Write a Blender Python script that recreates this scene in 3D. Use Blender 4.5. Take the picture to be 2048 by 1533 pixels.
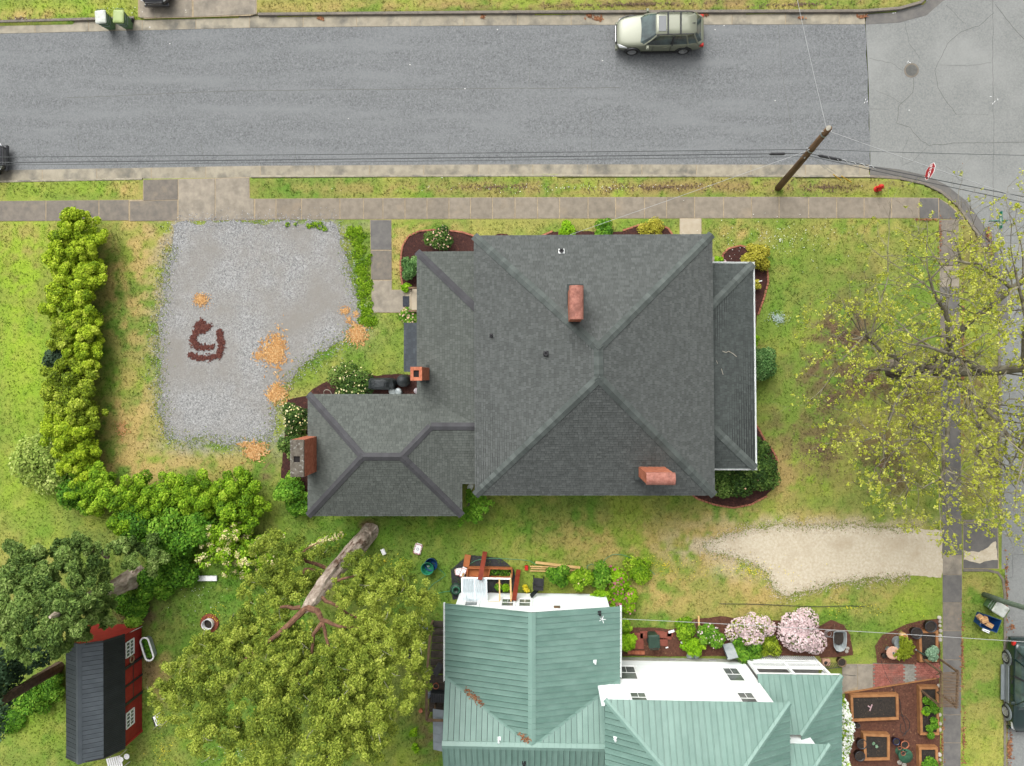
import bpy, bmesh, math, random
import numpy as np
from mathutils import Vector, Matrix, Euler
R = math.radians
random.seed(7); rng = np.random.default_rng(7)
S = bpy.context.scene; COL = S.collection
for o in list(bpy.data.objects): bpy.data.objects.remove(o)
# ------------------------------------------------ camera, sky, sun, exposure
CAM_H = 40.0; FPX = 1365.33
cd = bpy.data.cameras.new('camera'); cam = bpy.data.objects.new('camera', cd); COL.objects.link(cam)
cd.sensor_fit = 'HORIZONTAL'; cd.sensor_width = 36; cd.lens = 24; cd.clip_end = 500; cd.clip_start = .5
cam.location = (0, 0, CAM_H); cam.rotation_euler = (R(-0.40), R(2.14), 0); S.camera = cam
SUN_EL, SUN_AZ = 50.0, 22.0       # azimuth: degrees from +Y (north) towards -X (west)
W = bpy.data.worlds.new('World'); S.world = W; W.use_nodes = True
nt = W.node_tree; bg = nt.nodes['Background']
sky = nt.nodes.new('ShaderNodeTexSky'); sky.sky_type = 'NISHITA'; sky.sun_disc = False
sky.sun_elevation = R(SUN_EL); sky.sun_rotation = R(-SUN_AZ); sky.dust_density = 6; sky.ozone_density = 1.0; sky.air_density = 1.0
hs = nt.nodes.new('ShaderNodeHueSaturation'); hs.inputs['Saturation'].default_value = .10
nt.links.new(sky.outputs[0], hs.inputs['Color']); nt.links.new(hs.outputs[0], bg.inputs[0]); bg.inputs[1].default_value = .15
sl = bpy.data.lights.new('sun', 'SUN'); sl.energy = 1.4; sl.angle = R(55); sl.color = (1, .97, .92)
so = bpy.data.objects.new('sun', sl); COL.objects.link(so)
sd = Vector((-math.sin(R(SUN_AZ))*math.cos(R(SUN_EL)), math.cos(R(SUN_AZ))*math.cos(R(SUN_EL)), math.sin(R(SUN_EL))))
so.rotation_euler = sd.to_track_quat('Z', 'Y').to_euler(); so.location = (0, 0, 60)
S.render.engine = 'CYCLES'
S.view_settings.view_transform = 'Standard'; S.view_settings.look = 'None'; S.view_settings.gamma = 1
S.view_settings.use_curve_mapping = False; S.view_settings.exposure = 0.64
# ------------------------------------------------ helpers
CR = cam.rotation_euler.to_matrix()
def P(px, py, z=0.0):
    """survey point: where the sight line of a photo point meets height z"""
    d = CR @ Vector(((px-1024)/FPX, -(py-766.5)/FPX, -1)); t = (z-CAM_H)/d.z
    return Vector((d.x*t, d.y*t, z))
def PP(pts, z=0.0): return [P(p[0], p[1], z if len(p) < 3 else p[2]) for p in pts]
def pxm(z=0.0): return FPX/(CAM_H-z)
ORG = {}
def link(o): COL.objects.link(o); return o
def tag(o, label=None, cat=None, group=None, kind=None):
    if label: o['label'] = label
    if cat: o['category'] = cat
    if group: o['group'] = group
    if kind: o['kind'] = kind
    return o
def thing(name, label, cat, loc=(0, 0, 0), rz=0, group=None, local=False):
    o = link(bpy.data.objects.new(name, None)); o.location = loc; o.rotation_euler = (0, 0, rz); o.empty_display_size = .3
    ORG[o] = Vector((0, 0, 0)) if local else Vector(loc)
    return tag(o, label, cat, group)
def obj_from(name, verts, faces, m, parent=None, smooth=False, kind=None, label=None, origin=None, uvfaces=None):
    me = bpy.data.meshes.new(name)
    off = ORG.get(parent, Vector((0, 0, 0))) if parent else Vector((0, 0, 0))
    if origin is not None and not parent: off = Vector(origin)
    me.from_pydata([tuple(Vector(v)-off) for v in verts], [], faces)
    if isinstance(m, (list, tuple)):
        for q in m: me.materials.append(q)
    elif m: me.materials.append(m)
    me.polygons.foreach_set('use_smooth', [smooth]*len(me.polygons)); me.update()
    o = link(bpy.data.objects.new(name, me))
    if parent: o.parent = parent; ORG[o] = off
    elif origin is not None: o.location = origin; ORG[o] = off
    else: ORG[o] = Vector((0, 0, 0))
    if kind: o['kind'] = kind
    if label: o['label'] = label
    return o
class MB:
    def __init__(s): s.v = []; s.f = []
    def add(s, vs, fs):
        n = len(s.v); s.v += [Vector(v) for v in vs]; s.f += [tuple(i+n for i in f) for f in fs]; return s
    def box(s, c, d, rz=0, M=None):
        c = Vector(c); x, y, z = d[0]/2, d[1]/2, d[2]/2
        vs = [Vector((a*x, b*y, e*z)) for e in (-1, 1) for a, b in ((-1, -1), (1, -1), (1, 1), (-1, 1))]
        if M is None: M = Matrix.Rotation(rz, 3, 'Z')
        return s.add([c+M@v for v in vs], [(3, 2, 1, 0), (4, 5, 6, 7), (0, 1, 5, 4), (1, 2, 6, 5), (2, 3, 7, 6), (3, 0, 4, 7)])
    def bbox(s, c, d, b=.02, rz=0):
        """box with chamfered top edges"""
        c = Vector(c); x, y, z = d[0]/2, d[1]/2, d[2]/2; M = Matrix.Rotation(rz, 3, 'Z'); vs = []
        for e, i in ((-z, 0), (z-b, 0), (z, b)):
            vs += [c+M@Vector((a*(x-i), q*(y-i), e)) for a, q in ((-1, -1), (1, -1), (1, 1), (-1, 1))]
        fs = [(3, 2, 1, 0), (8, 9, 10, 11)]
        for k in (0, 4):
            for j in range(4): fs.append((k+j, k+(j+1) % 4, k+4+(j+1) % 4, k+4+j))
        return s.add(vs, fs)
    def prism(s, poly, z0, z1, b=0.0):
        """poly: world xy list, counter-clockwise or not"""
        pts = [Vector((p[0], p[1], 0)) for p in poly]
        ar = sum(a.x*c.y-c.x*a.y for a, c in zip(pts, pts[1:]+pts[:1]))
        if ar < 0: pts.reverse()
        n = len(pts); c = sum(pts, Vector())/n; rings = [(z0, 0), (z1-b, 0)]+([(z1, b)] if b else [])
        vs = []
        for z, i in rings:
            for p in pts:
                d = (c-p); q = p+d.normalized()*i*1.4 if i else p
                vs.append(Vector((q.x, q.y, z)))
        fs = [tuple(range(n-1, -1, -1)), tuple(range((len(rings)-1)*n, len(rings)*n))]
        for k in range(len(rings)-1):
            for j in range(n): fs.append((k*n+j, k*n+(j+1) % n, (k+1)*n+(j+1) % n, (k+1)*n+j))
        return s.add(vs, fs)
    def tube(s, pts, r, n=6, cap=True):
        pts = [Vector(p) for p in pts]; rs = r if isinstance(r, (list, tuple)) else [r]*len(pts)
        vs = []; fs = []; up = None
        for i, p in enumerate(pts):
            d = (pts[min(i+1, len(pts)-1)]-pts[max(i-1, 0)])
            if d.length < 1e-6: d = Vector((0, 0, 1))
            d.normalize()
            if up is None: up = Vector((0, 0, 1)) if abs(d.z) < .9 else Vector((1, 0, 0))
            a = d.cross(up)
            if a.length < 1e-4: a = d.cross(Vector((1, .3, 0)))
            a.normalize(); b = a.cross(d); up = b if abs(d.z) > .9 else up
            for k in range(n):
                t = 2*math.pi*k/n; vs.append(p+(a*math.cos(t)+b*math.sin(t))*rs[i])
        for i in range(len(pts)-1):
            for k in range(n): fs.append((i*n+k, i*n+(k+1) % n, (i+1)*n+(k+1) % n, (i+1)*n+k))
        if cap: fs.append(tuple(range(n-1, -1, -1))); fs.append(tuple(range((len(pts)-1)*n, len(pts)*n)))
        return s.add(vs, fs)
    def lathe(s, c, prof, n=16, M=None, cap=False):
        """prof: (radius, z) list"""
        c = Vector(c); M = M or Matrix.Identity(3); vs = []; fs = []
        for r, z in prof:
            for k in range(n):
                t = 2*math.pi*k/n; vs.append(c+M@Vector((r*math.cos(t), r*math.sin(t), z)))
        for i in range(len(prof)-1):
            for k in range(n): fs.append((i*n+k, i*n+(k+1) % n, (i+1)*n+(k+1) % n, (i+1)*n+k))
        if cap: fs.append(tuple(range(n-1, -1, -1))); fs.append(tuple(range((len(prof)-1)*n, len(prof)*n)))
        return s.add(vs, fs)
    def loft(s, rings, closed=True, cap=True):
        n = len(rings[0]); vs = [v for r in rings for v in r]; fs = []
        for i in range(len(rings)-1):
            for k in range(n if closed else n-1): fs.append((i*n+k, i*n+(k+1) % n, (i+1)*n+(k+1) % n, (i+1)*n+k))
        if cap and closed: fs.append(tuple(range(n-1, -1, -1))); fs.append(tuple(range((len(rings)-1)*n, len(rings)*n)))
        return s.add(vs, fs)
    def build(s, name, m, parent=None, **k): return obj_from(name, s.v, s.f, m, parent, **k)
def board(mb, a, b, w, h, up=Vector((0, 0, 1))):
    """rectangular bar from a to b, w wide (horizontal), h high"""
    a, b = Vector(a), Vector(b); d = (b-a).normalized(); sx = d.cross(up)
    if sx.length < 1e-4: sx = Vector((1, 0, 0))
    sx.normalize(); sz = sx.cross(d); vs = []
    for p in (a, b):
        for i, j in ((-1, -1), (1, -1), (1, 1), (-1, 1)): vs.append(p+sx*i*w/2+sz*j*h/2)
    mb.add(vs, [(0, 1, 2, 3), (7, 6, 5, 4), (0, 4, 5, 1), (1, 5, 6, 2), (2, 6, 7, 3), (3, 7, 4, 0)]); return mb
# ------------------------------------------------ numpy noise
_lat = {}
def vnoise(x, y, seed):
    if seed not in _lat: _lat[seed] = np.random.default_rng(seed).random((256, 256))
    L = _lat[seed]; xi = np.floor(x).astype(int); yi = np.floor(y).astype(int); fx = x-xi; fy = y-yi
    fx = fx*fx*(3-2*fx); fy = fy*fy*(3-2*fy); a = xi & 255; b = yi & 255; a1 = (a+1) & 255; b1 = (b+1) & 255
    return (L[a, b]*(1-fx)+L[a1, b]*fx)*(1-fy)+(L[a, b1]*(1-fx)+L[a1, b1]*fx)*fy
def fbm(x, y, sc, octv=3, seed=1):
    v = 0; am = 1; tot = 0
    for o in range(octv): v = v+am*vnoise(x/sc*2**o+o*17.3, y/sc*2**o+o*9.1, seed+o); tot += am; am *= .5
    return v/tot
def inpoly(x, y, poly):
    r = np.zeros(np.shape(x), bool); n = len(poly); j = n-1
    for i in range(n):
        xi, yi, xj, yj = poly[i][0], poly[i][1], poly[j][0], poly[j][1]
        if yi != yj: r ^= ((yi > y) != (yj > y)) & (x < (xj-xi)*(y-yi)/(yj-yi)+xi)
        j = i
    return r
def sst(a, b, x): t = np.clip((x-a)/(b-a), 0, 1); return t*t*(3-2*t)
# ------------------------------------------------ materials
def N(t, typ, **k):
    n = t.nodes.new(typ)
    for a, b in k.items(): setattr(n, a, b)
    return n
MATS = {}
def mat(name, c, c2=None, scale=6., rough=.8, bump=0., bscale=40., metal=0., isl=0., objr=0., trans=0., spec=.35,
        c3=None, scale3=.6, th3=(.5, .65), lo=.35, hi=.65, stretch=None, coat=0., alpha=1., tint=None, col=None, emit=0, transm=0., s3=None):
    m = bpy.data.materials.new(name); m.use_nodes = True; t = m.node_tree; b = t.nodes['Principled BSDF']; L = t.links.new
    c = tuple(c); c2 = tuple(c2) if c2 else c
    tc = N(t, 'ShaderNodeTexCoord'); oi = N(t, 'ShaderNodeObjectInfo'); vec = tc.outputs['Object']
    if stretch:
        mp = N(t, 'ShaderNodeMapping'); mp.inputs['Scale'].default_value = stretch; L(vec, mp.inputs['Vector']); vec = mp.outputs[0]
    mw = N(t, 'ShaderNodeMath', operation='MULTIPLY'); mw.inputs[1].default_value = 37.; L(oi.outputs['Random'], mw.inputs[0])
    def noise(sc, det=4, rgh=.6):
        n = N(t, 'ShaderNodeTexNoise', noise_dimensions='4D'); n.inputs['Scale'].default_value = sc; n.inputs['Detail'].default_value = det
        n.inputs['Roughness'].default_value = rgh; L(vec, n.inputs['Vector']); L(mw.outputs[0], n.inputs['W']); return n
    def mix(f, a, bb, typ='MIX'):
        n = N(t, 'ShaderNodeMix', data_type='RGBA', blend_type=typ)
        for sock, v in ((n.inputs[0], f), (n.inputs[6], a), (n.inputs[7], bb)):
            if hasattr(v, 'is_linked'): L(v, sock)
            elif isinstance(v, (int, float)): sock.default_value = v
            else: sock.default_value = (*v, 1)
        return n.outputs[2]
    def rng_(v, a, bb, x=0., y=1.):
        n = N(t, 'ShaderNodeMapRange'); L(v, n.inputs[0])
        for i, q in enumerate((a, bb, x, y)): n.inputs[i+1].default_value = q
        return n.outputs[0]
    n1 = noise(scale)
    if tint:     # colour ramp driven by a per-face attribute
        at = N(t, 'ShaderNodeAttribute', attribute_name='tint'); rp = N(t, 'ShaderNodeValToRGB'); e = rp.color_ramp.elements
        e[0].position = 0; e[0].color = (*tint[0], 1); e[1].position = 1; e[1].color = (*tint[-1], 1)
        for i, q in enumerate(tint[1:-1]): k = e.new((i+1)/(len(tint)-1)); k.color = (*q, 1)
        L(at.outputs['Fac'], rp.inputs[0]); out = rp.outputs[0]
    elif col:
        at = N(t, 'ShaderNodeAttribute', attribute_name='col')
        out = mix(rng_(n1.outputs[0], lo, hi), mix(1., at.outputs['Color'], c, 'MULTIPLY'), mix(1., at.outputs['Color'], c2, 'MULTIPLY'))
    else: out = mix(rng_(n1.outputs[0], lo, hi), c, c2)
    if c3:
        n3 = noise(scale3, 5)
        if s3:
            mp3 = N(t, 'ShaderNodeMapping'); mp3.inputs['Scale'].default_value = s3; L(tc.outputs['Object'], mp3.inputs['Vector']); L(mp3.outputs[0], n3.inputs['Vector'])
        out = mix(rng_(n3.outputs[0], th3[0], th3[1]), out, c3)
    if isl or objr:
        src = N(t, 'ShaderNodeNewGeometry').outputs['Random Per Island'] if isl else oi.outputs['Random']
        a = isl or objr; g = N(t, 'ShaderNodeCombineColor'); v = rng_(src, 0, 1, 1-a, 1+a)
        for i in range(3): L(v, g.inputs[i])
        out = mix(1., out, g.outputs[0], 'MULTIPLY')
    L(out, b.inputs['Base Color']); b.inputs['Roughness'].default_value = rough; b.inputs['Metallic'].default_value = metal
    b.inputs['Specular IOR Level'].default_value = spec; b.inputs['Coat Weight'].default_value = coat; b.inputs['Coat Roughness'].default_value = .05
    b.inputs['Alpha'].default_value = alpha; b.inputs['Transmission Weight'].default_value = transm
    if bump:
        bp = N(t, 'ShaderNodeBump'); bp.inputs['Strength'].default_value = min(1, bump); bp.inputs['Distance'].default_value = .02*max(1, bump)
        L(noise(bscale, 3).outputs[0], bp.inputs['Height']); L(bp.outputs[0], b.inputs['Normal'])
    if trans:
        tr = N(t, 'ShaderNodeBsdfTranslucent'); L(out, tr.inputs[0]); ms = N(t, 'ShaderNodeMixShader'); ms.inputs[0].default_value = trans
        L(b.outputs[0], ms.inputs[1]); L(tr.outputs[0], ms.inputs[2]); L(ms.outputs[0], t.nodes['Material Output'].inputs[0])
    MATS[name] = m; return m
def srgb(r, g, b, k=1.0):
    f = lambda c: (c/255/12.92 if c/255 <= .04045 else ((c/255+.055)/1.055)**2.4)*k
    return (f(r), f(g), f(b))
K = .62  # photo value to base colour
def ph(r, g, b, k=K): return srgb(r, g, b, k)
M_asph = mat('asphalt', ph(88, 91, 93), ph(156, 159, 160), 13, .9, .6, 50, c3=ph(142, 145, 146), scale3=1.1, th3=(.46, .74), lo=.25, hi=.75, s3=(.14, 1.0, 1))
M_street = mat('old_asphalt', ph(134, 137, 135), ph(155, 157, 154), 12, .9, .35, 50, c3=ph(164, 166, 163), scale3=.5, th3=(.48, .75), s3=(.5, .6, 1))
M_crack = mat('crack', ph(106, 107, 104), ph(120, 120, 116), 6, .95)
M_conc = mat('concrete', ph(150, 141, 127), ph(176, 166, 149), 2.6, .9, .25, 60, c3=ph(126, 120, 110), scale3=.9, th3=(.5, .7), objr=.05)
M_concd = mat('weathered_concrete', ph(122, 116, 108), ph(144, 135, 123), 3.0, .9, .25, 60, c3=ph(156, 144, 126), scale3=1.3, th3=(.56, .72), objr=.06)
M_concg = mat('gutter_concrete', ph(158, 150, 132), ph(182, 174, 154), 2.5, .9, .2, 60, c3=ph(124, 121, 112), scale3=.9, th3=(.5, .66), objr=.06)
M_dark_conc = mat('stained_concrete', ph(108, 106, 104), ph(126, 123, 118), 2.5, .9, .2, 60, objr=.08)
M_joint = mat('joint_sand', ph(190, 172, 142), ph(160, 144, 118), 5, .95)
M_gravel = mat('gravel', ph(100, 101, 101), ph(204, 204, 202), 15, .9, 1.2, 24, c3=ph(150, 146, 139), scale3=.32, th3=(.42, .66), lo=.30, hi=.72)
M_sand = mat('sand', ph(206, 192, 165), ph(226, 215, 192), 7, .95, .4, 40, c3=ph(194, 178, 150), scale3=.7, th3=(.5, .75))
M_mulch = mat('mulch', ph(54, 30, 27), ph(84, 49, 42), 12, .95, 1., 25, c3=ph(104, 66, 52), scale3=5, th3=(.58, .66))
M_soil = mat('potting_soil', ph(42, 38, 36), ph(66, 58, 50), 12, .95, 1., 25, c3=ph(128, 104, 78), scale3=11, th3=(.62, .68))
M_gmulch = mat('garden_mulch', ph(84, 52, 40), ph(116, 76, 58), 10, .95, 1., 25, c3=ph(156, 118, 88), scale3=9, th3=(.6, .68))
M_lawn = mat('lawn', (.66, .68, .66), (1.36, 1.34, 1.28), 15, .95, .8, 26, col=True, lo=.28, hi=.72)
M_tuft = mat('grass_tuft', (.8, .8, .8), (1.25, 1.25, 1.2), 9, .9, col=True, trans=.25)
M_shing = mat('shingles', ph(92, 96, 94), ph(99, 103, 101), 3.5, .95, .3, 70, isl=.17)
M_shing2 = mat('shingles_low_roof', ph(96, 101, 96), ph(104, 109, 104), 3.5, .95, .3, 70, isl=.15)
M_cap = mat('hip_cap_green', ph(86, 93, 90), ph(100, 107, 104), 2, .95, .2, 90, isl=.2)
M_capp = mat('hip_cap_slate', ph(76, 76, 79), ph(86, 86, 89), 2, .95, .2, 90, isl=.06)
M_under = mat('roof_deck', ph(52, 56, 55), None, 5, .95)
M_white = mat('white_paint', (.78, .80, .79), (.72, .75, .74), 1.5, .6)
M_siding = mat('white_siding', (.72, .76, .75), (.66, .71, .70), .9, .55, isl=.03)
M_glass = mat('window_glass', (.05, .06, .06), (.16, .18, .17), 1.5, .08, spec=.8)
M_green = mat('green_metal_roof', ph(114, 150, 138), ph(132, 166, 154), .8, .42, metal=.0, spec=.5, objr=.04, c3=ph(108, 144, 132), scale3=.5, th3=(.5, .7))
M_greenrib = mat('green_metal_trim', ph(126, 162, 150), ph(138, 172, 160), 1, .38, spec=.5)
M_brick = mat('chimney_brick', ph(176, 98, 70), ph(208, 132, 100), 5, .9, .3, 40, isl=.14)
M_cover = mat('rusted_chimney_cap', ph(158, 100, 86), ph(190, 132, 116), 9, .85, .4, 30, c3=ph(140, 92, 80), scale3=2.5, th3=(.5, .66))
M_mortar = mat('mortar', ph(150, 130, 112), None, 5, .9)
M_chtop = mat('lichen_mortar', ph(92, 84, 74), ph(126, 120, 108), 6, .95, .5, 20, c3=ph(160, 158, 150), scale3=5, th3=(.55, .62))
M_dark = mat('dark_void', (.012, .01, .01), None, 5, .95)
M_black = mat('black_plastic', (.018, .018, .02), (.03, .03, .033), 6, .45)
M_blackc = mat('black_cover', ph(32, 38, 40), ph(48, 54, 57), 3, .6, .3, 8)
M_tire = mat('rubber', (.02, .02, .02), (.03, .03, .03), 8, .85)
M_chrome = mat('chrome', (.7, .7, .7), None, 5, .15, metal=1)
M_alu = mat('grey_metal', (.38, .39, .4), (.45, .45, .46), 6, .4, metal=.6)
M_wood = mat('weathered_wood', ph(104, 84, 64), ph(134, 110, 84), 3, .85, .4, 18, stretch=(1, 1, 1), objr=.12)
M_cedar = mat('cedar_board', ph(160, 108, 66), ph(186, 134, 86), 3, .8, .3, 20, objr=.10)
M_pine = mat('new_lumber', ph(222, 178, 112), ph(238, 200, 138), 3, .75, .1, 20, objr=.06)
M_rustw = mat('red_stained_board', ph(122, 42, 18), ph(148, 58, 28), 3, .6, .1, 20, objr=.06)
M_orangew = mat('orange_board', ph(180, 104, 58), ph(200, 124, 74), 3, .8, .1, 20)
M_darkwood = mat('dark_deck_board', ph(62, 56, 50), ph(88, 80, 70), 4, .9, .3, 20, objr=.18)
M_pole = mat('pole_wood', ph(96, 72, 48), ph(136, 108, 78), 6, .9, .4, 20, stretch=(1, 1, .12))
M_polew = mat('pole_treated', ph(112, 132, 112), ph(136, 152, 134), 6, .9, .4, 20)
M_bark = mat('bark', ph(152, 132, 116), ph(220, 204, 188), 6, .95, .8, 12, stretch=(1, 1, .3), c3=ph(104, 78, 62), scale3=2.6, th3=(.55, .63))
M_redbark = mat('red_bark', ph(106, 76, 58), ph(146, 108, 84), 6, .95, .6, 12)
M_mbark = mat('grey_bark', ph(98, 88, 76), ph(142, 132, 116), 5, .95, .6, 12, c3=ph(72, 62, 52), scale3=1.5, th3=(.5, .62))
M_twig = mat('pale_twig', ph(150, 144, 128), ph(186, 182, 168), 3, .9)
M_wire = mat('wire', ph(74, 78, 80), None, 5, .6)
M_wirew = mat('pale_wire', ph(190, 192, 192), None, 5, .5)
M_red = mat('red_paint', ph(206, 34, 30), ph(220, 50, 40), 4, .4)
M_signred = mat('sign_red', ph(190, 26, 36), None, 4, .4)
M_signw = mat('sign_white', (.8, .8, .8), None, 4, .4)
M_signg = mat('sign_green', ph(0, 128, 104), ph(10, 140, 116), 4, .4)
M_yellow = mat('yellow_guard', ph(232, 186, 52), None, 4, .5)
M_shedred = mat('shed_red', ph(160, 42, 36), ph(186, 56, 48), 2, .7, .1, 30, objr=.05)
M_shedblk = mat('shed_black_metal', ph(34, 38, 40), ph(46, 50, 52), 2, .6, isl=.12)
M_shedgry = mat('shed_grey_metal', ph(84, 92, 98), ph(98, 106, 112), 1.5, .55, objr=.05)
M_terra = mat('terracotta', ph(178, 104, 74), ph(198, 126, 94), 5, .85)
M_pinkst = mat('pink_stone', ph(206, 158, 132), ph(222, 180, 156), 6, .85)
M_blue = mat('blue_plastic', ph(22, 66, 122), ph(30, 78, 138), 4, .4)
M_navy = mat('blue_glaze', ph(22, 30, 66), ph(34, 44, 90), 6, .25)
M_gbin = mat('green_plastic', ph(32, 128, 92), ph(44, 144, 106), 4, .4)
M_cart = mat('green_cart', ph(92, 128, 84), ph(106, 142, 96), 3, .5)
M_cartlid = mat('pale_cart_lid', ph(206, 212, 200), ph(226, 230, 222), 3, .5, c3=ph(176, 182, 170), scale3=4, th3=(.52, .7))
M_cartlid2 = mat('sage_cart_lid', ph(160, 180, 110), ph(178, 194, 130), 3, .5)
M_cartdk = mat('dark_green_cart', ph(42, 66, 54), ph(56, 82, 68), 3, .45)
M_card = mat('cardboard', ph(186, 140, 96), ph(204, 160, 116), 4, .85)
M_galv = mat('galvanised', ph(160, 170, 172), ph(190, 198, 198), 4, .45, metal=.3)
M_hose = mat('hose', ph(70, 150, 110), ph(90, 168, 128), 4, .5)
M_hosed = mat('dark_hose', ph(52, 54, 56), None, 4, .5)
M_stone = mat('edging_stone', ph(178, 172, 160), ph(206, 200, 188), 5, .9, objr=.15)
M_pathbrick = mat('paving_brick', ph(150, 88, 76), ph(176, 112, 98), 4, .9, .2, 40, isl=.16, c3=ph(128, 104, 92), scale3=.9, th3=(.52, .66))
M_edgebrick = mat('edging_brick', ph(162, 100, 78), ph(188, 126, 100), 4, .9, .2, 40, isl=.15)
M_greystone = mat('grey_paver', ph(140, 138, 128), ph(166, 164, 154), 5, .9, .2, 40, isl=.1)
M_litter = mat('dead_leaves', ph(150, 92, 56), tint=[ph(112, 72, 50), ph(150, 98, 66), ph(184, 134, 94)], rough=.95)
M_straw = mat('straw', ph(206, 150, 84), tint=[ph(192, 138, 82), ph(216, 164, 102), ph(230, 192, 138)], rough=.95)
M_chips = mat('mulch_chips', ph(90, 50, 44), tint=[ph(78, 40, 36), ph(100, 56, 48), ph(120, 74, 62)], rough=.95)
M_litter2 = mat('leaf_mould', ph(110, 90, 70), tint=[ph(88, 72, 58), ph(112, 92, 74), ph(142, 116, 90)], rough=.95)
# ================================================= GROUND
def sheet(name, poly, z, m, kind='structure', parent=None, step=None, amp=0., seed=0, thick=.0):
    """flat sheet from world polygon; ragged edge when amp is given"""
    pts = [Vector(p) for p in poly]
    if step:
        q = []
        for a, b in zip(pts, pts[1:]+pts[:1]):
            n = max(1, int((b-a).length/step))
            for i in range(n):
                c = a.lerp(b, i/n)
                dx = fbm(np.array([c.x]), np.array([c.y]), .5, 3, 200+seed)[0]-.5; dy = fbm(np.array([c.x]), np.array([c.y]), .5, 3, 300+seed)[0]-.5
                q.append(Vector((c.x+dx*2*amp, c.y+dy*2*amp, 0)))
        pts = q
    bm = bmesh.new(); vs = [bm.verts.new((p.x, p.y, z)) for p in pts]; f = bm.faces.new(vs)
    bmesh.ops.triangulate(bm, faces=[f]); bm.normal_update()
    for f in bm.faces:
        if f.normal.z < 0: f.normal_flip()
    me = bpy.data.meshes.new(name); bm.to_mesh(me); bm.free(); me.materials.append(m)
    o = link(bpy.data.objects.new(name, me)); ORG[o] = Vector((0, 0, 0))
    if kind: o['kind'] = kind
    if parent: o.parent = parent
    return o
def ribbon_poly(pts, w):
    pts = [Vector((p[0], p[1], 0)) for p in pts]; l = []; r = []
    for i, p in enumerate(pts):
        d = (pts[min(i+1, len(pts)-1)]-pts[max(i-1, 0)]).normalized(); n = Vector((-d.y, d.x, 0)); l.append(p+n*w/2); r.append(p-n*w/2)
    return l, r
ROADPX = [(-700, 58), (0, 49), (510, 29), (1030, 25), (1728, 22), (1800, 17), (1850, 3), (1870, -60), (1880, -400), (3200, -400), (3200, 2200), (2013, 2200),
          (2013, 1150), (2003, 1140), (2003, 1040), (2001, 800), (1999, 640), (1991, 560), (1973, 500), (1946, 455), (1916, 412), (1881, 384), (1850, 369), (1800, 358), (1740, 354),
          (1030, 352), (510, 354), (0, 363), (-700, 370)]
RW = [(p.x, p.y) for p in PP(ROADPX)]
GRAVPX = [(350, 446), (430, 444), (520, 447), (600, 444), (672, 446), (690, 500), (700, 540), (712, 580), (722, 620), (736, 645), (706, 662), (672, 690), (630, 712),
          (596, 742), (566, 768), (552, 800), (552, 850), (540, 884), (480, 888), (440, 886), (404, 872), (372, 888), (338, 878), (322, 820), (318, 740), (318, 650), (330, 600), (326, 545), (348, 490)]
SANDPX = [(1885, 1060), (1885, 1112), (1885, 1155), (1820, 1152), (1740, 1157), (1660, 1166), (1610, 1184), (1570, 1192), (1545, 1178), (1540, 1150), (1510, 1128), (1470, 1112), (1420, 1104),
          (1405, 1092), (1440, 1076), (1500, 1058), (1560, 1052), (1640, 1054), (1700, 1050), (1780, 1058), (1840, 1056)]
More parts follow.
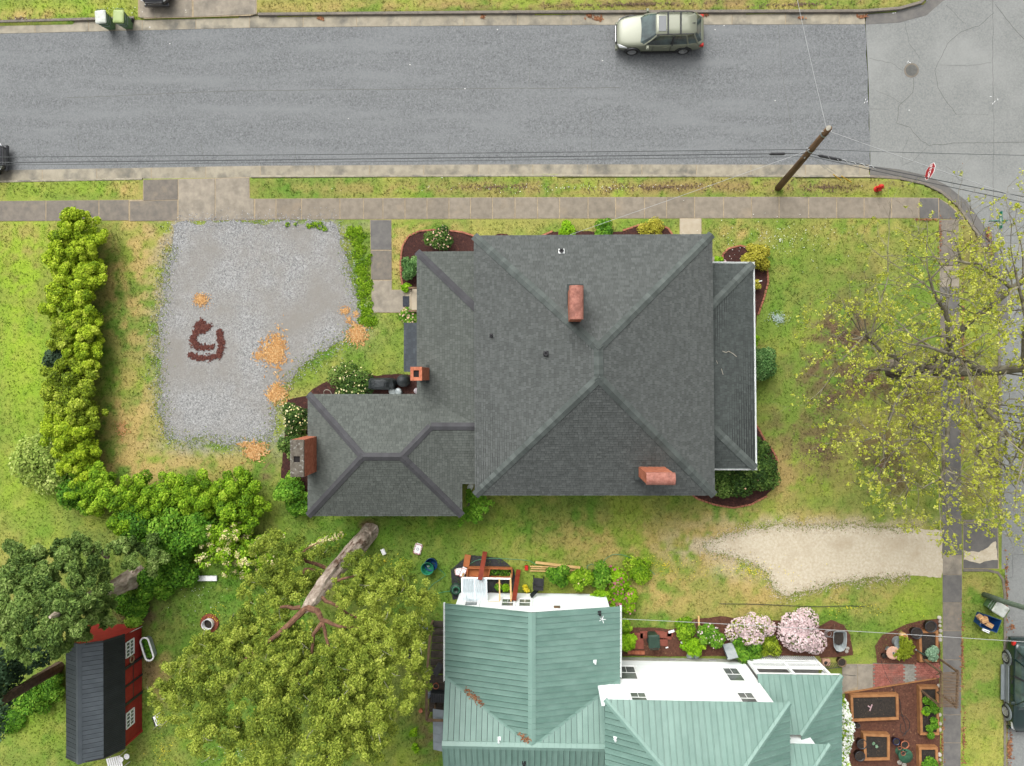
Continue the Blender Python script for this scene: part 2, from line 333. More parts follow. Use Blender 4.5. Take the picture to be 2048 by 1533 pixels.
# colour of the ground cover, zone by zone
BL = {'dry': [(270, 560, 70, 150, .8), (262, 850, 60, 110, .8), (310, 470, 70, 40, .8), (300, 930, 140, 40, .7), (440, 930, 100, 40, .5), (800, 500, 25, 60, .7), (1250, 1085, 180, 50, .55), (1420, 1090, 120, 60, .75),
              (1500, 1180, 100, 60, .6), (1590, 1035, 150, 25, .35), (1900, 960, 30, 40, .3), (1330, 1180, 80, 60, .6), (1480, 470, 60, 30, .55), (1700, 460, 120, 30, .35), (900, 375, 420, 14, .4), (1350, 375, 420, 16, .5),
              (250, 378, 40, 16, .6), (900, 10, 500, 12, .5), (1500, 10, 300, 12, .6), (690, 670, 60, 30, .3), (1560, 950, 40, 60, .7), (1470, 1030, 80, 14, .6), (1700, 1195, 90, 30, .45), (430, 1340, 60, 40, .35), (320, 1350, 40, 60, .5), (60, 480, 80, 40, .35), (60, 30, 90, 12, .6), (1960, 1400, 50, 120, .25), (1950, 1180, 40, 30, .4), (860, 455, 100, 12, .5), (1180, 1060, 120, 30, .4)],
      'lit': [(1690, 660, 60, 60, .8), (1640, 720, 55, 80, .7), (1720, 760, 90, 60, .75), (1640, 880, 90, 90, .5), (1760, 900, 80, 60, .55), (1790, 960, 60, 40, .55), (1820, 760, 60, 80, .6), (1560, 860, 40, 70, .35), (1960, 790, 40, 60, .5),
              (1400, 375, 500, 22, .25), (800, 375, 300, 18, .15), (735, 1054, 18, 14, .9), (1250, 8, 520, 9, .45), (1720, 560, 60, 50, .3), (1940, 520, 30, 60, .35), (1930, 1000, 20, 60, .3), (280, 1230, 60, 30, .6), (300, 1340, 30, 40, .5), (860, 1440, 30, 70, .6), (530, 935, 18, 25, .9), (60, 560, 60, 90, .25), (1965, 1380, 14, 14, .7)],
      'lush': [(220, 700, 30, 260, .8), (640, 690, 110, 70, .9), (720, 560, 35, 130, 1.), (720, 1060, 200, 60, .9), (820, 1140, 120, 60, .8), (500, 1180, 200, 160, .9), (1080, 1050, 120, 50, .7), (350, 1300, 160, 160, .7), (1330, 1240, 50, 50, .7), (1700, 1240, 120, 40, .5), (1960, 1220, 40, 60, .5), (900, 1260, 60, 160, .8), (120, 1400, 120, 80, .6), (1530, 540, 120, 120, .3), (430, 1450, 200, 100, .7), (870, 1450, 60, 90, .7), (1100, 1130, 100, 40, .5), (700, 380, 180, 14, .4)],
      'lime': [(50, 640, 70, 300, 1.), (60, 960, 90, 120, .6), (680, 640, 60, 40, .5), (130, 20, 160, 22, .6), (1840, 1220, 60, 60, .5), (1650, 1210, 80, 20, .4), (120, 378, 150, 16, .5), (80, 1450, 90, 60, .5), (1300, 1110, 100, 60, .3), (1600, 480, 150, 60, .2), (800, 455, 60, 20, .3), (1960, 1480, 60, 80, .3), (1640, 930, 60, 60, .3)],
      'grav': [(345, 620, 40, 200, .6), (560, 860, 30, 50, .5), (380, 470, 60, 40, .7), (400, 890, 80, 20, .6), (640, 452, 90, 12, .5), (700, 650, 40, 40, .4)],
      'sandy': [(1400, 1090, 70, 30, .6), (1480, 1130, 60, 30, .5), (1650, 1046, 220, 14, .5)]}
WB = {k: [(P(a, b).x, P(a, b).y, c/34.1, d/34.1, s) for a, b, c, d, s in v] for k, v in BL.items()}
def blob(k, x, y):
    r = np.zeros_like(x)
    for cx, cy, rx, ry, s in WB[k]: r = np.maximum(r, s*np.exp(-(((x-cx)/rx)**2+((y-cy)/ry)**2)))
    return r
def mixc(a, b, f): return a*(1-f[:, None])+np.array(b)[None, :]*f[:, None]
def ground_col(x, y):
    n1 = fbm(x, y, 2.6, 4, 11); n2 = fbm(x, y, .8, 4, 21); n3 = fbm(x, y, .45, 3, 31); n4 = fbm(x, y, 5., 3, 41)
    c = np.tile(np.array(ph(122, 146, 58)), (len(x), 1))
    c = mixc(c, ph(152, 168, 66), sst(.42, .62, n1)*.85)
    c = mixc(c, ph(94, 130, 46), sst(.48, .64, n2)*.5)
    c = mixc(c, ph(178, 164, 96), sst(.52, .68, fbm(x, y, 3.2, 4, 71))*.5)
    c = mixc(c, ph(96, 140, 44), sst(.5, .66, fbm(x, y, 2.8, 4, 81))*.6)
    lu = blob('lush', x, y); c = mixc(c, ph(88, 146, 34), np.clip(lu*sst(.2, .58, n2+.12), 0, 1)*.92)
    li = blob('lime', x, y); c = mixc(c, ph(160, 192, 46), np.clip(li*sst(.2, .55, n1*.6+n2*.4+.1), 0, 1)*.92)
    c = mixc(c, ph(180, 186, 84), sst(.6, .76, n3)*.25)
    d = blob('dry', x, y); c = mixc(c, ph(198, 172, 108), np.clip(sst(.34, .6, n2*.55+n3*.45)*(d*1.45+.12), 0, .92))
    l = blob('lit', x, y); c = mixc(c, ph(116, 92, 72), np.clip(sst(.38, .6, n3*.6+n2*.4)*(l*1.5+.04), 0, .94))
    s = blob('sandy', x, y); c = mixc(c, ph(204, 188, 158), np.clip(sst(.36, .58, n3)*s*1.6, 0, .95))
    g = blob('grav', x, y); c = mixc(c, ph(164, 164, 160), np.clip(sst(.38, .6, n3*.6+n2*.4)*g*1.4, 0, .95))
    return c
def set_col(me, c, dom='POINT'):
    a = me.attributes.new('col', 'FLOAT_COLOR', dom); a.data.foreach_set('color', np.hstack([c, np.ones((len(c), 1))]).astype(np.float32).ravel())
def build_lawn():
    x0, x1, y0, y1, st = -42, 44, -34, 33, .19
    nx, ny = int((x1-x0)/st), int((y1-y0)/st)
    X, Y = np.meshgrid(np.linspace(x0, x1, nx), np.linspace(y0, y1, ny), indexing='ij'); x = X.ravel(); y = Y.ravel()
    z = (fbm(x, y, 1.6, 2, 51)-.5)*.016-.006
    ir = inpoly(x, y, RW); deep = ir.copy()
    for dx, dy in ((.3, 0), (-.3, 0), (0, .3), (0, -.3), (.22, .22), (-.22, .22), (.22, -.22), (-.22, -.22)): deep &= inpoly(x+dx, y+dy, RW)
    z[ir] = -.14; z[deep] = -.4
    i = np.arange(nx*ny).reshape(nx, ny); q = np.stack([i[:-1, :-1], i[1:, :-1], i[1:, 1:], i[:-1, 1:]], -1).reshape(-1, 4)
    me = bpy.data.meshes.new('lawn'); me.vertices.add(len(x)); me.vertices.foreach_set('co', np.stack([x, y, z], 1).astype(np.float32).ravel())
    me.loops.add(q.size); me.loops.foreach_set('vertex_index', q.ravel().astype(np.int32)); me.polygons.add(len(q))
    me.polygons.foreach_set('loop_start', np.arange(0, q.size, 4, dtype=np.int32)); me.polygons.foreach_set('use_smooth', np.ones(len(q), bool)); me.update(calc_edges=True)
    set_col(me, ground_col(x, y)); me.materials.append(M_lawn)
    o = link(bpy.data.objects.new('lawn', me)); o['kind'] = 'structure'
    # the land beyond
    m2 = bpy.data.meshes.new('terrain'); e = 400
    m2.from_pydata([(-e, -e, -.42), (e, -e, -.42), (e, e, -.42), (-e, e, -.42)], [], [(0, 1, 2, 3)])
    set_col(m2, np.tile(np.array(ph(122, 140, 60)), (4, 1))); m2.materials.append(M_lawn); o2 = link(bpy.data.objects.new('terrain', m2)); o2['kind'] = 'structure'
build_lawn()
# roads
ZR = -.11
sheet('street', PP([(1733, 40), (1739, 160), (1741, 260), (1744, 356), (1820, 366), (1880, 388), (1912, 415), (1942, 458), (1968, 502), (1986, 560), (1994, 640), (1996, 1040), (1996, 1140), (2008, 1160), (2008, 2200), (3200, 2200), (3200, -400), (1880, -400), (1866, -40), (1845, 5), (1800, 20)]), ZR-.006, M_street)
asph = sheet('road', PP([(-700, 66), (0, 60), (510, 50), (1030, 44), (1731, 41), (1735, 80), (1734, 110), (1738, 150), (1737, 180), (1740, 215), (1739, 250), (1743, 280), (1741, 310), (1744, 336), (1030, 334), (510, 337), (0, 346), (-700, 350)]), ZR, M_asph)
def strip_obj(name, px, w, z, m, parent, jit=.0):
    pts = []; W_ = PP(px)
    for a, b in zip(W_, W_[1:]):
        n = max(1, int((b-a).length/.25))
        for i in range(n): pts.append(a.lerp(b, i/n)+Vector((random.uniform(-1, 1)*jit, random.uniform(-1, 1)*jit, 0)))
    pts.append(W_[-1]); l, r = ribbon_poly(pts, w); n = len(l)
    vs = [(p.x, p.y, z) for p in l]+[(p.x, p.y, z) for p in r]; fs = [(i, n+i, n+i+1, i+1) for i in range(n-1)]
    return obj_from(name, vs, fs, m, parent)
STREET = bpy.data.objects['street']
for px, w in (([(1989, -30), (1988, 120), (1990, 260), (1989, 420), (1992, 700), (1994, 1000)], .03), ([(1993, 8), (2015, 35), (2035, 60), (2052, 78)], .04), ([(1990, 25), (1960, 50), (1925, 62), (1898, 85), (1878, 125), (1872, 140), (1878, 175), (1905, 215), (1915, 228)], .035),
              ([(1830, 155), (1828, 185), (1800, 210), (1796, 245), (1822, 255), (1845, 280), (1860, 290), (1910, 286), (1990, 284), (2060, 282)], .04), ([(1812, 45), (1820, 85), (1842, 115)], .025), ([(1740, 115), (1785, 125), (1808, 140)], .022),
              ([(1755, 180), (1790, 196), (1808, 208)], .022), ([(1858, 292), (1830, 320), (1806, 330)], .022), ([(1895, 8), (1925, 40), (1935, 46)], .022), ([(1740, 217), (1780, 218)], .022), ([(1915, 228), (1980, 228)], .018), ([(1822, 270), (1808, 300), (1806, 328)], .02),
              ([(2028, 1110), (2028, 1155), (2012, 1160)], .035), ([(2028, 1110), (2060, 1110)], .035), ([(1885, 128), (1935, 130), (1985, 124)], .02)):
    strip_obj('crack', px, w*.75, ZR-.002, M_crack, STREET, .03)
for px, w in (([(130, 195), (420, 182), (520, 180), (700, 178), (1000, 176), (1240, 174)], .03), ([(400, 280), (405, 320)], .02), ([(1555, 20), (1565, 140), (1590, 290)], .02), ([(1060, 120), (1058, 170)], .02), ([(1180, 215), (1184, 300)], .02), ([(590, 290), (588, 328)], .02), ([(152, 262), (156, 300)], .02), ([(900, 270), (896, 300)], .02)):
    strip_obj('crack', px, w, ZR+.004, M_crack, asph, .02)
# painted survey marks on the street
mb = MB()
for x, y in ((1733, 198), (1736, 202), (1731, 204), (1984, 192), (1992, 202), (1998, 198), (1988, 206), (1818, 122), (1822, 124)):
    p = P(x, y); mb.box((p.x, p.y, ZR+.008), (.1, .02, .004), random.uniform(0, 3))
mb.build('survey_mark', M_signw, STREET)
# manhole
p = P(1823, 141, ZR); mh = thing('manhole_cover', 'round iron manhole cover set in the cracked pale street', 'manhole', (p.x, p.y, ZR-.01))
MB().lathe((p.x, p.y, ZR-.02), [(.42, 0), (.42, .022), (.34, .024), (.33, .016), (.0, .016)], 28).build('ring', M_concd, mh)
mb = MB(); mb.lathe((p.x, p.y, ZR-.012), [(.32, .016), (.0, .016)], 24)
for i in range(-3, 4):
    for j in range(-3, 4):
        if i*i+j*j < 11: mb.box((p.x+i*.085, p.y+j*.085, ZR+.008), (.05, .05, .012))
mb.build('cover_plate', M_crack, mh)
M_conc2 = mat('pavement_concrete', ph(137, 128, 114), ph(158, 147, 131), 3.0, .9, .25, 60, c3=ph(166, 150, 128), scale3=1.0, th3=(.56, .74), objr=.07)
# ---------------------------------------------- kerbs, gutters, pavements: slab by slab
def slab(poly, z0, z1, m, parent, name='slab', b=.012): return MB().prism(poly, z0, z1, b).build(name, m, parent)
def shrink(poly, g):
    c = sum(poly, Vector())/len(poly); return [p+(c-p).normalized()*g for p in poly]
def lin(tab, x):
    return float(np.interp(x, [t[0] for t in tab], [t[1] for t in tab]))
def slab_row(name, xs, top, bot, z0, z1, mats, bed, bedz, gap=.012):
    poly = PP([(x, lin(top, x)) for x in xs])+PP([(x, lin(bot, x)) for x in reversed(xs)])
    base = sheet(name, poly, bedz, bed)
    for a, b in zip(xs, xs[1:]):
        q = PP([(a, lin(top, a)), (b, lin(top, b)), (b, lin(bot, b)), (a, lin(bot, a))])
        slab(shrink(q, gap), z0, z1, random.choice(mats), base)
    return base
gx = [82+109.3*k for k in range(-8, 16)]+[1740]
slab_row('gutter', gx, [(-900, 352), (0, 340), (510, 331), (1030, 328), (1740, 329)], [(-900, 374), (0, 364), (510, 355), (1030, 353), (1740, 355)], -.3, -.098, [M_concg], M_joint, -.106)
gx2 = [-900+107.5*k for k in range(0, 25)]+[1732]; gx2 = sorted(x for x in gx2 if x <= 1732)
slab_row('gutter', gx2, [(-900, 57), (0, 43), (510, 30), (1030, 25), (1732, 23)], [(-900, 80), (0, 66), (510, 54), (1030, 49), (1732, 47)], -.3, -.097, [M_concg], M_joint, -.106)
def kerb(px, w, zt, m, name='kerb', seg=3.2, z0=-.3):
    W_ = PP(px); pts = []
    for a, b in zip(W_, W_[1:]):
        n = max(1, int((b-a).length/.4))
        pts += [a.lerp(b, i/n) for i in range(n)]
    pts.append(W_[-1]); base = None; k = int(seg/.4)
    l, r = ribbon_poly(pts, w)
    bl, br = ribbon_poly(pts, w*.8); n = len(pts)
    base = obj_from(name, [(q.x, q.y, zt-.03) for q in bl]+[(q.x, q.y, zt-.03) for q in br], [(i, n+i, n+i+1, i+1) for i in range(n-1)], M_joint, kind='structure')
    for i in range(0, n-1, k):
        j = min(n-1, i+k); mb = MB(); rings = []
        for t in range(i, j+1):
            e = .004 if t in (i, j) else 0
            dl = (r[t]-l[t]).normalized()*.02
            rings.append([Vector((l[t].x, l[t].y, z0)), Vector((r[t].x, r[t].y, z0)), Vector((r[t].x, r[t].y, zt-.02)), Vector((*(r[t]-dl).xy, zt)), Vector((*(l[t]+dl).xy, zt)), Vector((l[t].x, l[t].y, zt-.02))])
        if j > i: mb.loft(rings); mb.build('kerb_stone', m, base)
    return base
kerb([(-900, 376), (0, 363.5), (284, 358)], .13, .02, M_concg)
kerb([(502, 353.5), (1030, 351.5), (1740, 353)], .13, .02, M_concg)
kerb([(1740, 353), (1800, 357), (1850, 368), (1881, 383), (1916, 411), (1946, 454), (1974, 500), (1991, 560), (1998, 640), (2000, 800), (2000, 1020), (1996, 1032), (1980, 1040), (1926, 1043)], .15, .03, M_concd)
kerb([(1926, 1141), (1975, 1141), (1996, 1146), (2006, 1160), (2010, 1190), (2010, 1560), (2010, 1800)], .15, .03, M_concd)
kerb([(-900, 57), (0, 43.5), (268, 36)], .16, .04, M_concd)
kerb([(516, 29), (1030, 24.5), (1728, 22.5), (1800, 17), (1842, 5), (1866, -20)], .17, .05, M_concd)
# stained gutter round the corner
cp = PP([(1742, 342), (1800, 349), (1852, 361), (1888, 378), (1926, 408), (1957, 450), (1984, 498), (2002, 558), (2009, 640)])
l, r = ribbon_poly(cp, .62); obj_from('gutter', [(q.x, q.y, ZR+.002) for q in l]+[(q.x, q.y, ZR+.002) for q in r], [(i, len(l)+i, len(l)+i+1, i+1) for i in range(len(l)-1)], M_dark_conc, kind='structure')
cp = PP([(1734, 37), (1800, 33), (1850, 20), (1886, -12)])
l, r = ribbon_poly(cp, .6); obj_from('gutter', [(q.x, q.y, ZR+.002) for q in l]+[(q.x, q.y, ZR+.002) for q in r], [(i, len(l)+i, len(l)+i+1, i+1) for i in range(len(l)-1)], M_dark_conc, kind='structure')
# pavement along the road
T = [(-900, 410), (0, 402.5), (510, 398), (1030, 395), (1540, 394), (1880, 396)]; B = [(-900, 452), (0, 443), (510, 440), (1030, 438), (1540, 437), (1880, 437)]
xs = [-900+99*k for k in range(0, 10)]+[92, 198, 258]
slab_row('pavement', sorted(set(xs)), T, B, -.15, .02, [M_concd], M_joint, .010, .028)
slab_row('pavement', [510, 552, 603, 680, 727, 766, 810, 854, 898, 941, 985, 1030, 1075, 1119, 1176, 1231, 1289, 1333, 1389, 1447, 1503, 1558, 1617, 1673, 1728, 1783, 1838], T, B, -.15, .02, [M_conc2], M_joint, .010, .028)
cpv = sheet('pavement', PP([(1838, 396), (1876, 396), (1900, 410), (1922, 430), (1930, 440), (1917, 440), (1838, 437)]), .008, M_joint)
slab(PP([(1839, 397), (1876, 397), (1877, 437), (1839, 437)]), -.15, .02, M_dark_conc, cpv)
slab(PP([(1878, 398), (1898, 411), (1920, 431), (1928, 439), (1878, 438)]), -.15, .021, M_dark_conc, cpv)
# pavement along the side street
ys = [440, 492, 533, 574, 630, 686, 742, 798, 854, 910, 966, 1014, 1037, 1111, 1150, 1206, 1262, 1320, 1376, 1430, 1486, 1540, 1600, 1660]
vb = sheet('pavement', PP([(1878, 440), (1917, 440), (1924, 1140), (1920, 1660), (1886, 1660), (1885, 1140)]), .008, M_joint)
vl = [(440, 1878), (1140, 1885), (1660, 1887)]; vr = [(440, 1917), (1140, 1924), (1660, 1920)]
for a, b in zip(ys, ys[1:]):
    slab(shrink(PP([(lin(vl, a), a), (lin(vr, a), a), (lin(vr, b), b), (lin(vl, b), b)]), .012), -.15, .02, random.choice([M_dark_conc, M_concd, M_dark_conc]) if a not in (1111, 533) else M_conc, vb)
# drive aprons
dv = sheet('driveway', PP([(258, 400), (286, 400), (286, 360), (499, 355), (500, 398), (510, 398), (510, 441), (258, 443)]), .006, M_joint)
for q, m in ((((287, 360), (356, 359), (356, 400), (287, 402)), M_concd), (((357, 359), (430, 357.5), (430, 441), (357, 441)), M_conc), (((431, 357.5), (498, 356), (499, 397), (508, 398), (508, 440), (431, 441)), M_conc), (((260, 403), (355, 401), (355, 441), (260, 443)), M_concd)):
    slab(shrink(PP(q), .01), -.15, .02, m, dv)
dn = sheet('driveway', PP([(276, -200), (512, -200), (514, 28), (500, 32), (290, 38), (276, 34)]), .006, M_joint)
for q in (((277, -90), (382, -90), (384, 34), (280, 36)), ((386, -90), (511, -90), (512, 29), (388, 34)), ((277, -198), (511, -198), (511, -92), (277, -92))): slab(PP(q), -.15, .02, M_conc, dn)
dr = sheet('driveway', PP([(1926, 1046), (1996, 1046), (1998, 1138), (1926, 1138)]), .0, M_joint)
slab(PP([(1927, 1047), (1995, 1047), (1996, 1137), (1927, 1137)]), -.2, .012, M_dark_conc, dr)
# gravel lot, sand drive, paths
sheet('gravel_lot', PP(GRAVPX), .014, M_gravel, step=.12, amp=.34, seed=3)
sheet('sand_drive', PP(SANDPX), .012, M_sand, step=.12, amp=.22, seed=5)
sheet('sand_drive', PP([(1926, 1100), (1960, 1106), (1990, 1085), (1997, 1120), (1960, 1128), (1926, 1120)]), .018, M_sand, step=.12, amp=.18, seed=6)
gp = sheet('path', PP([(740, 440), (783, 440), (784, 580), (840, 580), (840, 626), (744, 626)]), .016, M_joint)
for q, m in ((((741, 441), (782, 441), (783, 500), (742, 500)), M_dark_conc), (((742, 502), (783, 502), (783, 560), (743, 560)), M_concd), (((743, 562), (783, 562), (783, 581), (836, 581), (836, 625), (744, 625)), M_conc)): slab(PP(q), -.1, .03, m, gp, b=.006)
g2 = sheet('path', PP([(1359, 437), (1403, 437), (1403, 500), (1359, 500)]), .016, M_joint)
slab(PP([(1360, 438), (1402, 438), (1402, 472), (1360, 472)]), -.1, .03, mat('pale_concrete', ph(186, 172, 148), ph(198, 186, 164), 3, .9, .15, 60), g2, b=.006)
slab(PP([(1360, 473), (1402, 473), (1402, 500), (1360, 500)]), -.1, .03, MATS['pale_concrete'], g2, b=.006)
sheet('path', PP([(1424, 514), (1442, 514), (1442, 545), (1424, 545)]), .02, M_conc)
# mulch beds
def bed(px, m=M_mulch, z=.03, seed=0, amp=.05): return sheet('mulch_bed', PP(px), z, m, step=.15, amp=amp, seed=seed)
BEDS = [[(948, 474), (930, 468), (905, 464), (872, 462), (838, 465), (818, 475), (807, 494), (803, 525), (804, 552), (808, 575), (814, 588), (850, 588), (870, 560), (960, 560), (960, 480)],
        [(1075, 474), (1105, 464), (1150, 462), (1215, 466), (1250, 462), (1280, 452), (1315, 450), (1338, 460), (1345, 474), (1345, 510), (1075, 510)],
        [(975, 478), (995, 468), (1015, 470), (1025, 480), (1025, 500), (975, 500)],
        [(1446, 545), (1446, 512), (1456, 500), (1480, 494), (1502, 500), (1522, 516), (1532, 540), (1534, 565), (1526, 595), (1514, 630), (1508, 680), (1508, 760), (1490, 760), (1480, 545)],
        [(1500, 840), (1516, 862), (1528, 884), (1545, 905), (1556, 940), (1550, 972), (1530, 992), (1500, 1008), (1466, 1014), (1430, 1008), (1395, 996), (1380, 985), (1380, 960), (1480, 930), (1480, 840)],
        [(606, 800), (625, 778), (655, 762), (690, 746), (725, 745), (755, 752), (790, 748), (836, 752), (836, 800), (700, 830), (630, 830)],
        [(575, 800), (616, 792), (640, 800), (640, 1030), (585, 1030), (562, 960)],
        [(1240, 1256), (1300, 1254), (1345, 1258), (1380, 1240), (1440, 1232), (1500, 1240), (1600, 1240), (1640, 1252), (1640, 1312), (1240, 1312)],
        [(1640, 1252), (1662, 1240), (1685, 1248), (1700, 1270), (1705, 1310), (1640, 1316)]]
for i, b_ in enumerate(BEDS): bed(b_, seed=i, z=.03+.004*i, m=M_mulch if i < 7 else M_gmulch)
bed([(1752, 1316), (1750, 1290), (1765, 1270), (1790, 1258), (1820, 1246), (1850, 1240), (1878, 1236), (1880, 1330), (1754, 1326)], M_gmulch, .03, 21)
bed([(1690, 1388), (1760, 1375), (1878, 1356), (1882, 1640), (1680, 1640)], M_gmulch, .03, 22, .02)
# brick edging along the beds
def edging(px, label):
    W_ = PP(px); mb = MB(); pts = []
    for a, b in zip(W_, W_[1:]):
        n = max(1, round((b-a).length/.2)); pts += [(a.lerp(b, (i+.5)/n), math.atan2(b.y-a.y, b.x-a.x)) for i in range(n)]
    for p_, an in pts: mb.bbox((p_.x, p_.y, .035+random.uniform(-.012, .012)), (.185, .1, .09), .012, an+random.uniform(-.12, .12))
    p0 = W_[len(W_)//2]; o = mb.build('brick_edging', M_edgebrick, origin=(p0.x, p0.y, 0)); tag(o, label, 'edging', 'brick edging of the mulch beds')
edging([(948, 473), (925, 465), (900, 462), (870, 460), (838, 463), (817, 473), (805, 493), (801, 525), (802, 552), (807, 578)], 'weathered brick edging round the dark mulch bed by the concrete path')
edging([(1075, 476), (1105, 463)], 'short brick edging peeping out under the eave by small green shrubs')
edging([(1245, 462), (1280, 450), (1310, 448), (1336, 457), (1346, 472)], 'brick edging of mulch bed next to the pale concrete slab')
edging([(1446, 530), (1445, 510), (1456, 498), (1480, 492), (1504, 498), (1524, 514), (1534, 538), (1536, 565), (1528, 595), (1516, 630)], 'curved brick edging of mulch bed at the porch corner with yellow-green shrub')
edging([(1504, 838), (1518, 860), (1530, 882), (1547, 904), (1556, 925)], 'wavy brick edging beside the porch gutter above the big camellia')
edging([(1534, 992), (1502, 1009), (1466, 1016), (1430, 1010), (1395, 998), (1378, 986)], 'brick edging arc below the big camellia at the house corner')
# ---------------------------------------------- grass: blades standing in tufts over the lawn
EXCL = [[(p.x, p.y) for p in PP(q)] for q in (GRAVPX, SANDPX, [(740, 436), (784, 436), (784, 580), (840, 580), (840, 628), (742, 628)], [(-900, 398), (1876, 393), (1925, 440), (1880, 440), (-900, 452)], [(1877, 400), (1919, 440), (1926, 1140), (1922, 1700), (1884, 1700), (1884, 1140)],
        [(284, 352), (503, 352), (512, 445), (256, 445)], [(272, -250), (516, -250), (516, 36), (272, 36)], [(1358, 430), (1404, 430), (1404, 500), (1358, 500)], [(1922, 1042), (2005, 1042), (2005, 1140), (1922, 1140)], [(945, 470), (1425, 470), (1425, 525), (1506, 525), (1506, 935), (1425, 990), (950, 990), (950, 968), (924, 968), (924, 1030), (616, 1030), (616, 790), (836, 790), (836, 505), (945, 505)],
        [(900, 1190), (1235, 1190), (1235, 1310), (1490, 1310), (1680, 1312), (1880, 1320), (1880, 1700), (880, 1700)], [(130, 1250), (283, 1250), (283, 1480), (130, 1480)])]+[[(p.x, p.y) for p in PP(q)] for q in BEDS]
def build_grass(n=150000):
    x = rng.uniform(-33, 33, n); y = rng.uniform(-24, 24, n)
    bad = inpoly(x, y, RW)
    edge = rng.random(n) < .06
    for e in EXCL: bad |= (inpoly(x, y, e) & ~(edge & False))
    bl = np.clip(blob('lit', x, y)*.7+blob('grav', x, y)*.8+blob('sandy', x, y), 0, .9); bad |= rng.random(n) < bl
    x = x[~bad]; y = y[~bad]; n = len(x); c = ground_col(x, y)*rng.uniform(.75, 1.3, (n, 1))*np.array([[1.0, 1.06, .95]])
    h = rng.uniform(.025, .085, n)*(1+blob('lush', x, y)*.7); vs = np.zeros((n, 3, 3, 3), np.float32)   # 3 blades of 3 verts
    for k in range(3):
        a = rng.uniform(0, 2*np.pi, n); bx = x+rng.normal(0, .03, n); by = y+rng.normal(0, .03, n); w = rng.uniform(.012, .03, n)
        ln = rng.uniform(.4, 1.3, n)*h; d = a+rng.uniform(.9, 2.2, n)
        vs[:, k, 0] = np.stack([bx-np.cos(a)*w, by-np.sin(a)*w, np.full(n, -.01)], 1); vs[:, k, 1] = np.stack([bx+np.cos(a)*w, by+np.sin(a)*w, np.full(n, -.01)], 1)
        vs[:, k, 2] = np.stack([bx+np.cos(d)*ln, by+np.sin(d)*ln, h], 1)
    v = vs.reshape(-1, 3); nf = len(v)//3; me = bpy.data.meshes.new('grass'); me.vertices.add(len(v)); me.vertices.foreach_set('co', v.ravel())
    me.loops.add(len(v)); me.loops.foreach_set('vertex_index', np.arange(len(v), dtype=np.int32)); me.polygons.add(nf); me.polygons.foreach_set('loop_start', np.arange(0, len(v), 3, dtype=np.int32)); me.update(calc_edges=True)
    set_col(me, np.repeat(c, 9, 0)); me.materials.append(M_tuft); o = link(bpy.data.objects.new('grass', me)); o['kind'] = 'stuff'; tag(o, 'short mottled grass covering the yards and verges', 'grass')
build_grass()
def flecks(name, blobs, n, size, m, label=None, cat=None, z=.03, kind='stuff', elong=1.6, origin=None):
    """small flat chips scattered about px blobs (cx, cy, rx, ry)"""
    per = [b[2]*b[3] for b in blobs]; tot = sum(per); V = []; F = []
    for b, w in zip(blobs, per):
        k = max(3, int(n*w/tot)); c = P(b[0], b[1]); rx, ry = b[2]/34.1, b[3]/34.1
        for _ in range(k):
            a = random.uniform(0, 6.28); t = abs(random.gauss(0, .55)); x = c.x+math.cos(a)*rx*t; y = c.y+math.sin(a)*ry*t
            s = size*random.uniform(.5, 1.3); an = random.uniform(0, 6.28); zz = (b[4] if len(b) > 4 else z)+random.uniform(0, .03)
            u = Vector((math.cos(an), math.sin(an), random.uniform(-.3, .3)))*s*elong/2; v_ = Vector((-math.sin(an), math.cos(an), random.uniform(-.3, .3)))*s/2; q = Vector((x, y, zz)); i = len(V)
            V += [q-u, q+v_, q+u, q-v_]; F.append((i, i+1, i+2, i+3))
    c0 = P(blobs[0][0], blobs[0][1]); o = obj_from(name, V, F, m, origin=(c0.x, c0.y, 0))
    a = o.data.attributes.new('tint', 'FLOAT', 'FACE'); a.data.foreach_set('value', rng.random(len(F)).astype(np.float32))
    return tag(o, label, cat, kind=kind)
flecks('pine_straw', [(545, 705, 26, 26), (520, 712, 14, 9), (556, 700, 18, 40)], 1500, .06, M_straw, 'orange pine straw spilt on the open gravel', 'straw', elong=4)
flecks('pine_straw', [(556, 785, 20, 20), (548, 792, 14, 16)], 800, .06, M_straw, 'orange pine straw where gravel meets grass above the grey wing', 'straw', elong=4)
flecks('pine_straw', [(512, 898, 26, 14), (508, 908, 16, 16), (490, 888, 14, 5)], 1000, .06, M_straw, 'orange pine straw at the end of the gravel lot', 'straw', elong=4)
flecks('pine_straw', [(714, 668, 18, 22)], 1100, .055, M_straw, 'tan pine straw heap lying on bright green grass', 'straw', elong=4)
flecks('pine_straw', [(403, 600, 15, 13)], 900, .05, M_straw, 'small round tan straw spot above the mulch smear', 'straw', elong=2)
flecks('pine_straw', [(690, 622, 11, 8), (698, 640, 6, 8), (712, 628, 6, 6)], 500, .05, M_straw, 'thin straw specks where the gravel narrows by the grass', 'straw', elong=2)
flecks('pine_straw', [(244, 858, 14, 18)], 400, .05, M_straw, 'faint straw patch on the dry lawn beside the hedge', 'straw', elong=2)
g = []
for a, b in (((396, 650), (408, 660)), ((408, 660), (420, 652)), ((396, 655), (386, 680)), ((386, 680), (396, 695)), ((396, 695), (432, 694)), ((440, 664), (444, 690)), ((444, 690), (438, 712)), ((438, 712), (400, 718)), ((400, 718), (378, 708)), ((405, 645), (400, 668))):
    for t in (0, .25, .5, .75): g.append((a[0]*(1-t)+b[0]*t, a[1]*(1-t)+b[1]*t, 7, 6))
flecks('mulch_residue', g, 2600, .085, M_chips, 'reddish brown mulch smear left in a curl on gravel', 'mulch', elong=2)
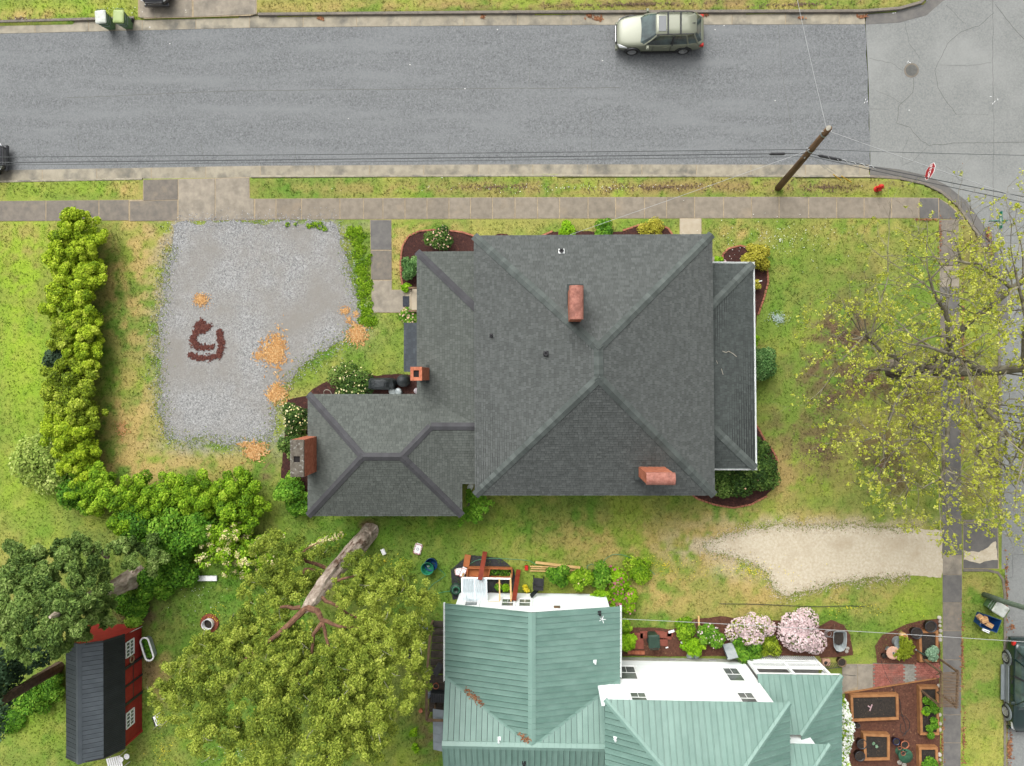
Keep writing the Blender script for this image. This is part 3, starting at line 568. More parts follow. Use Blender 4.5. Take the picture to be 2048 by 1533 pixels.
flecks('leaf_litter', [(1180, 30, 8, 5, -.08), (1196, 36, 12, 5, -.08), (1725, 32, 10, 4, -.08), (1602, 34, 8, 2, -.08), (1412, 28, 7, 4, -.08), (966, 32, 6, 4, -.08), (640, 36, 8, 4, -.08)], 420, .09, M_litter, 'dead leaves gathered in the gutter of the road', 'leaves')
flecks('leaf_litter', [(1978, 470, 6, 20, -.06), (1983, 500, 5, 20, -.06), (2014, 1200, 5, 80, -.08), (2016, 1380, 5, 90, -.08), (2026, 1256, 6, 8, -.08), (2020, 1500, 8, 40, -.08)], 1000, .08, M_litter, 'dead leaves blown along the side street kerb', 'leaves')
flecks('leaf_litter', [(1880, 470, 4, 50), (1924, 700, 4, 200), (1924, 1300, 4, 120), (1926, 1480, 5, 60), (1850, 440, 40, 4), (1884, 1480, 4, 60)], 800, .07, M_litter, 'dead leaves along the edges of the side pavement', 'leaves')
flecks('leaf_litter', [(1690, 680, 70, 80), (1660, 800, 60, 60), (1740, 760, 70, 50), (1640, 900, 70, 60), (1760, 930, 60, 50)], 2600, .06, M_litter2, 'brown leaf litter lying thickly below the maple', 'leaves')
flecks('leaf_litter', [(1330, 375, 250, 12), (1650, 375, 120, 12), (980, 375, 140, 10)], 900, .06, M_litter2, 'brown leaf bits in the verge grass by the utility pole', 'leaves')
flecks('leaf_litter', [(1260, 10, 260, 6), (1600, 10, 130, 6), (40, 38, 60, 5)], 600, .06, M_litter2, 'brown leaf bits in the verge above the road', 'leaves')
def edge_scatter(name, px, n, spread, size, m, label, cat, closed=True, z=.02):
    """loose pieces strewn across the edge of a sheet"""
    W_ = PP(px); seg = list(zip(W_, W_[1:]+(W_[:1] if closed else []))); ln = np.array([(b-a).length for a, b in seg]); k = rng.choice(len(seg), n, p=ln/ln.sum()); V = []; F = []
    for i in k:
        a, b = seg[i]; p = a.lerp(b, random.random()); d = (b-a).normalized(); nn = Vector((-d.y, d.x, 0)); p = p+nn*random.gauss(0, spread)
        s_ = size*random.uniform(.5, 1.3); an = random.uniform(0, 6.28); u = Vector((math.cos(an), math.sin(an), random.uniform(-.4, .4)))*s_*.6; v = Vector((-math.sin(an), math.cos(an), random.uniform(-.4, .4)))*s_*.45; q = Vector((p.x, p.y, z+random.uniform(0, .025))); j = len(V); V += [q-u, q+v, q+u, q-v]; F.append((j, j+1, j+2, j+3))
    o = obj_from(name, V, F, m, origin=tuple(W_[0])); a = o.data.attributes.new('tint', 'FLOAT', 'FACE'); a.data.foreach_set('value', rng.random(len(F)).astype(np.float32)); return tag(o, label, cat, kind='stuff')
M_gstone = mat('loose_gravel', ph(150, 150, 150), tint=[ph(112, 114, 116), ph(160, 162, 164), ph(206, 208, 210)], rough=.9); M_sgrain = mat('loose_sand', ph(200, 186, 160), tint=[ph(180, 162, 132), ph(202, 188, 162), ph(220, 210, 190)], rough=.95)
M_gblade = mat('stray_grass', ph(130, 150, 60), tint=[ph(104, 132, 48), ph(138, 158, 64), ph(176, 176, 92)], rough=.9, trans=.2)
edge_scatter('loose_gravel', GRAVPX, 5200, .3, .055, M_gstone, 'loose grey stones strewn into the grass round gravel lot', 'gravel'); edge_scatter('stray_grass', GRAVPX[5:], 3600, .28, .055, M_gblade, 'stray grass growing through the edge of the gravel', 'grass', closed=False, z=.03)
edge_scatter('loose_sand', SANDPX[3:], 4200, .22, .055, M_sgrain, 'loose sand strewn into the grass round the sandy drive', 'sand', closed=False); edge_scatter('stray_grass', SANDPX[3:], 1300, .14, .055, M_gblade, 'stray grass growing into the edge of sandy drive', 'grass', closed=False, z=.03)
flecks('marking_paint', [(1552, 634, 16, 12, .05), (1560, 640, 14, 10, .05)], 420, .045, mat('faded_marking_paint', ph(170, 190, 180), tint=[ph(160, 184, 172), ph(190, 204, 196)], rough=.9), 'faint pale spray-paint patch on the lawn by the porch', 'paint', elong=1.2)
M_speck = mat('pale_litter', (.7, .7, .68), tint=[ph(200, 200, 196), ph(240, 240, 236)], rough=.9)
V = []; F = []
for x, y in ((995, 60), (930, 178), (697, 238), (1205, 122), (1550, 202), (1818, 221), (2026, 378), (1448, 52), (1430, 60), (820, 130), (300, 55), (340, 88), (1790, 26), (1786, 27)):
    q = P(x, y, ZR); j = len(V); a = random.uniform(0, 3); V += [(q.x+math.cos(a+k*1.57)*.05, q.y+math.sin(a+k*1.57)*.04, ZR+.02) for k in range(4)]; F.append((j, j+1, j+2, j+3))
o = obj_from('litter', V, F, M_speck, origin=(0, 10, ZR)); a = o.data.attributes.new('tint', 'FLOAT', 'FACE'); a.data.foreach_set('value', rng.random(len(F)).astype(np.float32)); tag(o, 'white paper specks scattered over the roads', 'litter', kind='stuff')
# ================================================= HOUSES
def clip_rect(poly, u0, u1, v0, v1):
    def cl(ps, ax, val, keep_gt):
        out = []
        for a, b in zip(ps, ps[1:]+ps[:1]):
            ia = (a[ax] >= val) if keep_gt else (a[ax] <= val); ib = (b[ax] >= val) if keep_gt else (b[ax] <= val)
            if ia: out.append(a)
            if ia != ib:
                t = (val-a[ax])/(b[ax]-a[ax]); out.append((a[0]+(b[0]-a[0])*t, a[1]+(b[1]-a[1])*t))
        return out
    for ax, val, g in ((0, u0, True), (0, u1, False), (1, v0, True), (1, v1, False)):
        if len(poly) < 3: return []
        poly = cl(poly, ax, val, g)
    o = []
    for p in poly:
        if not o or abs(p[0]-o[-1][0])+abs(p[1]-o[-1][1]) > 1e-5: o.append(p)
    if len(o) > 2 and abs(o[0][0]-o[-1][0])+abs(o[0][1]-o[-1][1]) < 1e-5: o.pop()
    if len(o) < 3: return []
    ar = abs(sum(a[0]*b[1]-b[0]*a[1] for a, b in zip(o, o[1:]+o[:1])))/2
    return o if ar > 1e-4 else []
class Face:
    """planar roof or wall face with u along the eave and v up the slope"""
    def __init__(s, pts, eave=None):
        s.p = [Vector(p) for p in pts]; n = Vector()
        for a, b in zip(s.p, s.p[1:]+s.p[:1]): n += a.cross(b)
        s.n = n.normalized(); 
        if s.n.z < 0 or (abs(s.n.z) < 1e-3 and False): s.n = -s.n
        s.o = s.p[0]
        up = Vector((0, 0, 1)); s.u = (Vector(eave).normalized() if eave is not None else up.cross(s.n).normalized()); s.v = s.n.cross(s.u).normalized()
        if s.v.z < 0: s.v = -s.v
        s.poly = [((q-s.o).dot(s.u), (q-s.o).dot(s.v)) for q in s.p]
    def at(s, u, v, h=0.): return s.o+s.u*u+s.v*v+s.n*h
    def z(s, x, y): return s.o.z-((x-s.o.x)*s.n.x+(y-s.o.y)*s.n.y)/s.n.z
    def rng(s): us = [q[0] for q in s.poly]; vs = [q[1] for q in s.poly]; return min(us), max(us), min(vs), max(vs)
def add_piece(mb, face, poly, hf, base=-.004):
    """prism piece over a uv polygon; hf(u, v) gives its height over the face"""
    ar = sum(a[0]*b[1]-b[0]*a[1] for a, b in zip(poly, poly[1:]+poly[:1])); fl = (ar < 0) != (face.u.cross(face.v).dot(face.n) < 0)
    if fl: poly = poly[::-1]
    n = len(poly); vs = [face.at(u, v, hf(u, v)) for u, v in poly]+[face.at(u, v, base) for u, v in poly]
    mb.add(vs, [tuple(range(n))]+[(i, n+i, n+(i+1) % n, (i+1) % n) for i in range(n)])
def shingle(mb, face, ex=.145, w=.24):
    u0, u1, v0, v1 = face.rng(); v = v0; k = 0
    while v < v1:
        u = u0-random.uniform(0, w)
        while u < u1:
            ww = w*random.uniform(.55, 1.15); q = clip_rect(face.poly, u+.005, u+ww-.005, v, v+ex-.017); lift = random.uniform(.016, .032)  # strip left bare above each course: dark deck stands in for shadow lines
            if q: add_piece(mb, face, q, lambda a, b, v=v, lift=lift: lift*(1-(b-v)/ex)+.002)
            u += ww
        v += ex; k += 1
def cap_line(mb, a, b, fa, fb, w=.17, step=.2, lift=.03):
    """folded cap pieces along a hip or ridge between faces fa and fb"""
    a, b = Vector(a), Vector(b); d = Vector((b.x-a.x, b.y-a.y, 0)).normalized(); n = Vector((-d.y, d.x, 0)); L = (b-a).length; k = max(1, int(L/step))
    if fa.z(*(a.lerp(b, .5)+n*.3).xy) > fb.z(*(a.lerp(b, .5)+n*.3).xy): fa, fb = fb, fa
    for i in range(k):
        r = []
        for t, l in ((i/k, lift+.012), ((i+1)/k+.01, lift-.004)):
            c = a.lerp(b, t); p = c+n*w; q = c-n*w; c = c+Vector((0, 0, l+.012)); p.z = fa.z(p.x, p.y)+l; q.z = fb.z(q.x, q.y)+l; r.append((p, c, q))
        (p0, c0, q0), (p1, c1, q1) = r
        dn = Vector((0, 0, -.035)); V = [p0, c0, q0, p1, c1, q1, p0+dn, q0+dn, p1+dn, q1+dn, c0+dn]
        mb.add(V, [(0, 1, 4, 3), (1, 2, 5, 4), (0, 3, 8, 6), (5, 2, 7, 9), (1, 0, 6, 10), (2, 1, 10, 7)])
def Z(px, py, z): return P(px, py, z)
# ---------------------------------------------- the grey-roofed house
o0 = P(1190, 740, 0); house = thing('house', 'house with dark grey-green shingled hip roof and low rear wing', 'house', (o0.x, o0.y, 0))
EM, RM = 4.25, 7.9
TL, TR, BR, BLc = Z(948, 472, EM), Z(1424, 469, EM), Z(1429, 991, EM), Z(950, 991, EM)
r1, r2 = Z(1197, 696, RM), Z(1198, 757, RM)
FN = Face([TL, TR, r1]); FS = Face([BLc, BR, r2]); FW = Face([TL, r1, r2, BLc]); FE = Face([TR, r1, r2, BR])
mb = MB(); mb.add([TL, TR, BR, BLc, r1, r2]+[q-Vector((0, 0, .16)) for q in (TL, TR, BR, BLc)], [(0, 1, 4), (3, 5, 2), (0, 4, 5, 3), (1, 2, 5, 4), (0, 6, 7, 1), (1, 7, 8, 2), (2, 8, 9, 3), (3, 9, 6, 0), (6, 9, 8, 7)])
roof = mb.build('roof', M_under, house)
mb = MB()
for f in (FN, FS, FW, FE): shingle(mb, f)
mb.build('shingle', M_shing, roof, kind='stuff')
mb = MB()
for a, b, fa, fb in ((TL, r1, FN, FW), (TR, r1, FN, FE), (BLc, r2, FS, FW), (BR, r2, FS, FE), (r1, r2, FW, FE)): cap_line(mb, a, b, fa, fb, .22, .2, .05)
mb.build('hip_cap', M_cap, roof, kind='stuff')
def wallbox(poly, z0, z1, name='wall', parent=None, m=M_white): return MB().prism([(p.x, p.y) for p in poly], z0, z1).build(name, m, parent)
def inset(a, b, c, d, i):
    x0, x1 = sorted((a.x, c.x)); y0, y1 = sorted((a.y, c.y)); return [Vector((x0+i, y0+i, 0)), Vector((x1-i, y0+i, 0)), Vector((x1-i, y1-i, 0)), Vector((x0+i, y1-i, 0))]
wallbox(inset(TL, TR, BR, BLc, .55), 0, EM-.12, parent=house)
# low rear wing
EW, RWz = 3.0, 4.9
a_, b_, c_, d_ = Z(616, 789, EW), Z(834, 789, EW), Z(924, 1032, EW), Z(616, 1032, EW); w1, w2 = Z(725, 914, RWz), Z(803, 914, RWz)
FWN = Face([a_, b_, w2, w1]); FWS = Face([d_, c_, w2, w1]); FWW = Face([a_, w1, d_]); FWE = Face([c_, w2, Z(924, 968, EW)])
wz = 3.96; k1, k2 = Z(862, 853, wz), Z(965, 850.5, wz); k1.z = FWN.z(k1.x, k1.y); k2.z = k1.z; k2.y = k1.y
e1 = Z(924, 968, EW); e2 = Z(962, 968, EW); FWC = Face([k1, k2, Vector((k2.x, e1.y, EW)), Vector((e1.x, e1.y, EW))])
# west addition
g1, g2_ = Z(834, 504, EW), Z(834, 789, EW); hp = Z(962, 627, 4.0); FAW = Face([g1, g2_, Vector((hp.x, hp.y, 4.0))]); 
FAN = Face([g1, Vector((hp.x, g1.y, EW)), Vector((hp.x, hp.y, 4.0))])
vx = hp.x; vy = k1.y
# valley end: where west slope and wing's north slope meet at x = vx
for t in np.linspace(0, 1, 400):
    y = g2_.y+(k1.y-g2_.y)*t
    if FWN.z(vx, y) >= FAW.z(vx, y): vy = y; break
ve = Vector((vx, vy, FAW.z(vx, vy)))
FWN = Face([a_, b_, ve, k2, k1, w2, w1]); FWE = Face([w2, c_, e1, k1]); FAW = Face([g1, hp, ve, g2_])
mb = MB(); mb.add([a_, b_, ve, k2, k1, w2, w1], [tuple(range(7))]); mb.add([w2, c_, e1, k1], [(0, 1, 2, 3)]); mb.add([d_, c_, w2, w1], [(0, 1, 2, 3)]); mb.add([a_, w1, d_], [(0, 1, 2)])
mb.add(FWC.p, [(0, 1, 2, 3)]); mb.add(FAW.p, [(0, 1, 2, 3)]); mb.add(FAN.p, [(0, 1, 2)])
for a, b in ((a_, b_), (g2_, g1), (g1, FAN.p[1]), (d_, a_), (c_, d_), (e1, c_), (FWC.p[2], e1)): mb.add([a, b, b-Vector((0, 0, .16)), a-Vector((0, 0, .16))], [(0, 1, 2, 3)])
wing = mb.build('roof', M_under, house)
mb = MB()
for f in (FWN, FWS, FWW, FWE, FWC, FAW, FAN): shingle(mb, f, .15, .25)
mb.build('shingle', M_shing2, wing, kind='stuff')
mb = MB()
for a, b, fa, fb in ((a_, w1, FWN, FWW), (d_, w1, FWS, FWW), (c_, w2, FWS, FWE), (w1, w2, FWN, FWS), (k1, w2, FWN, FWE), (k1, k2, FWN, FWC), (g1, hp, FAN, FAW)): cap_line(mb, a, b, fa, fb, .2, .3, .05)
mb.build('hip_cap', M_capp, wing, kind='stuff')
wallbox(inset(a_, b_, c_, d_, .45), 0, EW-.1, parent=house)
wallbox([Vector((g1.x+.45, g1.y-.45, 0)), Vector((vx, g1.y-.45, 0)), Vector((vx, k1.y-.6, 0)), Vector((g1.x+.45, k1.y-.6, 0))], 0.002, EW-.09, parent=house)
wallbox([Vector((e1.x-1, k1.y, 0)), Vector((vx, k1.y, 0)), Vector((vx, e1.y+.3, 0)), Vector((e1.x-1, e1.y+.3, 0))], .004, EW-.08, parent=house)
# lean-to strip of slate-coloured roofing beside the addition
l0 = [Z(808, 646, 2.55), Z(836, 646, 2.9), Z(836, 744, 2.9), Z(808, 744, 2.55)]; FL = Face([l0[0], l0[1], l0[2], l0[3]])
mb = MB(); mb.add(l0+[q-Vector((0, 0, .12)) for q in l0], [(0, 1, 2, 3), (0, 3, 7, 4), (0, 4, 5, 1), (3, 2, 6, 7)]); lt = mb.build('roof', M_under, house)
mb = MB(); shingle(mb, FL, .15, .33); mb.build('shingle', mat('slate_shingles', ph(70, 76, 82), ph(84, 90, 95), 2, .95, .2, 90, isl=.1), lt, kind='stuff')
wallbox([Vector((l0[0].x+.2, l0[0].y-.15, 0)), Vector((l0[1].x+.3, l0[0].y-.15, 0)), Vector((l0[1].x+.3, l0[2].y+.15, 0)), Vector((l0[0].x+.2, l0[2].y+.15, 0))], 0.006, 2.5, parent=house)
# east porch
p1, p2, p3, p4 = Z(1410, 527, 3.05), Z(1506, 528, 3.05), Z(1511, 937, 3.05), Z(1410, 937, 3.05)
q1, q2 = Z(1424, 612, 4.1), Z(1428, 853, 4.1); q1.x = q2.x = min(q1.x, q2.x)-.3; q1.y -= .3; q2.y += .3; q1.z = q2.z = 4.05
FPE = Face([p2, p3, Vector((q2.x, q2.y, 4.05)), Vector((q1.x, q1.y, 4.05))]); FPN = Face([p1, p2, q1]); FPS = Face([p4, p3, q2])
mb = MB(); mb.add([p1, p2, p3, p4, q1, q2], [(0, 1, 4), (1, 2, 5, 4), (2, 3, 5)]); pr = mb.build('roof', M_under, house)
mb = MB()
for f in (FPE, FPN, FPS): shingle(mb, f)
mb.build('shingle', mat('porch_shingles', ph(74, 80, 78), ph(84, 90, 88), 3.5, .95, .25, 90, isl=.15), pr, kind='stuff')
mb = MB(); cap_line(mb, p2, q1, FPN, FPE, .21, .2, .05); cap_line(mb, p3, q2, FPS, FPE, .21, .2, .05); mb.build('hip_cap', M_cap, pr, kind='stuff')
def gutter(parent, a, b, out, name='roof_gutter', zz=-.06):
    a, b, out = Vector(a), Vector(b), Vector(out); pr_ = [(0, 0), (.0, -.09), (.03, -.11), (.08, -.11), (.10, -.07), (.10, .012), (.088, .012), (.085, -.06), (.07, -.095), (.035, -.095), (.012, -.08), (.012, 0)]
    MB().loft([[c+out*x+Vector((0, 0, y+zz)) for x, y in pr_] for c in (a, b)]).build(name, M_white, parent)
gutter(house, p2, p3, (1, 0, 0)); gutter(house, p1+Vector((.4, 0, 0)), p2+Vector((.12, 0, 0)), (0, 1, 0)); gutter(house, p4+Vector((.45, 0, 0)), p3+Vector((.12, 0, 0)), (0, -1, 0))
MB().prism([(p1.x, p1.y-.3), (p2.x-.3, p2.y-.3), (p3.x-.3, p3.y+.3), (p4.x, p4.y+.3)], .1, .5).build('porch_floor', M_wood, house)
for i in range(6):
    y = p2.y-.5+(p3.y-p2.y+1)*i/5; MB().box((p2.x-.45, y, 1.75), (.22, .22, 2.5)).build('porch_post', M_white, house)
# twigs fallen on the porch roof
for px, r in (([(1443, 703), (1450, 706), (1456, 703), (1466, 708), (1474, 714)], .022), ([(1429, 722), (1432, 728)], .016), ([(1440, 738), (1444, 750)], .016)):
    pts = [P(x, y, 3.5) for x, y in px]
    for q in pts: q.z = FPE.z(q.x, q.y)+.035
    o = MB().tube(pts, r, 5).build('twig', M_twig, origin=tuple(pts[0]))
    tag(o, {3: 'x'}.get(9, ['long wiggly bare twig lying on the grey porch roof', 'tiny pale twig lying on the porch roof by the main eave', 'short olive twig lying on the porch roof'][0 if len(px) == 5 else (1 if px[0][0] < 1435 else 2)]), 'twig')
# chimneys
def bricks_wall(mb, c, d, z0, z1, bw=.21, bh=.075):
    """running-bond bricks round a rectangular stack"""
    z = z0; row = 0; x, y = d[0]/2, d[1]/2
    while z < z1-.01:
        for ax, L, off in ((0, d[0], y), (1, d[1], x)):
            for sg in (-1, 1):
                t = -L/2-(bw/2 if row % 2 else 0)
                while t < L/2-.02:
                    a, b = max(t, -L/2), min(t+bw-.012, L/2)
                    if b-a > .03:
                        m_ = (a+b)/2; cc = (c[0]+m_, c[1]+sg*(off-.02), z+bh/2) if ax == 0 else (c[0]+sg*(off-.02), c[1]+m_, z+bh/2)
                        mb.box(cc, ((b-a), .05, bh-.012) if ax == 0 else (.05, b-a, bh-.012))
                    t += bw
        z += bh; row += 1
def chimney(c, d, z0, z1, kind, parent=house):
    o = MB().box((c.x, c.y, (z0+z1)/2), (d[0]-.03, d[1]-.03, z1-z0)).build('chimney', M_mortar, parent)
    mb = MB(); bricks_wall(mb, (c.x, c.y), d, z0, z1); mb.build('brick', M_brick, o, kind='stuff')
    fl = MB().box((c.x, c.y, z0+.42), (d[0]+.14, d[1]+.14, .05)); 
    return o
def barrel(c, d, z1, parent):
    """half-round metal cap on a stack, axis along the long side"""
    along_y = d[1] > d[0]; L = max(d)+.06; Rr = min(d)/2+.05; rings = []
    for e in (-1, 1):
        ring = []
        for k in range(13):
            t = math.pi*k/12; a = math.cos(t)*Rr; h = math.sin(t)*Rr*.75+.02
            ring.append(Vector((c.x+(a if along_y else e*L/2), c.y+(e*L/2 if along_y else a), z1+h)))
        ring += [Vector((q.x, q.y, q.z-.03)) for q in reversed(ring)]
        rings.append(ring)
    MB().loft(rings).build('cap', M_cover, parent)
c = P(1153, 605, 8.9); ch = chimney(c, (.56, 1.48), 5.4, 8.7, 0); barrel(c, (.56, 1.48), 8.71, ch)
c = P(1322, 959, 7.8); ch = chimney(c, (1.3, .5), 4.5, 7.6, 0); barrel(c, (1.3, .5), 7.61, ch)
# low flashing round the stacks
for (x, y, sx, sy) in ((1148, 609, .8, 1.75), (1298, 942, 1.55, .8)):
    q = P(x, y, 5.6 if x < 1200 else 4.8); f = FN if x < 1200 else FS; q.z = f.z(q.x, q.y)
    MB().box((q.x, q.y, q.z+.06), (sx, sy, .12), M=None).build('flashing', mat('lead_flashing', ph(60, 68, 66), None, 3, .7) if 'lead_flashing' not in MATS else MATS['lead_flashing'], house)
c = P(595, 917, 5.3); c.z = 0; ch = MB().box((c.x, c.y, 2.65), (.66, 1.86, 5.3)).build('chimney', M_mortar, house)
mb = MB(); bricks_wall(mb, (c.x, c.y), (.70, 1.9), .0, 5.3); mb.build('brick', M_brick, ch, kind='stuff')
t_ = MB()
for x0, x1, y0, y1 in ((-.36, .36, -.96, -.2), (-.36, .36, .1, .96), (-.36, -.17, -.2, .1), (.15, .36, -.2, .1)): t_.bbox((c.x+(x0+x1)/2, c.y+(y0+y1)/2, 5.34), (x1-x0, y1-y0, .1), .02)
t_.build('crown', M_chtop, ch); MB().box((c.x-.01, c.y-.05, 5.302), (.32, .3, .02)).build('flue', M_dark, ch)
c = P(833, 748, 5.5); c.z = 0; ch = MB().box((c.x, c.y, 2.75), (.52, .6, 5.5)).build('chimney', M_mortar, house)
mb = MB(); bricks_wall(mb, (c.x, c.y), (.58, .66), 2., 5.5); mb.build('brick', M_brick, ch, kind='stuff')
mb = MB()
for x, y, sx, sy in ((-.22, 0, .16, .7), (.22, 0, .16, .7), (0, -.26, .28, .18), (0, .26, .28, .18)): mb.bbox((c.x+x, c.y+y, 5.54), (sx, sy, .1), .01)
mb.build('crown', M_brick, ch); MB().box((c.x, c.y, 5.505), (.28, .34, .02)).build('flue', M_dark, ch)
q = P(857, 748, 3.2); MB().box((q.x-.05, q.y, FAW.z(q.x, q.y)+.04), (.18, .98, .08)).build('flashing', MATS['lead_flashing'], house)
# pipe vents
def vent(px, py, f, parent, plate, m, h=.3, r=.06, pm=None):
    q = P(px, py, 5.); q = P(px, py, f.z(q.x, q.y)); z = f.z(q.x, q.y)
    o = MB().add([f.at((q-f.o).dot(f.u)+a*plate, (q-f.o).dot(f.v)+b*plate, .03) for a, b in ((-1, -1), (1, -1), (1, 1), (-1, 1))]+[f.at((q-f.o).dot(f.u)+a*plate, (q-f.o).dot(f.v)+b*plate, 0) for a, b in ((-1, -1), (1, -1), (1, 1), (-1, 1))],
             [(0, 1, 2, 3), (0, 4, 5, 1), (1, 5, 6, 2), (2, 6, 7, 3), (3, 7, 4, 0)]).build('roof_vent', pm or m, parent)
    MB().lathe((q.x, q.y, z), [(r*1.5, 0), (r*1.2, .06), (r, .08), (r, h), (r*.7, h), (r*.7, h-.1), (0, h-.1)], 12).build('pipe', m, o)
vent(1123, 503, FN, house, .15, M_black, .2, .1, M_white); vent(983, 672, FW, house, .11, M_black, .3, .06); vent(1092, 708, FW, house, .14, M_black, .22, .1)
# side steps with rails and mat
sx = P(815, 600); mb = MB()
st = thing('side_steps', 'concrete side steps with short weathered wood rails at the path end', 'steps', (sx.x, sx.y, 0))
for i, (x0, x1, z) in enumerate(((812, 826, .18), (826, 850, .36))): MB().prism([(p.x, p.y) for p in PP([(x0, 580), (x1, 580), (x1, 624), (x0, 624)])], .031, z, .015).build('step', MATS['pale_concrete'], st)
for y in (576, 622):
    a, b = P(818, y, .9), P(842, y, 1.0); board(MB(), a, b, .1, .06).build('rail', M_wood, st)
    for q in (a, b): MB().box((q.x, q.y, .45), (.1, .1, .88)).build('rail_post', M_wood, st)
p = P(814, 604); MB().bbox((p.x-.02, p.y, .20), (.38, .62, .03), .008).build('door_mat', mat('mat_rubber', ph(52, 56, 66), ph(66, 70, 80), 8, .9, .3, 30), origin=(p.x, p.y, .18)); tag(bpy.data.objects['door_mat'], 'dark rubber door mat on the concrete side step', 'mat')
# ---------------------------------------------- the green metal-roofed house
o0 = P(1200, 1450, 0); gh = thing('farmhouse', 'white clapboard house with sea green standing seam metal roofs', 'house', (o0.x, o0.y, 0))
def metal(face, parent, w=.3, m=M_green, along=None, deck=True):
    """standing-seam panels, one object each"""
    base = obj_from('roof', [q-face.n*.02 for q in face.p], [tuple(range(len(face.p)))], M_under, parent)
    u0, u1, v0, v1 = face.rng(); n = max(1, round((u1-u0)/w)); w = (u1-u0)/n
    for i in range(n):
        a = u0+i*w; q = clip_rect(face.poly, a+.002, a+w-.018, v0-1, v1+1)
        if not q: continue
        mb = MB(); add_piece(mb, face, q, lambda u, v: .012, -.015)
        for lo, hi, h in ((a+.002, a+.036, .065), (a+w*.5-.012, a+w*.5+.012, .02)):
            s_ = clip_rect(face.poly, lo, hi, v0-1, v1+1)
            if s_: add_piece(mb, face, s_, lambda u, v: h, 0)
        mb.build('panel', m, base)
    return base
def ridge_trim(a, b, fa, fb, parent, w=.16, m=M_greenrib):
    mb = MB(); cap_line(mb, a, b, fa, fb, w, 99, .055); mb.build('ridge_trim', m, parent)
EA, RA = 3.4, 4.6
yA = P(890, 1207, EA).y; xl = P(890, 1207, EA).x; xr = P(1240, 1212, EA).x; yb = P(888, 1352, EA).y; yr = P(1062, 1494, RA).y; xm = (xl+xr)/2
A1, A2, A3 = Vector((xl, yA, EA)), Vector((xr, yA-.05, EA)), Vector((xm, yA-.02, RA)); RB = Vector((xm, yr, RA)); V1 = Vector((xl, yb, EA)); V2 = Vector((xr, yb, EA))
FA1 = Face([A1, A3, RB, V1]); FA2 = Face([A3, A2, V2, RB])
xC0 = P(1210, 1400, 5.8).x
RL, RR = Vector((xl, yr, RA)), Vector((xr, yr, RA)); FB1 = Face([V1, RB, RL]); FB2 = Face([V2, RR, RB])
SL, SR = Vector((xl, yr-4, RA-1.6)), Vector((xr, yr-4, RA-1.6)); FBS = Face([RL, RR, SR, SL])
for f in (FA1, FA2, FB1, FB2): metal(f, gh)
metal(FBS, gh, m=M_green)
ridge_trim(A3, RB+Vector((0, .2, 0)), FA1, FA2, gh, .2); ridge_trim(RL, RR, FB1, FBS, gh, .2)
# valley flashings
for v in (V1, V2):
    q = v.lerp(RB, 1); dn = (RB-v).normalized(); sd_ = Vector((-dn.y, dn.x, 0)).normalized()
    MB().add([v+sd_*.07+Vector((0, 0, .05)), v-sd_*.07+Vector((0, 0, .05)), RB-sd_*.07+Vector((0, 0, .05)), RB+sd_*.07+Vector((0, 0, .05))], [(0, 1, 2, 3)]).build('valley_flashing', M_greenrib, gh)
gutter(gh, A1, V1+Vector((0, -.35, 0)), (-1, 0, 0)); gutter(gh, A2, V2, (1, 0, 0))
def siding(x0, x1, y, z0, z1, parent, top=None, ex=.115, name='wall', ny=1):
    """north-facing clapboard wall; top(x) limits the height"""
    zt = (lambda x: z1) if top is None else top
    n = 24; xs_ = [x0+(x1-x0)*i/n for i in range(n+1)]
    base = obj_from(name, [(x, y-.12*ny, z0) for x in xs_]+[(x, y-.12*ny, zt(x)) for x in xs_], [(i, i+1, n+2+i, n+1+i) for i in range(n)], M_white, parent)
    mb = MB(); z = z0
    while z < z1:
        a, b = x0, x1
        if top is not None:
            ok = [x for x in np.linspace(x0, x1, 120) if top(x) > z+ex*.6]
            if not ok: break
            a, b = ok[0], ok[-1]
        zz = min(z+ex, z1)
        mb.add([(a, y, z), (b, y, z), (b, y-.016*ny, zz), (a, y-.016*ny, zz), (a, y-.1*ny, z), (b, y-.1*ny, z), (a, y-.1*ny, zz), (b, y-.1*ny, zz)], [(0, 1, 2, 3), (4, 5, 1, 0), (0, 3, 6, 4), (1, 5, 7, 2)]); z += ex
    mb.build('siding', M_siding, base, kind='stuff'); return base
def window(x0, x1, z0, z1, y, parent, cols=2):
    """sash window in a north-facing wall"""
    w = MB(); t = .11
    for c_, d_ in ((((x0+x1)/2, z1+t/2), (x1-x0+2*t, t)), (((x0+x1)/2, z0-t/2), (x1-x0+2*t+.08, t)), ((x0-t/2, (z0+z1)/2), (t, z1-z0)), ((x1+t/2, (z0+z1)/2), (t, z1-z0))): w.box((c_[0], y+.015, c_[1]), (d_[0], .07, d_[1]))
    o = w.build('window', M_white, parent)
    zm = (z0+z1)/2; g = MB()
    for a, b, yy, cols in ((z0, zm, y+.008, 2), (zm, z1, y+.016, 1)):
        for i in range(cols):
            xa = x0+(x1-x0)*i/cols+.008; xb = x0+(x1-x0)*(i+1)/cols-.008
            MB().add([(xa, yy, a+.01), (xb, yy, a+.01), (xb, yy, b-.01), (xa, yy, b-.01)], [(0, 1, 2, 3)]).build('pane', M_glass, o)
    s = MB(); s.box(((x0+x1)/2, y+.012, zm), (x1-x0, .035, .04)); 
    for zz in (z0+.02, z1-.02): s.box(((x0+x1)/2, y+.012, zz), (x1-x0, .035, .05))
    s.box(((x0+x1)/2, y+.012, (z0+zm)/2), (.02, .034, zm-z0-.05))
    for x in (x0+.01, x1-.01): s.box((x, y+.012, zm), (.03, .034, z1-z0-.09))
    s.build('sash', M_white, o)
yw = yA-.42; xa0, xa1 = xl+.45, xr-.45
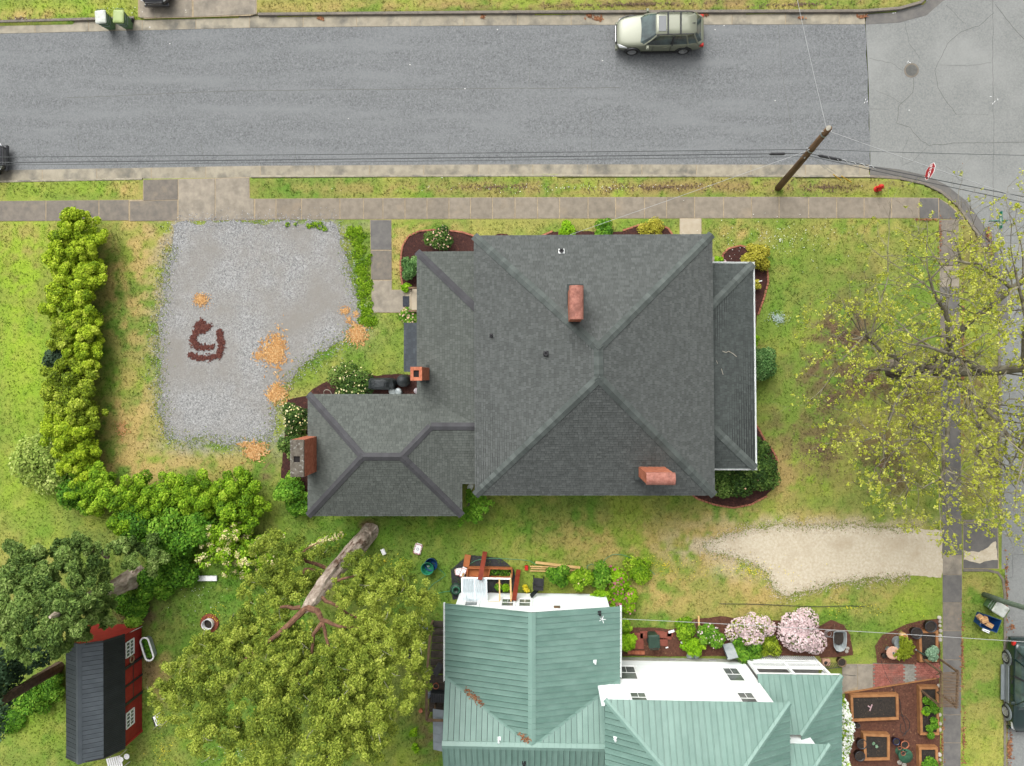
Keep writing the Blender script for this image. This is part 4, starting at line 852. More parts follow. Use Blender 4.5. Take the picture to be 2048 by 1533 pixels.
topA = lambda x: min(FA1.z(x, yA), FA2.z(x, yA))-.05
siding(xa0, xa1, yw, .2, 4.6, gh, topA); MB().box(((xa0+xa1)/2, yw-2.2, 1.6), (xa1-xa0-.1, 4., 3.2)).build('wall', M_white, gh)
MB().box(((xa0+xa1)/2, yw-.09, .1), (xa1-xa0, .1, .2)).build('foundation', M_conc, gh)
for x0, x1 in ((928, 957), (1001, 1029), (1036, 1063)): window(P(x0+2, 1208, 2.2).x, P(x1-2, 1208, 2.2).x, 1.25, 2.55, yw, gh)
MB().box((P(1114, 1212, 2.6).x, yw+.03, 2.6), (.34, .06, .25)).build('gable_vent', M_wood, gh)
# two-storey block
EC = 5.8; c1, c2_ = P(1210, 1399, EC), P(1580, 1400, EC); c2_.y = c1.y; hw = (c2_.x-c1.x)/2; ap = Vector((c1.x+hw, c1.y-hw, EC+hw*.5)); bk = 9
FCN = Face([c1, c2_, ap]); cs1, cs2 = Vector((c1.x, c1.y-bk, EC)), Vector((c2_.x, c1.y-bk, EC)); apb = Vector((ap.x, c1.y-bk+hw, ap.z)) if bk > 2*hw else ap
FCW = Face([c1, ap, cs1]); FCE = Face([c2_, ap, cs2])
for f in (FCN, FCW, FCE): metal(f, gh)
ridge_trim(c1, ap, FCN, FCW, gh, .13); ridge_trim(c2_, ap, FCN, FCE, gh, .13)
ywc = c1.y-.25; wx1 = P(1480, 1311, 0).x; siding(xr-1.2, wx1, ywc, .45, EC-.05, gh); MB().box(((c1.x+.3+wx1)/2, ywc-4.1, 2.8), (wx1-c1.x-.3, 8, 5.6)).build('wall', M_white, gh)
MB().box(((xr-1.2+wx1)/2, ywc-.1, .22), (wx1-xr+1.2, .22, .45)).build('foundation', mat('limewashed_block', ph(176, 180, 164), ph(196, 198, 184), 3, .9, .2, 30), gh)
for x in (1345, 1425): q = P(x, 1316, .3); MB().box((q.x, ywc+.02, .28), (.4, .05, .14)).build('crawl_vent', M_alu, gh)
for x0, x1, zc, za, zb_ in ((1236, 1272, 2.1, 1.25, 2.95), (1452, 1482, 2.1, 1.25, 2.95), (1262, 1293, 5., 4.45, 5.6), (1481, 1512, 5., 4.25, 5.6)): window(P(x0, 1340, zc).x, P(x1, 1340, zc).x, za, zb_, ywc, gh)
MB().box((wx1+.03, ywc-.02, 3.1), (.13, .13, 5.4)).build('corner_board', M_white, gh)
# east wall of the two-storey block and its cross-gable
gy = P(1620, 1488, 5.2).y; gx0 = wx1; gx1 = P(1660, 1488, 5.2).x
siding(gx0-.3, gx1-.5, gy-.3, 3.2, 5.15, gh)
G1, G2 = Vector((gx0-.6, gy, 5.2)), Vector((gx1, gy, 5.2)); FG = Face([G1, G2, G2+Vector((-1.6, -1.6, .8)), G1+Vector((0, -1.6, .8))]); FGE = Face([G2, G2+Vector((-1.6, -1.6, .8)), G2+Vector((-1.6, -4, .8)), G2+Vector((0, -4, 0))])
metal(FG, gh); metal(FGE, gh); ridge_trim(G2, G2+Vector((-1.6, -1.6, .8)), FG, FGE, gh, .12)
MB().box(((gx0+gx1)/2-.4, gy-2.4, 2.6), (gx1-gx0-.4, 4, 5.1)).build('wall', M_white, gh)
# wrap-round porch roof
d1, d2 = P(1500, 1350, 3.0), P(1684, 1351, 3.0); d1.y = d2.y; d1.x = wx1+.02; hpd = 2.6; D3 = Vector((d2.x-hpd, d2.y-hpd, 4.25)); D4 = Vector((wx1+.02, d2.y-hpd, 4.25))
FDN = Face([d1, d2, D3, D4]); FDE = Face([d2, D3, Vector((D3.x, d2.y-8, 4.25)), Vector((d2.x, d2.y-8, 3.0))])
metal(FDN, gh); metal(FDE, gh); ridge_trim(d2, D3, FDN, FDE, gh, .13)
MB().add([d1-Vector((0, 0, .03)), d2-Vector((0, 0, .03)), d2-Vector((0, 0, .2)), d1-Vector((0, 0, .2))], [(0, 1, 2, 3)]).build('fascia', M_white, gh)
py = P(1560, 1312, 0).y; px0, px1 = P(1486, 1312, 0).x, P(1626, 1312, 0).x
MB().box(((px0+px1)/2, py-2.0, .72), (px1-px0, 4, .1)).build('porch_floor', mat('porch_paint', ph(150, 148, 142), ph(166, 164, 158), 3, .8), gh)
for i in range(34): x = px0+(px1-px0)*i/33; MB().box((x, py, .36), (.06, .05, .62)).build('lattice_slat', M_white, gh)
MB().box(((px0+px1)/2, py, .70), (px1-px0, .09, .12)).build('rail', M_white, gh); MB().box(((px0+px1)/2, py, .95), (px1-px0, .08, .07)).build('rail', M_white, gh); MB().box(((px0+px1)/2, py, 1.62), (px1-px0, .14, .08)).build('rail', M_white, gh)
for i in range(44): x = px0+(px1-px0)*(i+.5)/44; MB().box((x, py, 1.28), (.045, .045, .6)).build('baluster', M_white, gh)
for x in (px0+.08, (px0+px1)/2, px1-.08): MB().box((x, py-.02, 1.85), (.15, .15, 2.3)).build('porch_post', M_white, gh)
MB().box((px1-.1, py-2, 1.62), (.12, 3.6, .08)).build('rail', M_white, gh)
# roof fittings
vent(1190, 1323, FA2, gh, .09, M_white, .35, .045); vent(998, 1477, FB1, gh, .09, M_white, .3, .045); vent(1230, 1478, FCW, gh, .09, M_white, .3, .045)
vent(1199, 1226, FA2, gh, .1, M_black, .35, .07); vent(1048, 1530, FBS, gh, .1, M_black, .3, .08)
q = P(1205, 1240, 4.2); an = thing('antenna', 'small white metal antenna on the sea green roof corner', 'antenna', (q.x, q.y, FA2.z(q.x, q.y)))
z0 = FA2.z(q.x, q.y); MB().tube([(q.x-.1, q.y+.2, z0), (q.x, q.y, z0+.5)], .02, 6).build('mast', M_alu, an)
mb = MB()
for a in range(5): t = a*1.256; mb.tube([(q.x, q.y, z0+.48), (q.x+math.cos(t)*.18, q.y+math.sin(t)*.18, z0+.5+.1*math.sin(3*t))], .015, 6)
mb.build('arm', M_white, an)
flecks('leaf_litter', [(940, 1385, 10, 8, 3.9), (950, 1393, 10, 9, 3.95), (1036, 1470, 10, 8, 4.5), (925, 1375, 5, 4, 3.8)], 1, .1, M_litter)
bpy.data.objects.remove(bpy.context.scene.objects[-1]) if False else None
lo = [o for o in COL.objects if o.name.startswith('leaf_litter')][-1]
V = []; F = []
for _ in range(150):
    t = random.choice([random.uniform(.22, .42), random.uniform(.22, .42), random.uniform(.84, .93)]); c = V1.lerp(RB, t); x, y = c.x+random.gauss(.12, .09), c.y+random.gauss(.08, .09); z = max(FA1.z(x, y), FB1.z(x, y))+random.uniform(.05, .09); a = random.uniform(0, 6.3); u = Vector((math.cos(a), math.sin(a), random.uniform(-.2, .2)))*.06; v = Vector((-math.sin(a), math.cos(a), .1))*.035; i = len(V); q = Vector((x, y, z)); V += [q-u, q+v, q+u, q-v]; F.append((i, i+1, i+2, i+3))
bpy.data.objects.remove(lo); lo = obj_from('leaf_litter', V, F, M_litter, origin=tuple(V1)); a = lo.data.attributes.new('tint', 'FLOAT', 'FACE'); a.data.foreach_set('value', rng.random(len(F)).astype(np.float32)); tag(lo, 'brown leaves caught in the valley of the sea green roof', 'leaves', kind='stuff')
# rear deck stairs
dk = thing('deck_stairs', 'dark weathered timber stairs and landing beside the sea green roof', 'stairs', (P(870, 1320).x, P(870, 1320).y, 0))
x0, x1 = P(862, 1300, .8).x, xl+.5; ys0 = P(870, 1243, .1).y; nst = 7; run = .37
for i in range(nst):
    z = .12+i*.19; MB().bbox(((x0+x1)/2, ys0-run*(i+.5), z), (x1-x0, run-.04, .05), .008).build('tread', M_darkwood, dk); MB().box(((x0+x1)/2, ys0-run*i-.02, z-.08), (x1-x0, .03, .14)).build('riser', M_darkwood, dk)
zl = .12+nst*.19; yl = ys0-run*nst
for j in range(14): MB().bbox(((x0+x1)/2, yl-.07-j*.15, zl), (x1-x0, .14, .05), .006).build('deck_board', M_darkwood, dk)
for (a, b) in (((x0, ys0, .95), (x0, yl, zl+.95)), ((x0, yl, zl+.95), (x0, yl-2.1, zl+.95)), ((x0, yl-2.1, zl+.95), (x1, yl-2.1, zl+.95))): board(MB(), a, b, .14, .05).build('hand_rail', M_wood, dk)
for y, z in ((ys0, 0), (yl, zl), (yl-2.1, zl)): MB().box((x0, y, z/2+.45), (.1, .1, z+.9)).build('post', M_wood, dk)
# corrugated lean-to
lt = thing('lean_to', 'grey sheet metal lean-to roof against the sea green house', 'lean-to', (P(878, 1450).x, P(878, 1450).y, 0))
a, b, c, d = P(866, 1418, 2.1), Vector((xl+.5, 0, 2.5)), Vector((xl+.5, 0, 2.5)), P(867, 1499, 2.1); b.y = a.y+.05; c.y = d.y-.03
f = Face([a, b, c, d]); u0, u1, v0, v1 = f.rng()
for i in range(5):
    q = clip_rect(f.poly, u0+(u1-u0)*i/5+.005, u0+(u1-u0)*(i+1)/5-.005, v0-1, v1+1); mb = MB(); add_piece(mb, f, q, lambda u, v: .03, 0); mb.build('roof_sheet', mat('dull_zinc', ph(132, 142, 148), ph(150, 160, 166), 2, .5, objr=.06) if 'dull_zinc' not in MATS else MATS['dull_zinc'], lt)
for q in (a, d): MB().box((q.x+.08, q.y, 1.03), (.09, .09, 2.06)).build('post', M_wood, lt)
# ---------------------------------------------- the red gambrel shed
sx1 = P(284, 1372, 0).x; sm = P(157, 1400, 3.4).x; sx0 = 2*sm-sx1; sy1 = P(215, 1246, 0).y+.05; sy0 = P(246, 1500, 1.9).y
sh = thing('garden_shed', 'red garden shed with black and grey gambrel roof', 'shed', (sm, (sy0+sy1)/2, 0))
prof = [(sx0, 0), (sx1, 0), (sx1, 1.9), (sx1-.5, 2.85), (sm, 3.35), (sx0+.5, 2.85), (sx0, 1.9)]
mb = MB(); mb.loft([[Vector((x, sy0+.12, z*.985)) for x, z in prof], [Vector((x, sy1-.12, z*.985)) for x, z in prof]]); mb.build('wall', M_shedred, sh)
sl_ = [((sx1+.08, 1.8), (sx1-.5, 2.87)), ((sx1-.5, 2.87), (sm, 3.4)), ((sx0-.08, 1.8), (sx0+.5, 2.87)), ((sx0+.5, 2.87), (sm, 3.4))]
for k, ((xa, za), (xb, zb)) in enumerate(sl_):
    f = Face([(xa, sy0, za), (xa, sy1, za), (xb, sy1, zb), (xb, sy0, zb)]); u0, u1, v0, v1 = f.rng(); base = obj_from('roof', [q-f.n*.03 for q in f.p], [(0, 1, 2, 3)], M_black, sh)
    if k in (1, 3):
        n = 26
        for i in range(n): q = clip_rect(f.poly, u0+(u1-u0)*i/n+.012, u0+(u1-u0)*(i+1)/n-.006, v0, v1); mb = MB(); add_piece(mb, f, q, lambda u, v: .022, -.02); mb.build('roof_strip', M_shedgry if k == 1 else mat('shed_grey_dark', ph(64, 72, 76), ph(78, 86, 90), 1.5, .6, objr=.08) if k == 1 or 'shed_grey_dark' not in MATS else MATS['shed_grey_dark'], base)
    else:
        mb = MB(); n = 60
        for i in range(n): q = clip_rect(f.poly, u0+(u1-u0)*i/n+.01, u0+(u1-u0)*(i+1)/n-.01, v0, v1); add_piece(mb, f, q, lambda u, v: .02, -.02)
        mb.build('roof_strip', M_shedblk, base, kind='stuff')
mb = MB(); mb.add([(sm-.17, sy0-.01, 3.36), (sm, sy0-.01, 3.46), (sm+.17, sy0-.01, 3.36), (sm-.17, sy1+.01, 3.36), (sm, sy1+.01, 3.46), (sm+.17, sy1+.01, 3.36)], [(0, 1, 4, 3), (1, 2, 5, 4)]); mb.build('ridge_trim', M_shedgry, sh)
fx = sx1+.005
for y, w in ((sy1-2.05, .16), (sy1-2.05-1.05, .12), (sy1-2.05-2.1, .16)): MB().box((fx+.03, y, .92), (.06, w, 1.8)).build('black_trim', M_black, sh)
for (ya, yb) in ((sy1-2.13, sy1-3.04), (sy1-3.16, sy1-4.07)):
    d_ = MB().box((fx+.012, (ya+yb)/2, .93), (.03, ya-yb, 1.74)).build('door', M_shedred, sh)
    for z in (.55, 1.36): MB().bbox((fx+.03, (ya+yb)/2, z), (.02, ya-yb-.08, .72), .005).build('door_panel', M_shedred, d_)
    MB().box((fx+.032, (ya+yb)/2, .955), (.03, ya-yb, .05)).build('door_rail', M_black, d_)
for yc in (sy1-1.05, sy1-5.15):
    w = MB()
    for dy, z, sy_, sz in ((0, 1.62, .92, .07), (0, .88, .92, .07), (.43, 1.25, .07, .7), (-.43, 1.25, .07, .7), (0, 1.25, .05, .7), (0, 1.25, .8, .05), (.21, 1.25, .025, .7), (-.21, 1.25, .025, .7)): w.box((fx+.035, yc+dy, z), (.05, sy_, sz))
    o = w.build('window', M_white, sh); MB().box((fx+.015, yc, 1.25), (.02, .8, .68)).build('pane', M_glass, o)
for y in (sy0+.13, sy1-.13): MB().box((fx+.02, y, .95), (.05, .1, 1.85)).build('corner_board', M_shedred, sh)
for e, yy in ((1, sy1-.1), (-1, sy0+.1)):
    mb = MB()
    for a, b in zip(prof[2:], prof[3:]): board(mb, (a[0], yy+e*.04, a[1]), (b[0], yy+e*.04, b[1]), .08, .12)
    mb.build('barge_board', M_black, sh)
q = P(262, 1326, 1.1); w = thing('wreath', 'faded round wreath hanging on the red shed wall beside door', 'wreath', (fx, sy1-1.75, 1.05)); mb = MB()
mb.tube([(fx+.06, sy1-1.75+math.cos(t)*.18, 1.1+math.sin(t)*.18) for t in np.linspace(0, 6.283, 17)], .05, 6, False); mb.build('ring', mat('dried_wreath', ph(150, 120, 92), ph(176, 150, 120), 12, .95, .8, 20), w)
# ================================================= PLANTS
def leafcol(name, cols, rough=.75, trans=.3): return mat(name, cols[0], tint=[ph(*c, .92) for c in cols], rough=rough, trans=trans, spec=.25)
L_hedge = leafcol('hedge_leaf', [(70, 106, 16), (108, 148, 22), (144, 180, 36), (180, 204, 68)])
L_hedgec = leafcol('hedge_leaf_column', [(94, 122, 18), (140, 168, 28), (176, 198, 44), (204, 216, 84)])
L_hedgey = leafcol('hedge_leaf_yellow', [(84, 104, 22), (124, 146, 30), (160, 178, 48), (196, 206, 92)])
L_hedgep = leafcol('pale_hedge_leaf', [(96, 122, 40), (134, 158, 66), (166, 184, 92), (196, 208, 124)])
L_dkbl = leafcol('dark_leaf', [(34, 52, 34), (54, 76, 52), (78, 100, 72)])
L_bush = leafcol('bush_leaf', [(46, 84, 18), (74, 122, 26), (104, 152, 36), (140, 178, 60)])
L_cedar = leafcol('cedar_leaf', [(84, 104, 32), (124, 142, 48), (158, 172, 64), (188, 198, 92)])
L_juni = leafcol('juniper_leaf', [(52, 76, 30), (92, 120, 54), (124, 150, 72), (158, 178, 104)])
L_cam = leafcol('camellia_leaf', [(34, 58, 22), (58, 88, 34), (84, 114, 44), (126, 150, 74)])
L_box = leafcol('boxwood_leaf', [(48, 84, 40), (74, 114, 56), (104, 142, 78), (140, 172, 108)])
L_lime = leafcol('lime_leaf', [(96, 140, 14), (130, 176, 20), (160, 198, 40)])
L_yell = leafcol('yellow_leaf', [(140, 138, 40), (172, 166, 56), (200, 192, 84)])
L_blue = leafcol('bluegreen_leaf', [(96, 130, 104), (128, 160, 130), (160, 188, 158)])
L_maple = leafcol('maple_leaf', [(140, 150, 42), (170, 178, 58), (194, 198, 82), (208, 208, 116)], trans=.4)
F_cream = leafcol('cream_flower', [(214, 198, 132), (232, 220, 164), (244, 236, 196)])
F_pink = leafcol('pink_flower', [(196, 164, 168), (222, 200, 200), (238, 226, 226)])
F_mag = leafcol('magenta_flower', [(150, 70, 96), (186, 108, 128), (206, 140, 150)])
F_white = leafcol('white_flower', [(214, 220, 208), (236, 238, 232), (250, 250, 248)])
F_peach = leafcol('peach_flower', [(214, 168, 130), (236, 200, 170), (246, 224, 204)])
F_yel = leafcol('yellow_flower', [(206, 190, 30), (230, 212, 50), (240, 226, 90)])
def foliage(name, cl, n, size, m, parent, shell=(.55, 1.05), elong=1.5, up=.35, out=.8, origin=None, minz=.02):
    """leaf quads spread over clumps (x, y, z, rxy, rz, tint)"""
    c = np.array(cl, float); w = c[:, 3]**2; k = rng.choice(len(c), n, p=w/w.sum()); c = c[k]
    d = rng.normal(size=(n, 3)); d /= np.linalg.norm(d, axis=1)[:, None]; flip = (d[:, 2] < 0) & (rng.random(n) < up*2); d[flip, 2] *= -1
    r = rng.uniform(shell[0], shell[1], n)**.7
    p = c[:, :3]+d*r[:, None]*np.stack([c[:, 3], c[:, 3], c[:, 4]], 1); p[:, 2] = np.maximum(p[:, 2], minz)
    nr = d*out+rng.normal(size=(n, 3))*.45+np.array([0, 0, .35]); nr /= np.linalg.norm(nr, axis=1)[:, None]
    a = np.cross(nr, rng.normal(size=(n, 3))); a /= np.linalg.norm(a, axis=1)[:, None]; b = np.cross(nr, a); s = size*rng.uniform(.6, 1.35, n)[:, None]
    v = np.stack([p-a*s*elong/2, p+b*s/2, p+a*s*elong/2, p-b*s/2], 1).reshape(-1, 3)
    off = ORG.get(parent, Vector((0, 0, 0))) if parent else Vector(origin or (0, 0, 0)); v = v-np.array(off)
    me = bpy.data.meshes.new(name); me.vertices.add(4*n); me.vertices.foreach_set('co', v.astype(np.float32).ravel()); me.loops.add(4*n); me.loops.foreach_set('vertex_index', np.arange(4*n, dtype=np.int32))
    me.polygons.add(n); me.polygons.foreach_set('loop_start', np.arange(0, 4*n, 4, dtype=np.int32)); me.update(calc_edges=True)
    at = me.attributes.new('tint', 'FLOAT', 'FACE'); at.data.foreach_set('value', np.clip(c[:, 5]+rng.normal(0, .2, n), 0, 1).astype(np.float32)); me.materials.append(m)
    o = link(bpy.data.objects.new(name, me))
    if parent: o.parent = parent
    else: o.location = off
    return o
def interp(pts, k):
    out = []
    for a, b in zip(pts, pts[1:]): out += [a.lerp(b, i/k) for i in range(k)]
    return out+[pts[-1]]
def dome(c, r, h, k, cr=.42, tv=.16, base=.15, tb=.5, flat=False):
    """k sub-clumps filling a dome of radius r and height h standing at c"""
    out = []
    for _ in range(k):
        a = random.uniform(0, 6.283); t = math.sqrt(random.random())*(1-cr*.75); q = cr*random.uniform(.7, 1.2)
        z = base+(h-base)*math.sqrt(max(0, 1-t*t))*random.uniform(.55, 1.)-q*r*.5
        if flat: t = math.sqrt(random.random())*.95; z = h*random.uniform(.55, 1.)*(1-.25*t**4)-q*r*.3
        out.append((c.x+math.cos(a)*t*r, c.y+math.sin(a)*t*r, max(.1, z), q*r, q*min(r, h)*.8, tb+random.gauss(0, tv)))
    return out
SHR = 0
def shrub(name, px, py, rpx, h, n, size, m, label, cat='shrub', k=9, group=None, flowers=None, ry=None, stem=True, tb=.5, cr=.42, elong=1.5, out=.8, flat=False):
    """shrub whose crown is seen about (px, py) with radius rpx"""
    z = h*.6; c = P(px, py, z); r = 1.2*rpx/pxm(z); n = int(n*1.25); g = Vector((c.x, c.y, 0)); t = thing(name, label, cat, (c.x, c.y, 0), group=group)
    cl = dome(g, r, h, k, cr, tb=tb, flat=flat)
    if ry:
        f = ry/rpx; cl = [(q[0], c.y+(q[1]-c.y)*f, q[2], q[3]*min(1, max(.6, f)), q[4], q[5]) for q in cl]
    cl.append((c.x, c.y, h*.45, r*.62*min(1, (ry or rpx)/rpx), h*.42, tb-.15))
    foliage('foliage', cl, n, size, m, t, elong=elong, out=out)
    if flowers:
        fm, fn, fs = flowers; fo = foliage('flower', [(q[0], q[1], q[2]+.04, q[3]*1.04, q[4]*1.04, .5) for q in cl], fn, fs, fm, t, shell=(.92, 1.08), elong=1.1, up=.5); fo['kind'] = 'stuff'
    if stem:
        mb = MB()
        for _ in range(4):
            a = random.uniform(0, 6.28); mb.tube([(c.x+math.cos(a)*.05, c.y+math.sin(a)*.05, 0), (c.x+math.cos(a)*r*.3, c.y+math.sin(a)*r*.3, h*.55)], [.035, .012], 5)
        mb.build('stem', M_mbark, t)
    return t
# boundary hedge running down beside the lawn
HG = 'boundary hedge shrubs'
for px, py, r, h, m, lb, tb in ((160, 470, 44, 2.2, L_hedge, 'bright green hedge shrub at the pavement end of the boundary row', .5), (138, 510, 42, 2.0, L_hedge, 'bright green hedge shrub, second from the pavement in the boundary row', .48), (170, 555, 40, 2.1, L_hedge, 'bright green hedge shrub, third from the pavement in the boundary row', .5),
        (140, 600, 44, 2.2, L_hedge, 'bright green hedge shrub, fourth from the pavement in the boundary row', .47), (168, 640, 38, 2.1, L_hedge, 'bright green hedge shrub, fifth from the pavement in the boundary row', .5), (140, 668, 38, 2.0, L_hedgey, 'yellow-tipped hedge shrub above the gap with the dark bush', .5), (168, 706, 34, 1.9, L_hedge, 'low bright hedge shrub beside the dark bush', .52),
        (140, 775, 52, 2.1, L_hedgey, 'yellow-green feathery hedge shrub just past the dark bush', .42), (158, 825, 46, 2.0, L_hedgey, 'yellow-green feathery hedge shrub beside the gravel lot corner', .42), (136, 868, 50, 2.1, L_hedge, 'broad green hedge shrub beside the pale sprawling shrub', .5), (160, 920, 40, 1.9, L_hedge, 'green hedge shrub just above the hedge corner', .46),
        (185, 978, 44, 2.0, L_hedge, 'green hedge shrub standing at the corner of the hedge', .46), (258, 1004, 52, 2.3, L_hedge, 'green hedge shrub next to the hedge corner on the row to the wing', .42), (320, 1000, 50, 2.3, L_hedge, 'green hedge shrub in the middle of the row to the wing', .44),
        (392, 990, 44, 2.1, L_hedge, 'green hedge shrub next to the last one of the row to the wing', .44), (478, 1002, 52, 2.0, L_hedge, 'rounded green hedge shrub ending the row near the grey wing', .48)):
    shrub('hedge_shrub', px, py, r*1.0, h, 10000, .09, L_hedgec if (m is L_hedge and py < 940) else m, lb, 'hedge', 42, HG, tb=tb, cr=.2, flat=True, elong=1.7 if m is L_hedgey else 1.4)
shrub('dark_bush', 118, 726, 34, 1.5, 2600, .11, L_dkbl, 'dark blue-green bush poking out of the boundary hedge', 'shrub', 8)
shrub('pale_shrub', 82, 925, 56, 1.7, 4200, .12, L_hedgep, 'pale green sprawling shrub leaning out onto the lawn', 'shrub', 12, tb=.5)
shrub('hedge_shrub', 150, 985, 40, 1.6, 3000, .115, L_bush, 'mid green bush filling the foot of the hedge corner', 'hedge', 9, HG)
for px, py, r, h, lb in ((330, 1070, 60, 2.4, 'lush green bush behind the hedge row, above the dark conifer'), (270, 1045, 46, 2.2, 'lush green bush between the hedge row and the dark conifer'), (392, 1060, 40, 2.0, 'lush green bush beside the cream-flowered shrub'), (345, 1125, 46, 1.6, 'low green bush between conifer and cream-flowered shrub'), (300, 1165, 40, 1.2, 'low green undergrowth bush by the split stump'), (265, 1215, 36, 1.0, 'straggly green bush in front of the shed gable')):
    shrub('green_bush', px, py, r, h, 5200, .12, L_bush, lb, 'bush', 11, 'bushes round the hedge and conifer', tb=.48)
t = thing('flowering_shrub', 'large wild shrub covered in cream blossom beside leaning cedar', 'shrub', tuple(P(470, 1085, 0))); cl = []; mb = MB(); c = P(470, 1088, 1.4)
for k in range(46):
    a = random.uniform(0, 6.283); L = random.uniform(.5, 2.3)*(1.15 if abs(math.sin(a)) < .6 else .85); zz = random.uniform(1.1, 2.6)-.25*L; e = Vector((c.x+math.cos(a)*L, c.y+math.sin(a)*L, zz)); mb.tube([(c.x, c.y, 0), (c.x+math.cos(a)*L*.3, c.y+math.sin(a)*L*.3, zz*.8), tuple(e)], [.03, .02, .006], 5)
    for f in (.45, .65, .85, 1.): cl.append((c.x+math.cos(a)*L*f+random.gauss(0, .08), c.y+math.sin(a)*L*f+random.gauss(0, .08), zz*(.75+.25*f), random.uniform(.16, .34), .2, random.uniform(.3, .65)))
mb.build('stem', M_mbark, t); foliage('foliage', cl, 11000, .1, L_hedge, t, shell=(.2, 1.1))
foliage('flower', [(q[0], q[1], q[2]+.12, q[3]*.8, .1, .5) for q in random.sample(cl, 95)], 2600, .085, F_cream, t, shell=(.2, 1.1), elong=1.1, up=.5)['kind'] = 'stuff'
shrub('flowering_shrub', 545, 1140, 30, 1.8, 1600, .11, L_hedge, 'cream-blossomed rose sprays under the cedar branches', 'shrub', 7, flowers=(F_cream, 350, .12))
# arching spray
t = thing('rose_spray', 'thin arching rose spray with cream blossom across the trunk shade', 'rose', tuple(P(580, 1112, 0))); pts = [P(590, 1112, .6), P(620, 1095, 1.3), P(650, 1080, 1.5), P(682, 1070, 1.2)]
MB().tube(pts, .015, 5).build('stem', M_redbark, t); foliage('foliage', [(q.x, q.y, q.z, .3, .15, .5) for q in interp(pts, 3)], 300, .1, L_hedge, t); foliage('flower', [(q.x, q.y, q.z+.05, .2, .12, .6) for q in interp(pts[1:], 4)], 260, .1, F_cream, t)['kind'] = 'stuff'
# shrubs round the grey house
for a in ((880, 478, 26, 1.3, 2600, .09, L_cam, 'camellia dotted with peach blooms in the dark mulch bed', F_peach, 90), (822, 536, 20, 1.1, 1800, .09, L_box, 'pale green leafy shrub at the addition corner', None, 0), (700, 778, 44, 1.2, 2800, .09, L_cam, 'olive green shrub in mulch along the grey wing', F_cream, 120),
          (590, 838, 32, 1.6, 3200, .1, L_cam, 'glossy variegated shrub at the corner of the grey wing', F_cream, 160), (588, 892, 30, 1.7, 2600, .1, L_cam, 'dark glossy shrub above the wing chimney', None, 0), (582, 980, 32, 1.8, 3200, .1, L_bush, 'feathery green shrub below the wing chimney', None, 0), (600, 1010, 26, 1.5, 2000, .1, L_bush, 'small green shrub at the lower corner of the grey wing', None, 0),
          (1512, 516, 26, 1.2, 2200, .09, L_yell, 'yellow-green shrub at the porch corner bed', None, 0), (1530, 735, 33, 1.7, 5200, .07, L_box, 'round clipped boxwood beside the porch gutter', None, 0), (1482, 962, 60, 2.0, 7000, .1, L_cam, 'big glossy camellia at the house corner bed', F_peach, 14), (1526, 932, 40, 1.7, 4200, .1, L_cam, 'glossy shrub with lime tips beside the big camellia', None, 0),
          (1515, 895, 22, 1.4, 1500, .1, L_cam, 'small dark shrub under the porch gutter end', None, 0), (1130, 463, 17, .8, 900, .09, L_lime, 'lime green small shrub peeping from under the eave', None, 0), (1208, 458, 18, .9, 1100, .09, L_bush, 'fresh green small shrub under the eave in the middle', None, 0), (1305, 460, 24, .7, 1100, .08, L_yell, 'yellow-flecked low shrub in bed by the pale slab', None, 0),
          (816, 632, 16, .7, 900, .08, L_bush, 'pot-high shrub with peach blooms beside the side steps', F_peach, 80), (812, 574, 9, .5, 420, .08, L_lime, 'tiny lime plant by the step rail', None, 0), (1512, 572, 10, .7, 400, .08, L_yell, 'small yellowish plant in the porch corner mulch', None, 0), (1508, 682, 12, .6, 500, .08, L_lime, 'small lime plant by the porch gutter above the boxwood', None, 0), (1436, 522, 9, .5, 300, .08, L_lime, 'tiny green plant between slab and mulch at porch end', None, 0)):
    px, py, r, h, n, s, m, lb, fl, fn = a; shrub('shrub', px, py, r, h, n, s, m, lb, 'shrub', 9, flowers=(fl, fn, .1) if fl else None, ry=46 if r == 60 else None)
# ferny sapling below the wing
t = thing('sapling', 'ferny green sapling in the notch between wing and main roof', 'sapling', tuple(P(928, 1010, 0))); c = P(935, 1012, 1.5); cl = []; mb = MB()
for i in range(11):
    a = -1.9+i*.34; L = random.uniform(.8, 1.5); e = Vector((c.x+math.cos(a)*L, c.y+math.sin(a)*L*.8, 1.2+random.uniform(0, .6))); mb.tube([(c.x, c.y, 0), (c.x, c.y, 1.1), tuple(e)], [.03, .02, .006], 5)
    cl += [(c.x+(e.x-c.x)*f, c.y+(e.y-c.y)*f, 1.1+(e.z-1.1)*f, .16, .1, .5+.2*random.random()) for f in (.3, .5, .7, .9, 1.05)]
mb.build('stem', M_mbark, t); foliage('foliage', cl, 1800, .09, L_bush, t, elong=2.2)
